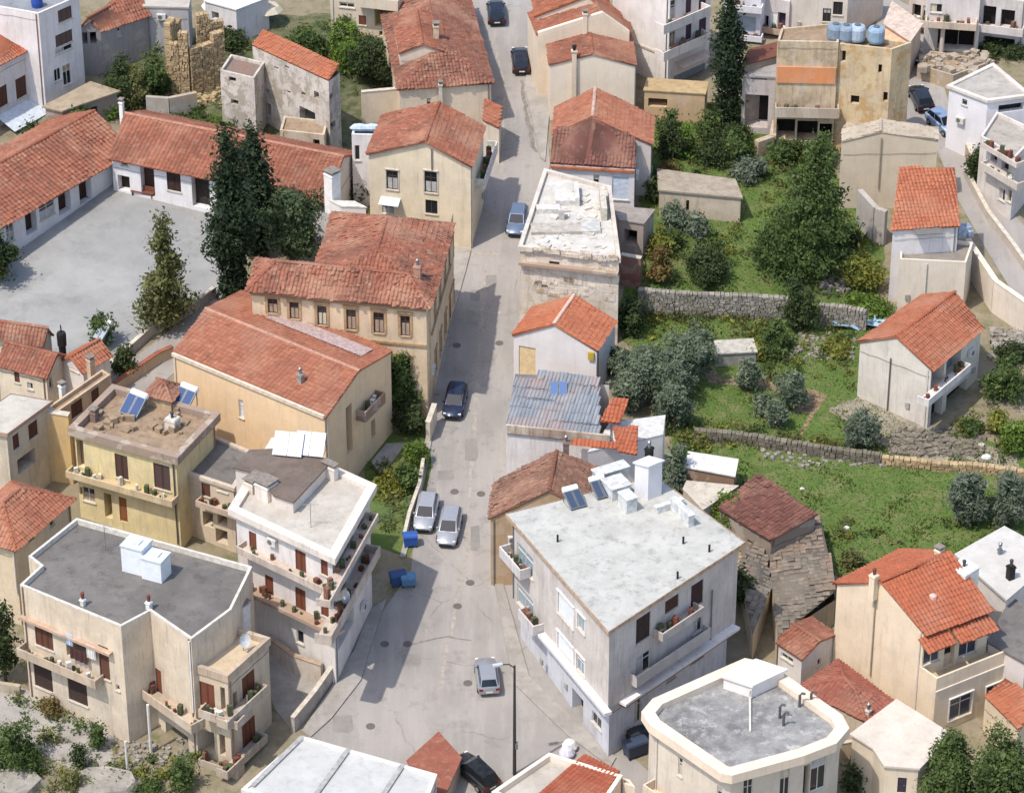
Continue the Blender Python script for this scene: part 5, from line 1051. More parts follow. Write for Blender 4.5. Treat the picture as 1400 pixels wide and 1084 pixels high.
# bottom centre: house with red terrace roof and the white seamed roof
b = Bld('terrace_house', 'cream house with flat red tiled terrace and stepped parapets at the bottom edge', 'house', (14, -70, 1075), (14, 420, 1290), (14, 625, 988), D=(14, 235, 868), h=5.0, r=14, mat=plaster('d9cbb3', .15)); b.flat(M_LROOF, .5, pm=b.mat, t=.3, cop=plaster('dfd3bf', .15)).walls()
f = lambda x, y: PZ((14, x, y), b.z-.35); tile_plane(b.o, f(160, 1100), f(440, 1240), f(608, 988)+V((0, 0, .3)), f(420, 892)+V((0, 0, .3)), tiles_mat('a05a42', '94503c', '844a3a', .4, .1), messy=.4)
c = Bld('', '', '', (14, 620, 1030), (14, 690, 1050), (14, 660, 1010), D=(14, 600, 1000), z=b.z-.6, r=14, mat=b.mat, par=b); c.flat(M_LROOF, .4).walls()
b = Bld('white_roof_building', 'building with big white sheet roof in raised seams at the bottom edge', 'building', (13, -30, 1060), (13, 860, 1330), (13, 990, 985), D=(13, 285, 785), h=5.2, r=13, mat=plaster('cfcbc3', .3)); b.flat(concrete('bdbcb8', 'b1b0ac', .5, '8e8b85', .4), .12, .1, .3, plain('d8d4cc', .8, var=.1)).walls()
for (x0, y0, x1, y1) in ((530, 855, 330, 1130), (815, 940, 690, 1130), (285, 790, 20, 1050)):
    a_, b_ = PZ((13, x0, y0), b.z-.1), PZ((13, x1, y1), b.z-.1); m = MB(); d = (b_-a_).normalized(); n_ = V((d.y, -d.x, 0))*.18; m.hexa([a_-n_, a_+n_, b_+n_, b_-n_], [q+V((0, 0, .14)) for q in (a_-n_, a_+n_, b_+n_, b_-n_)]); m.out('roof_seam', plain('a9a8a4', .7, var=.2), b.o)
b = Bld('rusty_shed', 'low shed with rust-red sheet roof beside the black car at the bottom', 'shed', (13, 845, 915), (13, 1000, 1180), (13, 1120, 900), D=(13, 1005, 770), h=2.4, r=13, mat=plaster('a99a88', .5)); b.slab(concrete('8f5240', '7d4636', .7, '9a8676', .5), .08, .12).walls()
# cream house with red roof, right
b = Bld('terraced_house', 'tall cream house with blank side wall, red tile roof and balcony terrace, lower right', 'house', (15, 405, -22), (15, 822, 235), (15, 1212, 108), D=(11, 750, 865), base=(15, 828, 715), r=15, mat=plaster('deceb0', .25))
b.wl(1, 828, 305, 945, 420, 'gl', col=glass('3a4250')); b.wl(1, 978, 270, 1025, 420, 'op', deep=.5); b.wl(1, 1052, 290, 1140, 365, 'gl', col=glass('2e3644')); b.pipe(0, 610, 10, 480, mat=plain('a89a84', .8)); b.gabled(M_REDN, 2.3, 1, .35, .15, messy=.7).walls()
b.awning(1, 835, 262, 985, 215, 1.3, .55, tiled=True); b.awning(1, 1000, 195, 1200, 140, 1.5, .6, tiled=True)
c = Bld('', '', '', (15, 826, 402), (15, 932, 478), (15, 1308, 328), z=b.z-3.1, r=15, mat=b.mat, par=b); c.wl(1, 1003, 592, 1112, 700, 'gl', col=glass('2e3644'), trim=.1, tm=M_WHT); c.wl(1, 1196, 525, 1280, 565, 'gl', col=glass('2e3644'), trim=.1, tm=M_WHT); c.flat(concrete('cfbf9f', 'bfae90', .5), .95, t=.15).walls(); c.ledge(1, c.z-1.25, .08, .1, plaster('e0d6c4', .2))
c.awning(1, 1015, 735, 1130, 690, .9, .4, tiled=True)
b.chimney((11, 940, 930), .5, 1.3, plain('d9cfb8', .8), z=b.z+1.4); b.chimney((11, 1070, 1020), 1.6, 1.3, M_WHT, z=b.z+.6, cap='pot'); b.chimney((11, 598, 1035), .5, .8, b.mat, z=b.z+2.1, cap='pot')
q = PZ((15, 912, 60), b.z+1.0); m = MB(); m.lathe((q.x, q.y, b.z+1.0), [(.3, 0), (.28, .4), (.1, .5)], 8); m.out('roof_vent', plain('d8b0a0', .8), b.o)
b = Bld('porch_house', 'low cream outbuilding with bright orange lean-to roof at the lower right edge', 'house', (15, 1190, 570), (15, 1365, 750), (15, 1480, 640), D=(15, 1290, 520), h=3.4, r=15, mat=plaster('d6c6a8', .2)); b.w(0, 1275, 710, 1345, 790, 'op'); b.walls(); A, B_, C, D = b.top; tile_plane(b.o, A+V((-.1, -.1, .1)), B_+V((0, -.2, .1)), C+V((0, 0, .8)), D+V((0, 0, .8)), M_REDN)
b = Bld('pale_roof_house', 'house with pale plain flat roof at the right edge beside the meadow', 'house', (11, 1042, 892), (11, 1300, 1120), (11, 1560, 900), D=(11, 1290, 752), h=5.2, r=11, mat=plaster('d2cdc4', .3)); b.slab(concrete('c5c1b9', 'b8b3ab', .5, '96908a', .3), .2, .2).walls(); b.chimney((11, 1320, 1010), .5, 1.2, M_BLACK, z=b.zt, cap='pot'); b.chimney((11, 1265, 880), .25, .5, M_STEEL, z=b.zt, cap='pot')
b = Bld('dark_roof_house', 'house with cracked dark grey flat roof at the right edge below the pale roof', 'house', (15, 1205, 290), (15, 1400, 400), (15, 1600, 250), D=(15, 1330, 60), h=5.0, r=15, mat=plaster('cfcac2', .3)); b.slab(M_DGREY, .2, .1).walls()
# small red roofs in front of it
b = Bld('shed', 'little white shed with dull red roof left of the tall cream house', 'shed', (15, 95, 292), (15, 218, 372), (15, 390, 248), h=3.1, r=15, mat=plaster('d3cfc8', .25)); b.w(0, 110, 335, 170, 400, 'gl'); b.w(1, 300, 380, 318, 400, 'gl'); b.gabled(M_OLD, .5, 0, .2).walls()
b = Bld('shed', 'low shed with patched dark red roof below the tall cream house', 'shed', (15, 205, 530), (15, 560, 712), (15, 695, 600), D=(15, 410, 390), h=2.9, r=15, mat=plaster('c9bca4', .4)); b.hipped(tiles_mat('93594a', '824d40', '6c463c', .5, .2), .8, 0, .1).walls(); b.chimney((15, 568, 680), .3, .7, plain('d5cdc0', .8), cap='pot')
b = Bld('octagon_house', 'small cream house with pale many-sided flat roof at the lower right', 'house', (15, 660, 945), (15, 660, 945), (15, 660, 945), h=4.6, poly=[(15, 485, 778), (15, 600, 850), (15, 660, 942), (15, 835, 955), (15, 1005, 782), (15, 720, 602)], r=15, mat=plaster('d8cbb2', .2)); b.w(2, 727, 1000, 768, 1084, 'dr', col=plain('3a3040', .7)); b.w(3, 870, 990, 920, 1010, 'gl'); b.slab(concrete('d0c6b8', 'c0b6a8', .6, '9a8f82', .3), .15, .15).walls()
wall_run('yard_wall', 'cream yard wall under the pale many-sided roof', [(15, 420, 900), (15, 540, 880), (15, 600, 960)], 1.4, .25, plaster('cbb999', .4), cop=M_SILL)
# rubble-roofed old sheds and rusty shed
b = Bld('stone_shed', 'old shed with sagging brown-grey stone roof left of the tall cream house', 'shed', (11, 40, 830), (15, 90, 260), (15, 395, 60), D=(11, 310, 720), h=2.8, r=15, mat=plaster('c8b898', .5)); b.walls()
M_SLATE = tiles_mat('7f7568', '6b6358', '544f46', .6, .35)
A, B_, C, D = b.top; tile_plane(b.o, A+V((0, 0, .05)), B_+V((0, 0, .05)), C+V((0, 0, .9)), D+V((0, 0, .9)), M_SLATE, .5, .5, 3)
b = Bld('stone_shed', 'old shed with rough grey slab roof between the ivy and the tall cream house', 'shed', (10, 1240, 960), (15, -40, 240), (15, 60, -20), D=(10, 1350, 800), h=2.6, r=15, mat=plaster('cbbb9b', .4)); b.walls(); A, B_, C, D = b.top; tile_plane(b.o, B_+V((0, 0, .05)), C+V((0, 0, .05)), D+V((0, 0, .7)), A+V((0, 0, .7)), M_SLATE, .5, .5, 3)
b = Bld('brown_shed', 'shed with rusty brown-red tiled roof at the edge of the meadow', 'shed', (11, -215, 640), (11, 55, 805), (11, 285, 715), D=(11, -20, 510), h=3.3, r=11, mat=plaster('8d8070', .7)); b.w(0, -70, 800, 0, 860, 'op', deep=.5); b.mono(M_BRN, .7, 0, .2, messy=1.6).walls()
b = Bld('white_slab_hut', 'hut with white flat sheet roof at the corner of the meadow', 'shed', (10, 950, 420), (10, 1215, 470), (10, 1232, 385), D=(10, 975, 345), h=2.3, r=10, mat=plaster('8a6d55', .6)); b.slab(plain('d3cfca', .7, var=.12), .1, .1).walls()
b = Bld('cream_slab_hut', 'hut with curved cream slab roof beside the ivy', 'shed', (10, 945, 540), (10, 1050, 650), (10, 1235, 525), D=(10, 965, 498), h=2.6, r=10, mat=plaster('b9aa90', .5)); b.slab(concrete('c6bcab', 'b5ab9a', .7), .12, .05).walls()
# upper right: old tan building and neighbours
b = Bld('tan_ruin', 'tall stained tan building with orange band and blue barrels on the roof', 'building', (3, 88, 218), (3, 412, 225), (3, 430, 120), D=(3, 110, 150), h=11.0, r=3, mat=plaster('c9b593', .7, '75695c', .15, 'a89478'))
for (x0, y0, x1, y1) in ((85, 630, 180, 740), (195, 640, 300, 750), (312, 655, 398, 760)): b.w(0, x0, y0, x1, y1, 'op')
b.flat(M_JUNK, .3).walls(); P, e, nn, L = b.edge(0); _, za, _ = b.uv(0, 250, 355); _, zb_, _ = b.uv(0, 250, 440); m = MB(); m.box(b.pt(0, .1, zb_, .002), e*(L-.2), nn*.12, V((0, 0, za-zb_))); m.out('wall_band', plaster('d08a58', .25), b.o); b.balcony(0, 75, 620, 412, 632, 1.0, .8, mat=plaster('b3a590', .6))
c = Bld('', '', '', (3, 414, 232), (3, 695, 262), (3, 800, 225), z=b.z-.3, r=3, mat=plaster('cdb891', .5, '7d7468', .25, 'bd9a68'), par=b)
for (x0, y0, x1, y1) in ((420, 268, 448, 330), (624, 342, 640, 390), (478, 505, 520, 553), (650, 488, 672, 540)): c.w(0, x0, y0, x1, y1, 'op', deep=.4)
c.flat(M_JUNK, .35).walls()
for i, (x, y, cc, lab) in enumerate(((395, 190, '7d8c9c', 'blue-grey water barrel on the tan roof, leftmost'), (450, 195, '8797a6', 'blue-grey water barrel on the tan roof, second from left'), (510, 195, 'a9b7c4', 'pale water barrel on the tan roof, second from right'), (610, 205, '8da3b6', 'light blue water barrel on the tan roof, rightmost'))):
    q = PZ((3, x, y), b.z); o = thing('water_barrel', lab, 'barrel', (q.x, q.y, b.z-.3), 'barrels on the tan roof'); m = MB(); m.lathe((0, 0, 0), [(.7, 0), (.78, .25), (.78, 1.15), (.66, 1.35), (.25, 1.45)], 14); m.out('barrel_body', plain(cc, .6, var=.15), o, world=False); m = MB(); m.lathe((0, 0, 1.45), [(.28, 0), (.28, .1)], 10); m.out('lid', plain('5c6a78', .6), o, world=False)
b = Bld('cream_upper_block', 'cream block with grey side panels behind the blue barrels', 'building', (3, 145, -80), (3, 445, -60), (3, 660, -160), base=(3, 450, 215), r=3, mat=plaster('d4cdbf', .3)); b.w(0, 330, 45, 370, 118, 'gl', frame=M_WOOD); b.w(0, 385, 10, 432, 82, 'gl', frame=M_WOOD); b.wm(1, 1, 4, 4, 6, 'rol', col=plain('8f8c88', .8)); b.wm(1, 5, 8, 4, 6, 'rol', col=plain('8f8c88', .8)); b.flat(M_WROOF, .3).walls()
b = Bld('blank_wall_house', 'beige house with long blank front wall above the dark garden tree', 'house', (3, 432, 755), (3, 938, 748), (3, 935, 685), h=6.6, r=3, mat=plaster('cdbfa4', .2)); b.gabled(concrete('b8ab98', 'a79a87', .6), .9, 1, .05, .05, k=.6).walls(); b.pipe(0, 640, 730, 1000, mat=plain('9a8a72', .8))
wall_run('retaining_wall', 'grey rendered retaining wall under the beige blank-walled house', [(7, 515, 175), (7, 600, 270), (7, 655, 290)], 3.4, .5, plaster('aaa69c', .4))
b = Bld('steep_roof_house', 'white house with stepped orange-red roofs beside the climbing road', 'house', (7, 700, 210), (7, 1045, 190), (3, 1010, 1010), D=(3, 735, 1010), h=7.0, r=7, mat=plaster('d8d6d2', .25)); b.mono(M_REDN, 2.0, 0, .2).walls(); b.awning(0, 810, 195, 955, 185, .8, .35, plain('6d6a68', .8))
c = Bld('', '', '', (7, 738, 365), (7, 1088, 382), (7, 1125, 275), D=(7, 740, 235), z=b.z-2.2, r=7, mat=plaster('d3c9b4', .2), par=b); c.flat(concrete('8f877c', '7e766c', .6), .3, t=.18).walls(); c.pipe(0, 880, 390, 560, mat=M_FRAME)
for x, y, s_, cc in ((790, 290, .9, 'a8793f'), (860, 290, .8, 'c9c4d4'), (1070, 240, 1.2, 'a9b8cc')):
    q = PZ((7, x, y), c.z-.3); m = MB(); m.cbox((q.x, q.y, c.z-.29), s_, s_*.7, s_*.8, .3); m.cbox((q.x+s_*.3, q.y, c.z-.29), s_*.4, s_*.9, s_*.5, .7); m.out('terrace_clutter', plain(cc, .8, var=.3), b.o)
b = Bld('porch_cottage', 'grey-white house with wide orange tile roof and dark recessed porch', 'house', (7, 527, 806), (7, 858, 950), (7, 1168, 728), base=(11, 880, 215), D=(7, 870, 560), r=7, mat=plaster('cfcabb', .35))
b.wl(1, 890, 965, 965, 1075, 'op'); b.wl(1, 985, 905, 1055, 1000, 'op', deep=.8, col=plain('8b949b', .6)); b.wl(1, 905, 90, 955, 215, 'op', r=11, deep=.7); b.wl(1, 985, 40, 1080, 140, 'op', r=11, deep=.7); b.gabled(M_REDN, 1.75, 1, .3, .1, messy=.8).walls(); b.pipe(0, 688, 890, 1200, mat=plain('6a655e', .7)); b.balcony(1, 890, 75, 1110, -60, 1.1, .5, r=11, mat=plaster('d6d3cc', .4))
wall_run('road_wall', 'cream parapet wall lining the climbing road on the right', [(7, 1085, 420), (7, 1230, 640), (7, 1400, 760)], 3.0, .4, plaster('d6cbb8', .25), cop=plain('dccfbd', .8))
wall_run('road_wall', 'pale low wall on the far side of the climbing road', [(3, 1080, 930), (7, 1200, 150), (7, 1330, 320), (7, 1400, 420)], .8, .3, plaster('b9b0a2', .4), cop=M_SILL)
b = Bld('white_upper_house', 'white house with flat grey roof above the climbing road, upper right', 'house', (3, 1000, 452), (3, 1202, 528), (3, 1420, 500), D=(3, 1230, 340), h=6.6, r=3, mat=plaster('d9dadb', .15)); b.w(0, 1068, 522, 1092, 562, 'gl', frame=M_STEEL); b.wl(1, 1260, 560, 1390, 600, 'op', deep=.6); b.flat(concrete('b2aca2', '9d978d', .6, '746e66', .5), .15, .2, .25, plaster('cfc9be', .4)).walls()
b = Bld('edge_balcony_house', 'white house with curved balconies at the upper right edge', 'building', (3, 1165, 720), (3, 1350, 830), (3, 1480, 700), h=6.4, D=(3, 1250, 590), r=3, mat=plaster('cfcac2', .4)); b.w(0, 1220, 800, 1250, 870, 'op', deep=.5); b.w(0, 1275, 850, 1310, 920, 'op', deep=.5); b.w(0, 1265, 990, 1290, 1070, 'gl'); b.w(0, 1310, 1000, 1340, 1084, 'gl'); b.flat(concrete('aea69a', '9a9288', .6), .3).walls(); b.balcony(0, 1160, 905, 1355, 1000, .9, .5, mat=plaster('c5beb2', .5)); b.balcony(0, 1160, 800, 1355, 870, .9, .3, mat=plaster('c5beb2', .5))
b = Bld('pillar_porch_house', 'white house with pillared porch at the top right', 'house', (3, 880, -60), (3, 1135, -40), (3, 1180, -130), base=(3, 1140, 285), r=3, mat=plaster('d3cfc8', .4)); b.w(0, 940, 150, 1040, 265, 'op', deep=1.2); b.w(0, 1050, 150, 1128, 270, 'op', deep=1.2); b.w(0, 900, 20, 960, 70, 'gl'); b.flat(M_WROOF, .3).walls(); b.balcony(0, 870, 150, 1140, 165, 1.4, .5, mat=plaster('c9b9a4', .6))
for x in (955, 1135):
    g = G((3, x, 290)); m = MB(); m.tube([(g.x, g.y, g.z), (g.x, g.y, g.z+3.2)], .22, 10); m.out('pillar', plaster('d0c4b4', .3), b.o)
b = Bld('corner_top_house', 'pale house with dark balcony openings in the top right corner', 'house', (3, 1160, -20), (3, 1380, 10), (3, 1450, -80), base=(3, 1385, 290), r=3, mat=plaster('cbc7c1', .4)); b.w(0, 1180, 30, 1240, 145, 'op', deep=.6); b.w(0, 1275, 50, 1340, 150, 'op', deep=.6); b.w(0, 1180, 190, 1340, 280, 'op', col=plain('3b4434', .9)); b.flat(M_WROOF, .3).walls(); b.balcony(0, 1150, 170, 1385, 200, 1.0, .6)
b = Bld('blue_shutter_block', 'white block with grey-blue window above the cypress on its right', 'building', (2, 1165, -60), (2, 1345, -40), (2, 1420, -120), base=(2, 1350, 215), r=2, mat=plaster('d3d5d8', .25)); b.w(0, 1205, 80, 1328, 180, 'rol', col=plain('a8b2bd', .6)); b.flat(M_WROOF, .3).walls(); b.balcony(0, 1165, 60, 1360, 75, 1.0, .5); b.balcony(0, 1200, 215, 1360, 225, .9, .4)
b = Bld('top_cluster_house', 'pale house wedged at the top between the white block and the cream block', 'house', (3, -20, -20), (3, 140, 10), (3, 180, -60), base=(3, 145, 200), r=3, mat=plaster('cfcac6', .4)); b.w(0, 50, 65, 85, 150, 'wsh'); b.w(0, 92, 65, 130, 150, 'op', deep=.5, col=plain('4a3a50', .8)); b.w(0, 5, 80, 40, 150, 'op', deep=.5); b.flat(M_WROOF, .2).walls(); b.balcony(0, -20, 175, 145, 190, .9, .4, mat=plaster('b89a86', .5))
b = Bld('dark_porch_shed', 'low shed with dark open front beside the cypress foot', 'shed', (2, 1260, 405), (3, 85, 415), (3, 100, 330), h=5.8, r=3, mat=plaster('b5aeaa', .4)); b.w(0, 1275, 500, 1390, 680, 'op', r=2); b.w(0, 1310, 260, 1390, 400, 'op', r=2); b.slab(concrete('a39d98', '928c88', .6), .15, .1).walls()
b = Bld('tan_hut', 'ochre-walled hut beneath the balcony block, left of the cypress', 'shed', (2, 740, 480), (2, 1060, 500), (2, 1075, 440), h=3.0, r=2, mat=plaster('c4a67c', .4)); b.w(0, 760, 520, 860, 570, 'op'); b.slab(concrete('b9a078', 'a68d66', .6), .1, .1).walls()
# garden shed, gravel roof
b = Bld('gravel_roof_shed', 'low garden shed with pale stony sloped roof below the upper garden', 'shed', (2, 820, 1010), (2, 1250, 1050), (2, 1215, 960), D=(2, 815, 905), h=2.5, r=2, mat=plaster('c0b49c', .5)); b.w(0, 960, 1060, 975, 1120, 'op', deep=.3); b.slab(concrete('a59a88', '8f8474', 1.2, '6b6154', .6), .15, .15).walls()
b = Bld('patio_shed', 'narrow red-floored lean-to behind the rooftop house', 'shed', (6, 610, 160), (6, 735, 180), (6, 790, 110), D=(6, 575, 90), h=3.6, r=6, mat=plaster('a7988c', .6)); b.w(0, 632, 205, 700, 300, 'op'); b.slab(concrete('9e958c', '8a8178', .8), .12, .1).walls()
wall_run('brick_wall', 'red-brown brick garden wall behind the peeling house', [(6, 615, 500), (6, 720, 520)], 3.0, .4, plaster('8a5a4a', .5), cop=M_SILL)
# garden walls of stone
def stone_wall(name, label, pts, h, mat, sz=.36, t=.5):
    o = thing(name, label, 'wall', G(pts[0]))
    for a_, b_ in zip(pts, pts[1:]): stones('stonework', G(a_)-V((0, 0, .2)), G(b_)-V((0, 0, .2)), h+.2, t, mat, o, sz)
stone_wall('stone_wall', 'pale dry-stone retaining wall across the upper garden', [(6, 705, 640), (6, 900, 660), (6, 1394, 680), (7, 140, 690)], 2.3, M_STN)
stone_wall('stone_wall', 'short end of pale dry-stone wall beside the blue sheeting', [(7, 300, 700), (7, 440, 715), (7, 560, 740)], 1.9, M_STN)
stone_wall('terrace_wall', 'long low dark stone terrace wall above the meadow', [(10, 1000, 270), (10, 1240, 290), (11, 60, 320), (11, 400, 372), (11, 640, 402)], 1.0, M_STND, .4)
stone_wall('terrace_wall', 'low brown terrace wall below the grey-white porch house', [(11, 640, 402), (11, 900, 430), (11, 1200, 450), (11, 1400, 480)], .8, M_STNT, .4)
o = thing('garden_slab', 'grey concrete block half sunk in the garden by the olive trees', 'slab', G((6, 1220, 890))); m = MB(); m.cbox((0, 0, -.2), 3.2, 2.0, 1.3, .1); m.out('block', concrete('a9a49a', '928d83', .8), o, world=False); m = MB(); m.cbox((0, 0, 1.1), 3.4, 2.2, .12, .1); m.out('coping', plain('b9b3a6', .9, var=.2), o, world=False)
o = thing('tarpaulin', 'light blue sheeting lying along the end of the stone wall', 'tarpaulin', G((7, 560, 720))); m = MB()
for i in range(8):
    for j in range(3): p = lambda a, c: (a*.75-3, c*.5-.7, .35+.25*math.sin(a*1.7+c*2.1)+.12*math.cos(a*3.1-c)); m.quad(p(i, j), p(i+1, j), p(i+1, j+1), p(i, j+1))
t_ = m.out('sheet', plain('9fc0d6', .6, var=.2), o, world=False); md = t_.modifiers.new('s', 'SOLIDIFY'); md.thickness = .03
for lab, r, x, y, s_, cc in (('white plastic bag lying on the meadow', 11, 455, 745, .28, 'e4e2de'), ('white round stone at the end of the brown terrace wall', 11, 1195, 375, .45, 'dcd9d2'), ('pale stone in the meadow near the brown shed', 11, 220, 538, .22, 'cfcabd'), ('pale rock standing beside the rubble heap right of the porch house', 11, 1170, 310, .35, 'c9c2b2')):
    g = G((r, x, y)); m = MB(); m.lathe((0, 0, 0), [(s_*.7, -.1), (s_, s_*.3), (s_*.8, s_*.8), (s_*.3, s_*1.1)], 9); o = m.out('stone' if 'bag' not in lab else 'plastic_bag', plain(cc, .8, var=.15), smooth=False); o.location = g; o.scale = (1, .7, .8); tag(o, lab, 'stone' if 'bag' not in lab else 'bag')

# upper right: more of the crowded, half-ruined quarter
b = Bld('awning_shack', 'shack with pale pink and orange awnings behind the tan building', 'shed', (3, 660, 130), (3, 790, 215), (3, 850, 130), D=(3, 700, 20), h=4.2, r=3, mat=plaster('c9ad94', .5)); b.w(0, 690, 190, 740, 240, 'op'); b.slab(plain('cdb9a8', .8, var=.2), .1, .2).walls(); b.awning(0, 665, 150, 795, 235, 1.4, .5, plain('d8a888', .8, var=.15))
b = Bld('rubble_terrace', 'broken terrace of pale masonry across the road from the pillared porch', 'ruin', (3, 830, 345), (3, 1020, 400), (3, 1240, 320), D=(3, 900, 270), h=1.6, r=3, mat=plaster('b5a894', .6, peel=.4)); b.flat(M_JUNK, .25).walls(); rt = b
m = MB()
for i in range(60):
    q = PZ((3, random.uniform(850, 1200), random.uniform(285, 385)), b.z-.2); s_ = random.uniform(.2, 1.1); m.cbox((q.x, q.y, b.z-.26), s_, s_*.7, random.uniform(.1, .6), random.random()*3)
m.out('rubble', concrete('b3a592', '968a7a', 1.0), b.o, kind='stuff')
b = Bld('upper_flat', 'two-storey pale flat behind the pillared porch house on its left', 'building', (3, 790, -40), (3, 905, -10), (3, 960, -90), base=(3, 905, 180), r=3, mat=plaster('cfc6ba', .5)); b.w(0, 805, 20, 845, 100, 'op', deep=.6); b.w(0, 860, 30, 890, 110, 'gl'); b.flat(M_WROOF, .3).walls(); b.balcony(0, 790, 130, 905, 160, 1.0, .5)
wall_run('ramp_wall', 'brownish crumbling wall where the upper road bends past the parked light blue car', [(3, 1000, 720), (3, 1080, 800), (3, 1120, 900)], 1.4, .4, plaster('a8917a', .6, peel=.3), cop=M_SILL)
b = Bld('courtyard_ruin', 'crumbling annexe with white cloth awnings below the tan building', 'ruin', (3, 440, 680), (3, 700, 700), (3, 740, 640), h=3.0, r=3, mat=plaster('bfae96', .6, peel=.3)); b.w(0, 580, 700, 690, 760, 'op'); b.slab(concrete('b8aa98', 'a09282', .8), .12, .1).walls(); b.awning(0, 445, 690, 575, 700, 1.2, .4, plain('dcd9d4', .8))
g = G((3, 740, 690)); o = thing('leaning_board', 'tall dark arched board leaning at the end of the tan building', 'board', g); m = MB(); m.hexa([(-.5, -.1, 0), (.5, -.1, 0), (.5, .05, 0), (-.5, .05, 0)], [(-.9, .5, 3.2), (-.2, .5, 3.4), (-.2, .62, 3.4), (-.9, .62, 3.2)]); m.out('panel', plain('3b3632', .8), o, world=False)
wall_run('garden_wall', 'tumbled pale masonry wall at the foot of the dark openings', [(2, 1330, 830), (3, 60, 800), (3, 75, 720)], 1.6, .6, plaster('b9ab96', .6, peel=.5))
b = Bld('veranda_shack', 'shack with sagging grey roof between the cypress and the tan building', 'shed', (2, 1265, 345), (3, 80, 300), (3, 110, 225), h=6.4, r=3, mat=plaster('9a8f86', .6)); b.w(0, 1290, 400, 1350, 470, 'op', r=2, deep=.7); b.slab(M_RUST, .1, .15).walls()
# loose rubble on the slopes
def rubble(label, r, x0, y0, x1, y1, n, mat=M_STND, smax=.45):
    m = MB(); t = []
    for i in range(n):
        q = G((r, random.uniform(x0, x1), random.uniform(y0, y1))); s_ = random.uniform(.1, smax); a = random.random()*3; jj = lambda z: [(q.x+s_*random.uniform(.5, 1)*math.cos(a+k*1.57), q.y+s_*random.uniform(.5, 1)*math.sin(a+k*1.57), q.z+z) for k in range(4)]
        m.hexa(jj(-.05), jj(s_*random.uniform(.3, .8))); t += [random.random()]*6
    tag(m.out('rubble', mat, tint=t), label, 'rubble', None, 'stuff')
rubble('grey rubble strewn below the porch house', 11, 700, 220, 1180, 360, 420); rubble('pale stones scattered along the meadow edge of the terrace wall', 11, 0, 290, 660, 420, 160, M_STN, .3); rubble('broken stones by the blue sheeting', 7, 320, 450, 480, 540, 60, M_STN); rubble('stones scattered in the garden below the stone wall', 7, 150, 760, 500, 900, 110, M_STN, .35); rubble('rubble in the dirt beside the apartment block', 12, 560, 800, 1000, 1040, 160, M_STN, .35); rubble('rubble by the rusty brown shed', 10, 1240, 850, 1394, 1000, 110, M_STNT); rubble('grey rubble bank right of the porch house', 7, 1220, 740, 1394, 900, 220, M_STN, .5); rubble('stones at the foot of the tower ruin', 0, 880, 420, 1200, 560, 160, M_STNT)
# yard walls and steps between apartment block and street
wall_run('yard_wall', 'stepped grey concrete wall between the apartment block and the street', [(13, 235, 760), (13, 350, 620), (13, 440, 490)], 1.3, .3, plaster('a9a398', .6), cop=M_SILL)
wall_run('yard_wall', 'pale wall with terracotta planting behind the white corner building foot', [(13, 110, 340), (13, 240, 440), (13, 390, 490)], 1.5, .35, plaster('cabfae', .5), cop=plain('b39c86', .9, var=.2))
sheet('yard', [(13, 110, 330), (13, 420, 470), (13, 340, 620), (13, 220, 740), (13, 140, 640), (13, 60, 420)], M_PAVE, .016)
wall_run('yard_wall', 'low broken wall along the bottom left yard path', [(12, -20, 540), (12, 110, 560)], .8, .35, plaster('b3a78f', .6, peel=.3))
for lab, x, y, sx, sy in (('pale grey boulder slab at the bottom left, left one', 60, 1040, 2.6, 2.0), ('pale grey boulder slab at the bottom left, right one', 540, 1050, 3.0, 2.0)):
    g = G((12, x, y)); m = MB(); n_ = 9; m.hexa([(sx*math.cos(k*.698)*random.uniform(.8, 1.1), sy*math.sin(k*.698)*random.uniform(.8, 1.1), -.3) for k in range(n_)], [(sx*.85*math.cos(k*.698)*random.uniform(.8, 1.1), sy*.85*math.sin(k*.698)*random.uniform(.8, 1.1), random.uniform(.35, .7)) for k in range(n_)]); o = m.out('boulder', concrete('a39d92', '8c867b', .7)); o.location = g; tag(o, lab, 'boulder')
# ------------------------------------------------------------------ cars
car('silver car nearest the verge, left of the two side by side', (9, 940, 690), -97, 'a9abb0', 4.1)
car('silver car standing out in the road, right of the two side by side', (9, 1063, 765), -97, 'a4a6ab', 4.2)
car('dark blue car facing downhill in the shade of the manor', (9, 1093, 100), -97, '1c2a44', 4.1)
car('silver hatchback seen from behind at the lower end of the street', (13, 1262, 490), 96, '9b9da2', 3.8, boot=False)
car('black car turned across the corner beside the rusty roof', (13, 1200, 1000), 128, '141516', 4.2)
car('dark estate car seen from behind near the top of the street', (2, 85, 345), 93, '1c1a22', 4.2)
car('dark blue car at the very top of the street', (1, 1310, 90), 93, '16202f', 4.1)
car('silver-blue car half hidden beside the white cluttered roof', (6, 66, 190), -97, '6d7d94', 4.0)
car('dark grey car parked on the upper right road, the higher one', (3, 765, 305), -80, '20242c', 4.0)
car('dark blue car parked on the upper right road, the middle one', (3, 845, 545), 100, '1c2836', 4.0)
car('light blue car parked against the wall of the upper right road', (3, 965, 680), -60, '8fa3bd', 3.9)
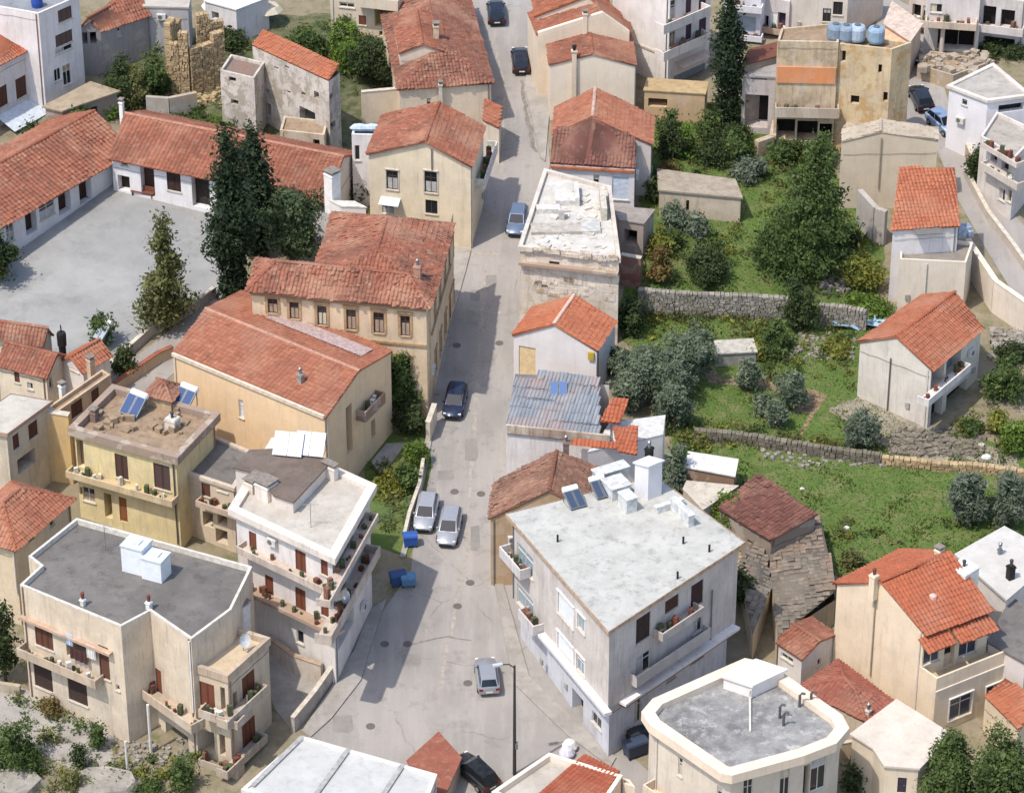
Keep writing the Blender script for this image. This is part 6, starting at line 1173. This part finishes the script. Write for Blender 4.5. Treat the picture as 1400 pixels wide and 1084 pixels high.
# ------------------------------------------------------------------ bins and small street things
def bin_(label, p, col, rz, w=1.3, d=1.0, h=1.15):
    g = G(p); o = thing('waste_container', label, 'waste bin', g, 'bins beside the verge', rz); m = MB(); b = [(-w/2*.88, -d/2*.85, .18), (w/2*.88, -d/2*.85, .18), (w/2*.88, d/2*.85, .18), (-w/2*.88, d/2*.85, .18)]; t = [(-w/2, -d/2, h), (w/2, -d/2, h), (w/2, d/2, h), (-w/2, d/2, h)]; m.hexa(b, t); m.out('body', plain(col, .5, var=.15), o, world=False)
    m = MB(); n = 6
    for i in range(n):
        a0, a1 = math.pi*i/n, math.pi*(i+1)/n; q = lambda a, s: (s*(w/2+.03), -math.cos(a)*(d/2+.03), h+.01+.28*math.sin(a)); m.quad(q(a0, -1), q(a0, 1), q(a1, 1), q(a1, -1))
    m.quad(*[q(math.pi*i/n, -1) for i in range(n+1)]); m.quad(*[q(math.pi*i/n, 1) for i in range(n, -1, -1)]); m.out('lid', plain(col, .45, var=.2), o, world=False)
    for sx in (-1, 1):
        for sy in (-1, 1): m = MB(); m.tube([(sx*w*.4-.04, sy*d*.36, .1), (sx*w*.4+.04, sy*d*.36, .1)], .1, 8); m.out('wheel', M_BLACK, o, world=False)
bin_('bright blue lidded waste container beside the silver cars', (9, 855, 835), '2a5aa8', .15, 1.1, .85, .95); bin_('deep blue waste container farther down the kerb', (9, 790, 1040), '2d5284', .3, 1.2, .85, .95); bin_('faded light blue waste container at the kerb edge', (9, 845, 1045), '5a86ac', .1, 1.1, .85, .8)
bin_('blue-grey waste container at the foot of the grey corner building', (14, 690, 880), '39465a', .5, 1.7); bin_('dark waste container against the grey corner building wall', (14, 700, 825), '2a2f36', .5, 1.5)
for i, (x, y, cc, lab) in enumerate(((345, 850, 'd9d6d0', 'white bag of rubbish at the corner of the grey building, upper'), (330, 885, 'cfcbd6', 'pale bag of rubbish at the corner of the grey building, lower'))):
    g = G((14, x, y)); m = MB(); m.lathe((0, 0, 0), [(.5, 0), (.62, .3), (.4, .7), (.1, .85)], 9); o = m.out('rubbish_bag', plain(cc, .7)); o.location = g; tag(o, lab, 'bag', 'rubbish bags')
# verge walls along the street and net fence
wall_run('verge_wall', 'low pale wall between the green verge and the street', [(9, 925, 430), (9, 905, 560), (9, 850, 720), (9, 825, 830)], 1.0, .22, plaster('cfc7b8', .3), cop=M_SILL)
wall_run('gate_pillar_wall', 'pale upright wall end beside the manor garden', [(9, 985, 190), (9, 950, 290)], 1.9, .35, plaster('cdc3b2', .3), cop=M_SILL)
g0, g1, g2 = G((9, 640, 700)), G((9, 750, 735)), G((9, 845, 680)); o = thing('net_fence', 'thin wire net fence on posts enclosing the green verge', 'fence', g1)
for p in (g0, g1, g2): m = MB(); m.tube([p, p+V((0, 0, 1.9))], .04, 5); m.out('post', M_STEEL, o)
m = MB()
for a_, b_ in ((g0, g1), (g1, g2)):
    for k in range(9): z = V((0, 0, .1+.2*k)); m.tube([a_+z, b_+z], .008, 3, False)
    n_ = int((b_-a_).length/.25)
    for k in range(n_): q = a_+(b_-a_)*(k/n_); m.tube([q, q+V((0, 0, 1.75))], .008, 3, False)
m.out('wire_net', plain('7c8a70', .6), o, kind='stuff')
sheet('verge_path', [(9, 650, 390), (9, 730, 295), (9, 835, 290), (9, 770, 380), (9, 700, 470)], concrete('a9a49c', '98938b', .8), .03)
# courtyard wall and railing along alley
wall_run('alley_wall', 'low pale wall between the courtyard and the alley', [(4, 590, 960), (4, 800, 770), (4, 1030, 640), (4, 1140, 560)], .9, .3, plaster('a9a49c', .5), cop=M_SILL)
wall_run('alley_wall', 'orange-brown edged wall on the near side of the alley', [(4, 610, 1075), (4, 830, 920), (4, 915, 880)], 1.0, .35, plaster('b9a78c', .5), cop=plain('9a5a44', .85, var=.3))
g = G((4, 555, 835)); solar_heater('white water heater standing by the small tree at the courtyard edge', g, math.radians(-120), g.z+1.2, 1.0, '9aa2a8', .8)
# satellite dishes
def dish(label, p, z, rz): 
    q = PZ(p, z); o = thing('satellite_dish', label, 'satellite dish', (q.x, q.y, z), None, rz); m = MB(); m.tube([(0, 0, 0), (0, 0, 1.0)], .03, 5); m.out('mast', M_STEEL, o, world=False); m = MB()
    R = [(.05, 0), (.3, .04), (.5, .12)]; n = 12
    for (r0, d0), (r1, d1) in zip(R, R[1:]):
        for k in range(n): a0, a1 = 2*math.pi*k/n, 2*math.pi*(k+1)/n; f = lambda r_, d_, a: (-d_+.1 + r_*math.sin(a)*-.4, r_*math.cos(a), 1.0+r_*math.sin(a)); m.quad(f(r0, -d0, a0), f(r0, -d0, a1), f(r1, -d1, a1), f(r1, -d1, a0))
    m.out('reflector', plain('d2d2d0', .5), o, world=False); return o
dish('white satellite dish on the white corner building balcony', (13, 500, 95), wb.z-5.2, -1.0); dish('white satellite dish on the apartment block terrace roof', (12, 1290, 330), apt.z-3.1, -.8)
for lab, r, x, y, z in (('thin television antenna on the dark grey apartment roof', 8, 560, 860, apt.z-.45), ('thin television antenna on the white corner building roof', 9, 330, 740, wb.z-.3)):
    antenna(lab, PZ((r, x, y), z), z)
# ------------------------------------------------------------------ trees and bushes
T = tree
T('cypress_tree', 'very tall dark columnar cypress at the top right of the street', (2, 1175, 690), -60, 185, 'cyp', 'cypress', 7000, .2)
T('cypress_tree', 'broad dark cypress rising in front of the courtyard building', (4, 1245, 600), -320, 250, 'cyp', 'cypress', 9000, .24)
T('cypress_tree', 'second dark cypress behind, its tip above the red courtyard roof', (5, 40, 340), -350, 200, 'cyp', 'cypress', 6500, .24)
T('pine_tree', 'grey-green conifer between the cypresses and the manor roof', (5, 235, 430), 10, 400, 'pine', 'spread', 6500, .22)
T('loose_conifer', 'loose olive-brown conifer standing in the courtyard corner', (4, 890, 730), 150, 330, 'loose', 'cone', 4800, .22)
T('small_tree', 'small leafy tree at the courtyard edge beside the water heater', (4, 540, 810), 645, 140, 'green', 'round', 900, .2)
T('dark_tree', 'dark tree at the left edge of the courtyard', (4, -20, 480), 165, 260, 'dark', 'spread', 3200, .24)
T('garden_tree', 'large dark green tree in the upper garden', (3, 280, 1440), 720, 640, 'green', 'cone', 17000, .18)
T('bright_tree', 'small bright yellow-green conical tree below the tall cypress', (2, 960, 830), 650, 130, 'bright', 'cone', 1500, .16)
def olive(lab, r, x, yb, yt, w, n=3200, kind='olive'): T('olive_tree', lab, (r, x, yb), yt, w, kind, 'spread', int(n*1.5), .125, 'grey-green trees in the gardens')
olive('large grey-green olive tree, leftmost of the clump right of the white cottage', 6, 700, 1130, 830, 330, 4200); olive('large grey-green olive tree at the top of the clump right of the white cottage', 6, 990, 1030, 745, 330, 4200)
olive('grey-green olive tree at the lower edge of the clump behind the corrugated roof', 10, 890, 215, -30, 260, 3000); olive('grey-green olive tree hanging over the white wall by the orange roof bits', 10, 660, 130, -80, 240, 2600)
olive('small round olive tree standing alone on the garden path', 6, 1290, 1065, 900, 145, 1500); olive('round dark olive tree beside the bare path', 7, 155, 1160, 960, 205, 2200); olive('low olive bush left of the round path tree', 11, 85, 215, 90, 130, 900)
olive('low grey-green bush above the brown terrace wall', 11, 530, 330, 120, 230, 2000, 'gray'); olive('wide grey bush at the right edge of the meadow, left half', 11, 1090, 720, 450, 280, 3600, 'gray'); olive('wide grey bush at the right edge of the meadow, right half', 11, 1320, 735, 450, 300, 3600, 'gray')
B2 = lambda nm, lab, r, x0, y0, x1, y1, k, n=1000, leaf=.18, dep=1.0, grp='shrubs': bush(nm, lab, r, x0, y0, x1, y1, k, n, leaf, dep, grp)
B2('bush', 'wide green bush behind the courtyard roof, left of the stone ruin', 0, 540, 270, 740, 570, 'dark', 2600); B2('bush', 'wide dark bush touching the stone ruin', 0, 720, 240, 925, 540, 'green', 2600); B2('bush', 'olive-brown scrub above the courtyard roof ridge', 0, 640, 380, 800, 590, 'loose', 1400)
B2('bush', 'green shrub behind the courtyard roof corner', 0, 340, 560, 520, 740, 'green', 1500); B2('bush', 'bright shrub under the tan canopy slab', 0, 470, 530, 660, 640, 'bright', 1000); B2('bush', 'shrub strip between the ruin and the courtyard ridge, left', 0, 930, 590, 1130, 690, 'green', 1300); B2('bush', 'shrub strip between the ruin and the courtyard ridge, right', 0, 1100, 590, 1310, 720, 'bright', 1300)
B2('bush', 'dark shrub below the white awning at the left edge', 0, 110, 640, 245, 790, 'dark', 900)
B2('tree_clump', 'bright green tree clump behind the ruined house, left', 1, 180, 140, 440, 360, 'green', 3000); B2('tree_clump', 'bright green tree clump behind the ruined house, middle', 1, 380, 110, 640, 400, 'bright', 3600); B2('tree_clump', 'dark green tree clump behind the ruined house, right', 1, 540, 190, 780, 490, 'dark', 3400); B2('bush', 'tall shrub against the cream building with curved balcony', 1, 490, 70, 570, 190, 'green', 700)
B2('bush', 'dark shrub beside the white annex of the gabled house', 1, 480, 890, 690, 1084, 'dark', 1600); B2('bush', 'dark undergrowth between the ruin and the annex', 1, 540, 830, 620, 970, 'dark', 700)
T('garden_tree', 'leafy green tree in the gap beside the manor corner', (9, 800, 150), -190, 250, 'green', 'spread', 4200, .17); B2('bush', 'green growth between the wide house and the manor corner', 9, 690, -120, 800, 120, 'bright', 1400); B2('vine', 'shaded shrub under the manor garden tree', 9, 760, 60, 940, 260, 'dark', 1600)
B2('clipped_bush', 'round clipped bright green bush at the street edge', 9, 812, 265, 965, 435, 'bright', 2200, .12); B2('bush', 'yellow-green undergrowth in the verge', 9, 650, 470, 830, 570, 'yel', 1200); B2('bush', 'straggly green plants below the clipped bush', 9, 770, 400, 900, 560, 'green', 900)
B2('bush', 'dark rounded bush in the upper garden left of the big tree', 6, 900, 280, 1240, 515, 'dark', 3400); B2('bush', 'autumn-brown bush against the red-brown wall', 6, 745, 290, 900, 515, 'rust', 1500); B2('bush', 'green bush behind the brown one', 6, 780, 200, 960, 330, 'green', 1400); B2('bush', 'grey-green bush behind the gravel-roofed shed', 6, 960, 130, 1080, 260, 'gray', 900)
B2('bush', 'bright rounded bush below the big garden tree', 7, 400, 330, 655, 560, 'yel', 2400); B2('bush', 'bright green low bush beside the blue sheeting', 7, 430, 560, 720, 690, 'bright', 1800); B2('bush', 'dark bush standing in the gap of the stone wall', 7, 110, 480, 315, 765, 'dark', 2400); B2('bush', 'green bush in front of the stone wall', 7, 0, 690, 180, 880, 'green', 1500); B2('bush', 'low shrubs on the garden bank below the wall', 7, 300, 800, 500, 880, 'yel', 900)
B2('bush', 'dark shrub beneath the big tree, left side', 7, 60, 330, 260, 490, 'dark', 1500); B2('bush', 'dark shrub beneath the big tree, right side', 7, 250, 280, 420, 440, 'dark', 1500)
B2('bush', 'green bush right of the porch house', 7, 1145, 895, 1420, 1150, 'green', 2600); B2('bush', 'bright bush at the right edge below the porch house', 11, 1240, 150, 1430, 370, 'bright', 1800)
B2('bush', 'dark shrub beneath the tall cypress', 2, 1090, 640, 1310, 800, 'dark', 1800); B2('bush', 'leafy shrub left of the bright conical tree', 2, 810, 560, 930, 760, 'green', 1300); B2('bush', 'green shrub right of the bright conical tree', 2, 1000, 590, 1150, 760, 'green', 1300); B2('bush', 'dark low shrub in front of the bright conical tree', 2, 1000, 740, 1200, 900, 'dark', 1300); B2('bush', 'grey rounded shrub above the gravel-roofed shed', 2, 1195, 830, 1390, 980, 'gray', 1600); B2('bush', 'shrub against the balcony block hut', 2, 880, 490, 1010, 620, 'green', 1000); B2('bush', 'orange-tinged shrub behind the gravel roof', 2, 820, 850, 900, 930, 'rust', 500); B2('bush', 'tall dark shrub beside the brown-roofed house wall', 2, 755, 930, 825, 1084, 'dark', 700)
B2('bush', 'dark hedge bush beside the climbing road', 3, 1090, 720, 1190, 990, 'dark', 1500); B2('bush', 'dark shrub between the white cottage and the garden', 6, 610, 570, 745, 790, 'dark', 1700); B2('bush', 'green shrub under the cottage gable end', 6, 500, 830, 620, 980, 'dark', 1100); B2('bush', 'yellow-flowered shrub beside the concrete garden block', 6, 1290, 800, 1394, 900, 'yel', 700); B2('bush', 'green shrubs beside the stone wall path', 7, 0, 800, 130, 900, 'green', 800)
B2('ivy', 'bright ivy mound between the cream slab hut and the rusty shed', 10, 1060, 560, 1290, 800, 'bright', 2600, .16); B2('bush', 'dark bush behind the grey corner building', 14, 1170, -130, 1350, 130, 'dark', 2200); B2('bush', 'dark green bush below the white-slab hut', 10, 850, 280, 960, 560, 'olive', 1500)
T('garden_tree', 'dense green tree in the bottom right corner, left one', (15, 1000, 1200), 800, 380, 'green', 'spread', 7000, .18); T('garden_tree', 'dense green tree in the bottom right corner, right one', (15, 1280, 1230), 800, 460, 'green', 'spread', 8000, .18); B2('bush', 'dark plant between the rounded building and the cream wall', 15, 440, 940, 540, 1084, 'dark', 700)
B2('bush', 'dark bush at the left edge beside the apartment block', 12, -60, 30, 120, 530, 'dark', 2400); B2('bush', 'spreading green bush in the yard at the bottom left', 12, -60, 680, 245, 990, 'green', 3000, .16); B2('bush', 'slim upright shrub in the yard', 12, 385, 810, 465, 970, 'dark', 700, .14); B2('bush', 'shrub against the apartment block corner', 12, 478, 710, 565, 865, 'green', 900, .14); B2('bush', 'green shrub under the apartment balconies', 12, 900, 890, 1040, 1084, 'green', 1300, .15); B2('bush', 'low weeds along the bottom edge', 12, 330, 960, 450, 1084, 'loose', 800, .14); B2('bush', 'leafy plants at the bottom edge by the apartment block', 12, 700, 1010, 900, 1110, 'green', 900, .15); B2('bush', 'flowering plants along the apartment wall', 12, 200, 580, 340, 690, 'rust', 600, .14)
B2('bush', 'dark creeper at the alley corner by the cottages', 4, 600, 800, 730, 1000, 'dark', 1300)
olive('large grey-green olive tree in the middle of the clump right of the white cottage', 6, 850, 1130, 850, 330, 3800); olive('dark olive tree at the right of the clump, above the terrace wall', 10, 820, 90, -140, 280, 3200)
B2('bush', 'leafy undergrowth filling the corner behind the balcony block hut', 2, 800, 640, 960, 860, 'dark', 2200); B2('bush', 'pale green undergrowth right of the conical tree', 2, 1120, 700, 1330, 860, 'green', 1800); B2('bush', 'dark undergrowth at the foot of the tan building', 3, 40, 740, 200, 880, 'green', 1600); B2('bush', 'tall green scrub in front of the dark openings', 3, 170, 720, 400, 900, 'green', 2200)
B2('bush', 'scrub on the slope above the stone wall, left', 6, 760, 200, 900, 360, 'yel', 1300); B2('bush', 'olive scrub left of the gravel-roofed shed', 6, 830, 50, 960, 220, 'olive', 1300); B2('bush', 'low dark scrub at the foot of the big garden tree', 7, -40, 250, 130, 420, 'green', 1500); B2('bush', 'deep shade shrub behind the bright rounded bush', 7, 330, 180, 560, 330, 'dark', 2000)
B2('bush', 'grey-green shrub below the terrace path', 11, -30, 20, 70, 150, 'olive', 900); B2('bush', 'low weeds by the rubble heap', 11, 1040, 160, 1180, 260, 'green', 700); B2('bush', 'low hedge beside the white slab hut', 10, 840, 420, 930, 600, 'gray', 1200); B2('bush', 'weedy growth on the meadow edge behind the brown shed', 11, 420, 860, 540, 960, 'loose', 700)
B2('bush', 'dark scrub between the tower ruin and the ruined house', 0, 1130, 150, 1330, 280, 'dark', 1500); B2('bush', 'scrub below the grey house with faded roof', 0, 520, 230, 640, 330, 'loose', 1000)
B2('bush', 'dark scrub on the bank right of the porch house', 7, 1240, 800, 1400, 930, 'dark', 1500); B2('bush', 'yellow-green scrub at the right edge above the meadow', 11, 1190, 100, 1300, 260, 'yel', 900); B2('bush', 'green scrub behind the ruined house, far left', 0, 1200, 590, 1330, 720, 'green', 1200); B2('bush', 'dense scrub filling the ground between the tower ruin and the white block', 0, 540, 430, 700, 590, 'green', 1800)
B2('bush', 'dark hedge in front of the top right corner house', 3, 1150, 220, 1290, 300, 'dark', 1300); B2('bush', 'dark hedge at the top right edge beside the corner house', 3, 1270, 230, 1410, 320, 'dark', 1300); B2('bush', 'scrub beside the broken masonry terrace', 3, 1120, 290, 1260, 350, 'loose', 900)
# grass relief on the meadow: short blades nobody could count
n = 60000; px0 = rng.uniform(845, 1400, n); py0 = rng.uniform(140, 790, n)
poly = [(880, 150), (1060, 130), (1210, 330), (1195, 430), (1182, 540), (1240, 580), (1440, 620), (1440, 790), (1150, 790), (1000, 720), (930, 640), (900, 560), (842, 440), (870, 330)]
ins = np.zeros(n, bool)
for (xa, ya), (xb, yb) in zip(poly, poly[1:]+poly[:1]):
    c_ = ((ya > py0) != (yb > py0)); ins ^= c_ & (px0 < (xb-xa)*(py0-ya)/((yb-ya) or 1e-9)+xa)
px0, py0 = px0[ins], py0[ins]; n = len(px0)
dx = (px0-700)/FPX; dy = -(py0-542)/FPX; D3 = np.stack([dx, FW.y+UP.y*dy, FW.z+UP.z*dy], 1); t = (SL*CAM.y-CAM.z)/(D3[:, 2]-SL*D3[:, 1]); Pg = np.array(CAM)+D3*t[:, None]
a = rng.uniform(0, 6.28, n); patchy = np.clip(np.sin(Pg[:, 0]*.9+1.3*np.sin(Pg[:, 1]*.6))*np.sin(Pg[:, 1]*.8+np.cos(Pg[:, 0]*.45)), 0, 1); hgt = rng.uniform(.04, .14, n)*(1+2.6*patchy**2); wd = rng.uniform(.05, .12, n); ex = np.stack([np.cos(a)*wd, np.sin(a)*wd, 0*a], 1); ln = np.stack([rng.normal(0, .08, n), rng.normal(0, .08, n), hgt], 1)
gv = np.stack([Pg-ex, Pg+ex, Pg+ln], 1).reshape(-1, 3); gf = np.arange(n*3).reshape(n, 3)
tag(mesh_np('grass', gv, gf, leafmat('556a30', '6f7a40', '4a5e2c'), tint=rng.random(n)), 'short green grass over the meadow and garden terraces', 'grass', None, 'stuff')

# weeds along walls and in the rough corners: uncounted
wl = []
for r, x0, y0, x1, y1, k in ((6, 720, 655, 1394, 690, 60), (6, 760, 700, 1394, 860, 70), (7, 0, 600, 500, 1000, 90), (11, 0, 260, 650, 330, 70), (10, 860, 180, 1394, 330, 60), (2, 800, 560, 1394, 1000, 90), (3, 0, 740, 420, 1080, 80), (0, 520, 230, 1330, 700, 110), (1, 180, 120, 800, 500, 70), (12, 0, 560, 620, 1084, 70), (12, 620, 880, 1060, 1084, 40), (9, 640, 380, 880, 760, 50), (11, 400, 700, 1394, 860, 40), (11, 1000, 150, 1394, 420, 50), (6, 760, 200, 1394, 520, 60), (15, 420, 860, 700, 1084, 25), (10, 1000, 480, 1394, 1000, 40), (5, 560, 0, 700, 150, 15)):
    for i in range(k):
        g = G((r, random.uniform(x0, x1), random.uniform(y0, y1))); s_ = random.uniform(.2, .7); wl.append((g.x, g.y, g.z+s_*.3, s_, s_, s_*random.uniform(.5, 1.1)))
wl = np.array(wl)
for nm, kind, part in (('weeds', 'green', wl[0::3]), ('weeds', 'loose', wl[1::3]), ('weeds', 'yel', wl[2::3])):
    v, f, ti = leaves(part, len(part)*42, .12, .6); tag(mesh_np(nm, v, f, LEAF[kind], tint=ti), {'green': 'rough green weeds in the gardens and yards', 'loose': 'dry olive weeds in the gardens and yards', 'yel': 'yellowish weeds in the gardens and yards'}[kind], 'weeds', None, 'stuff')
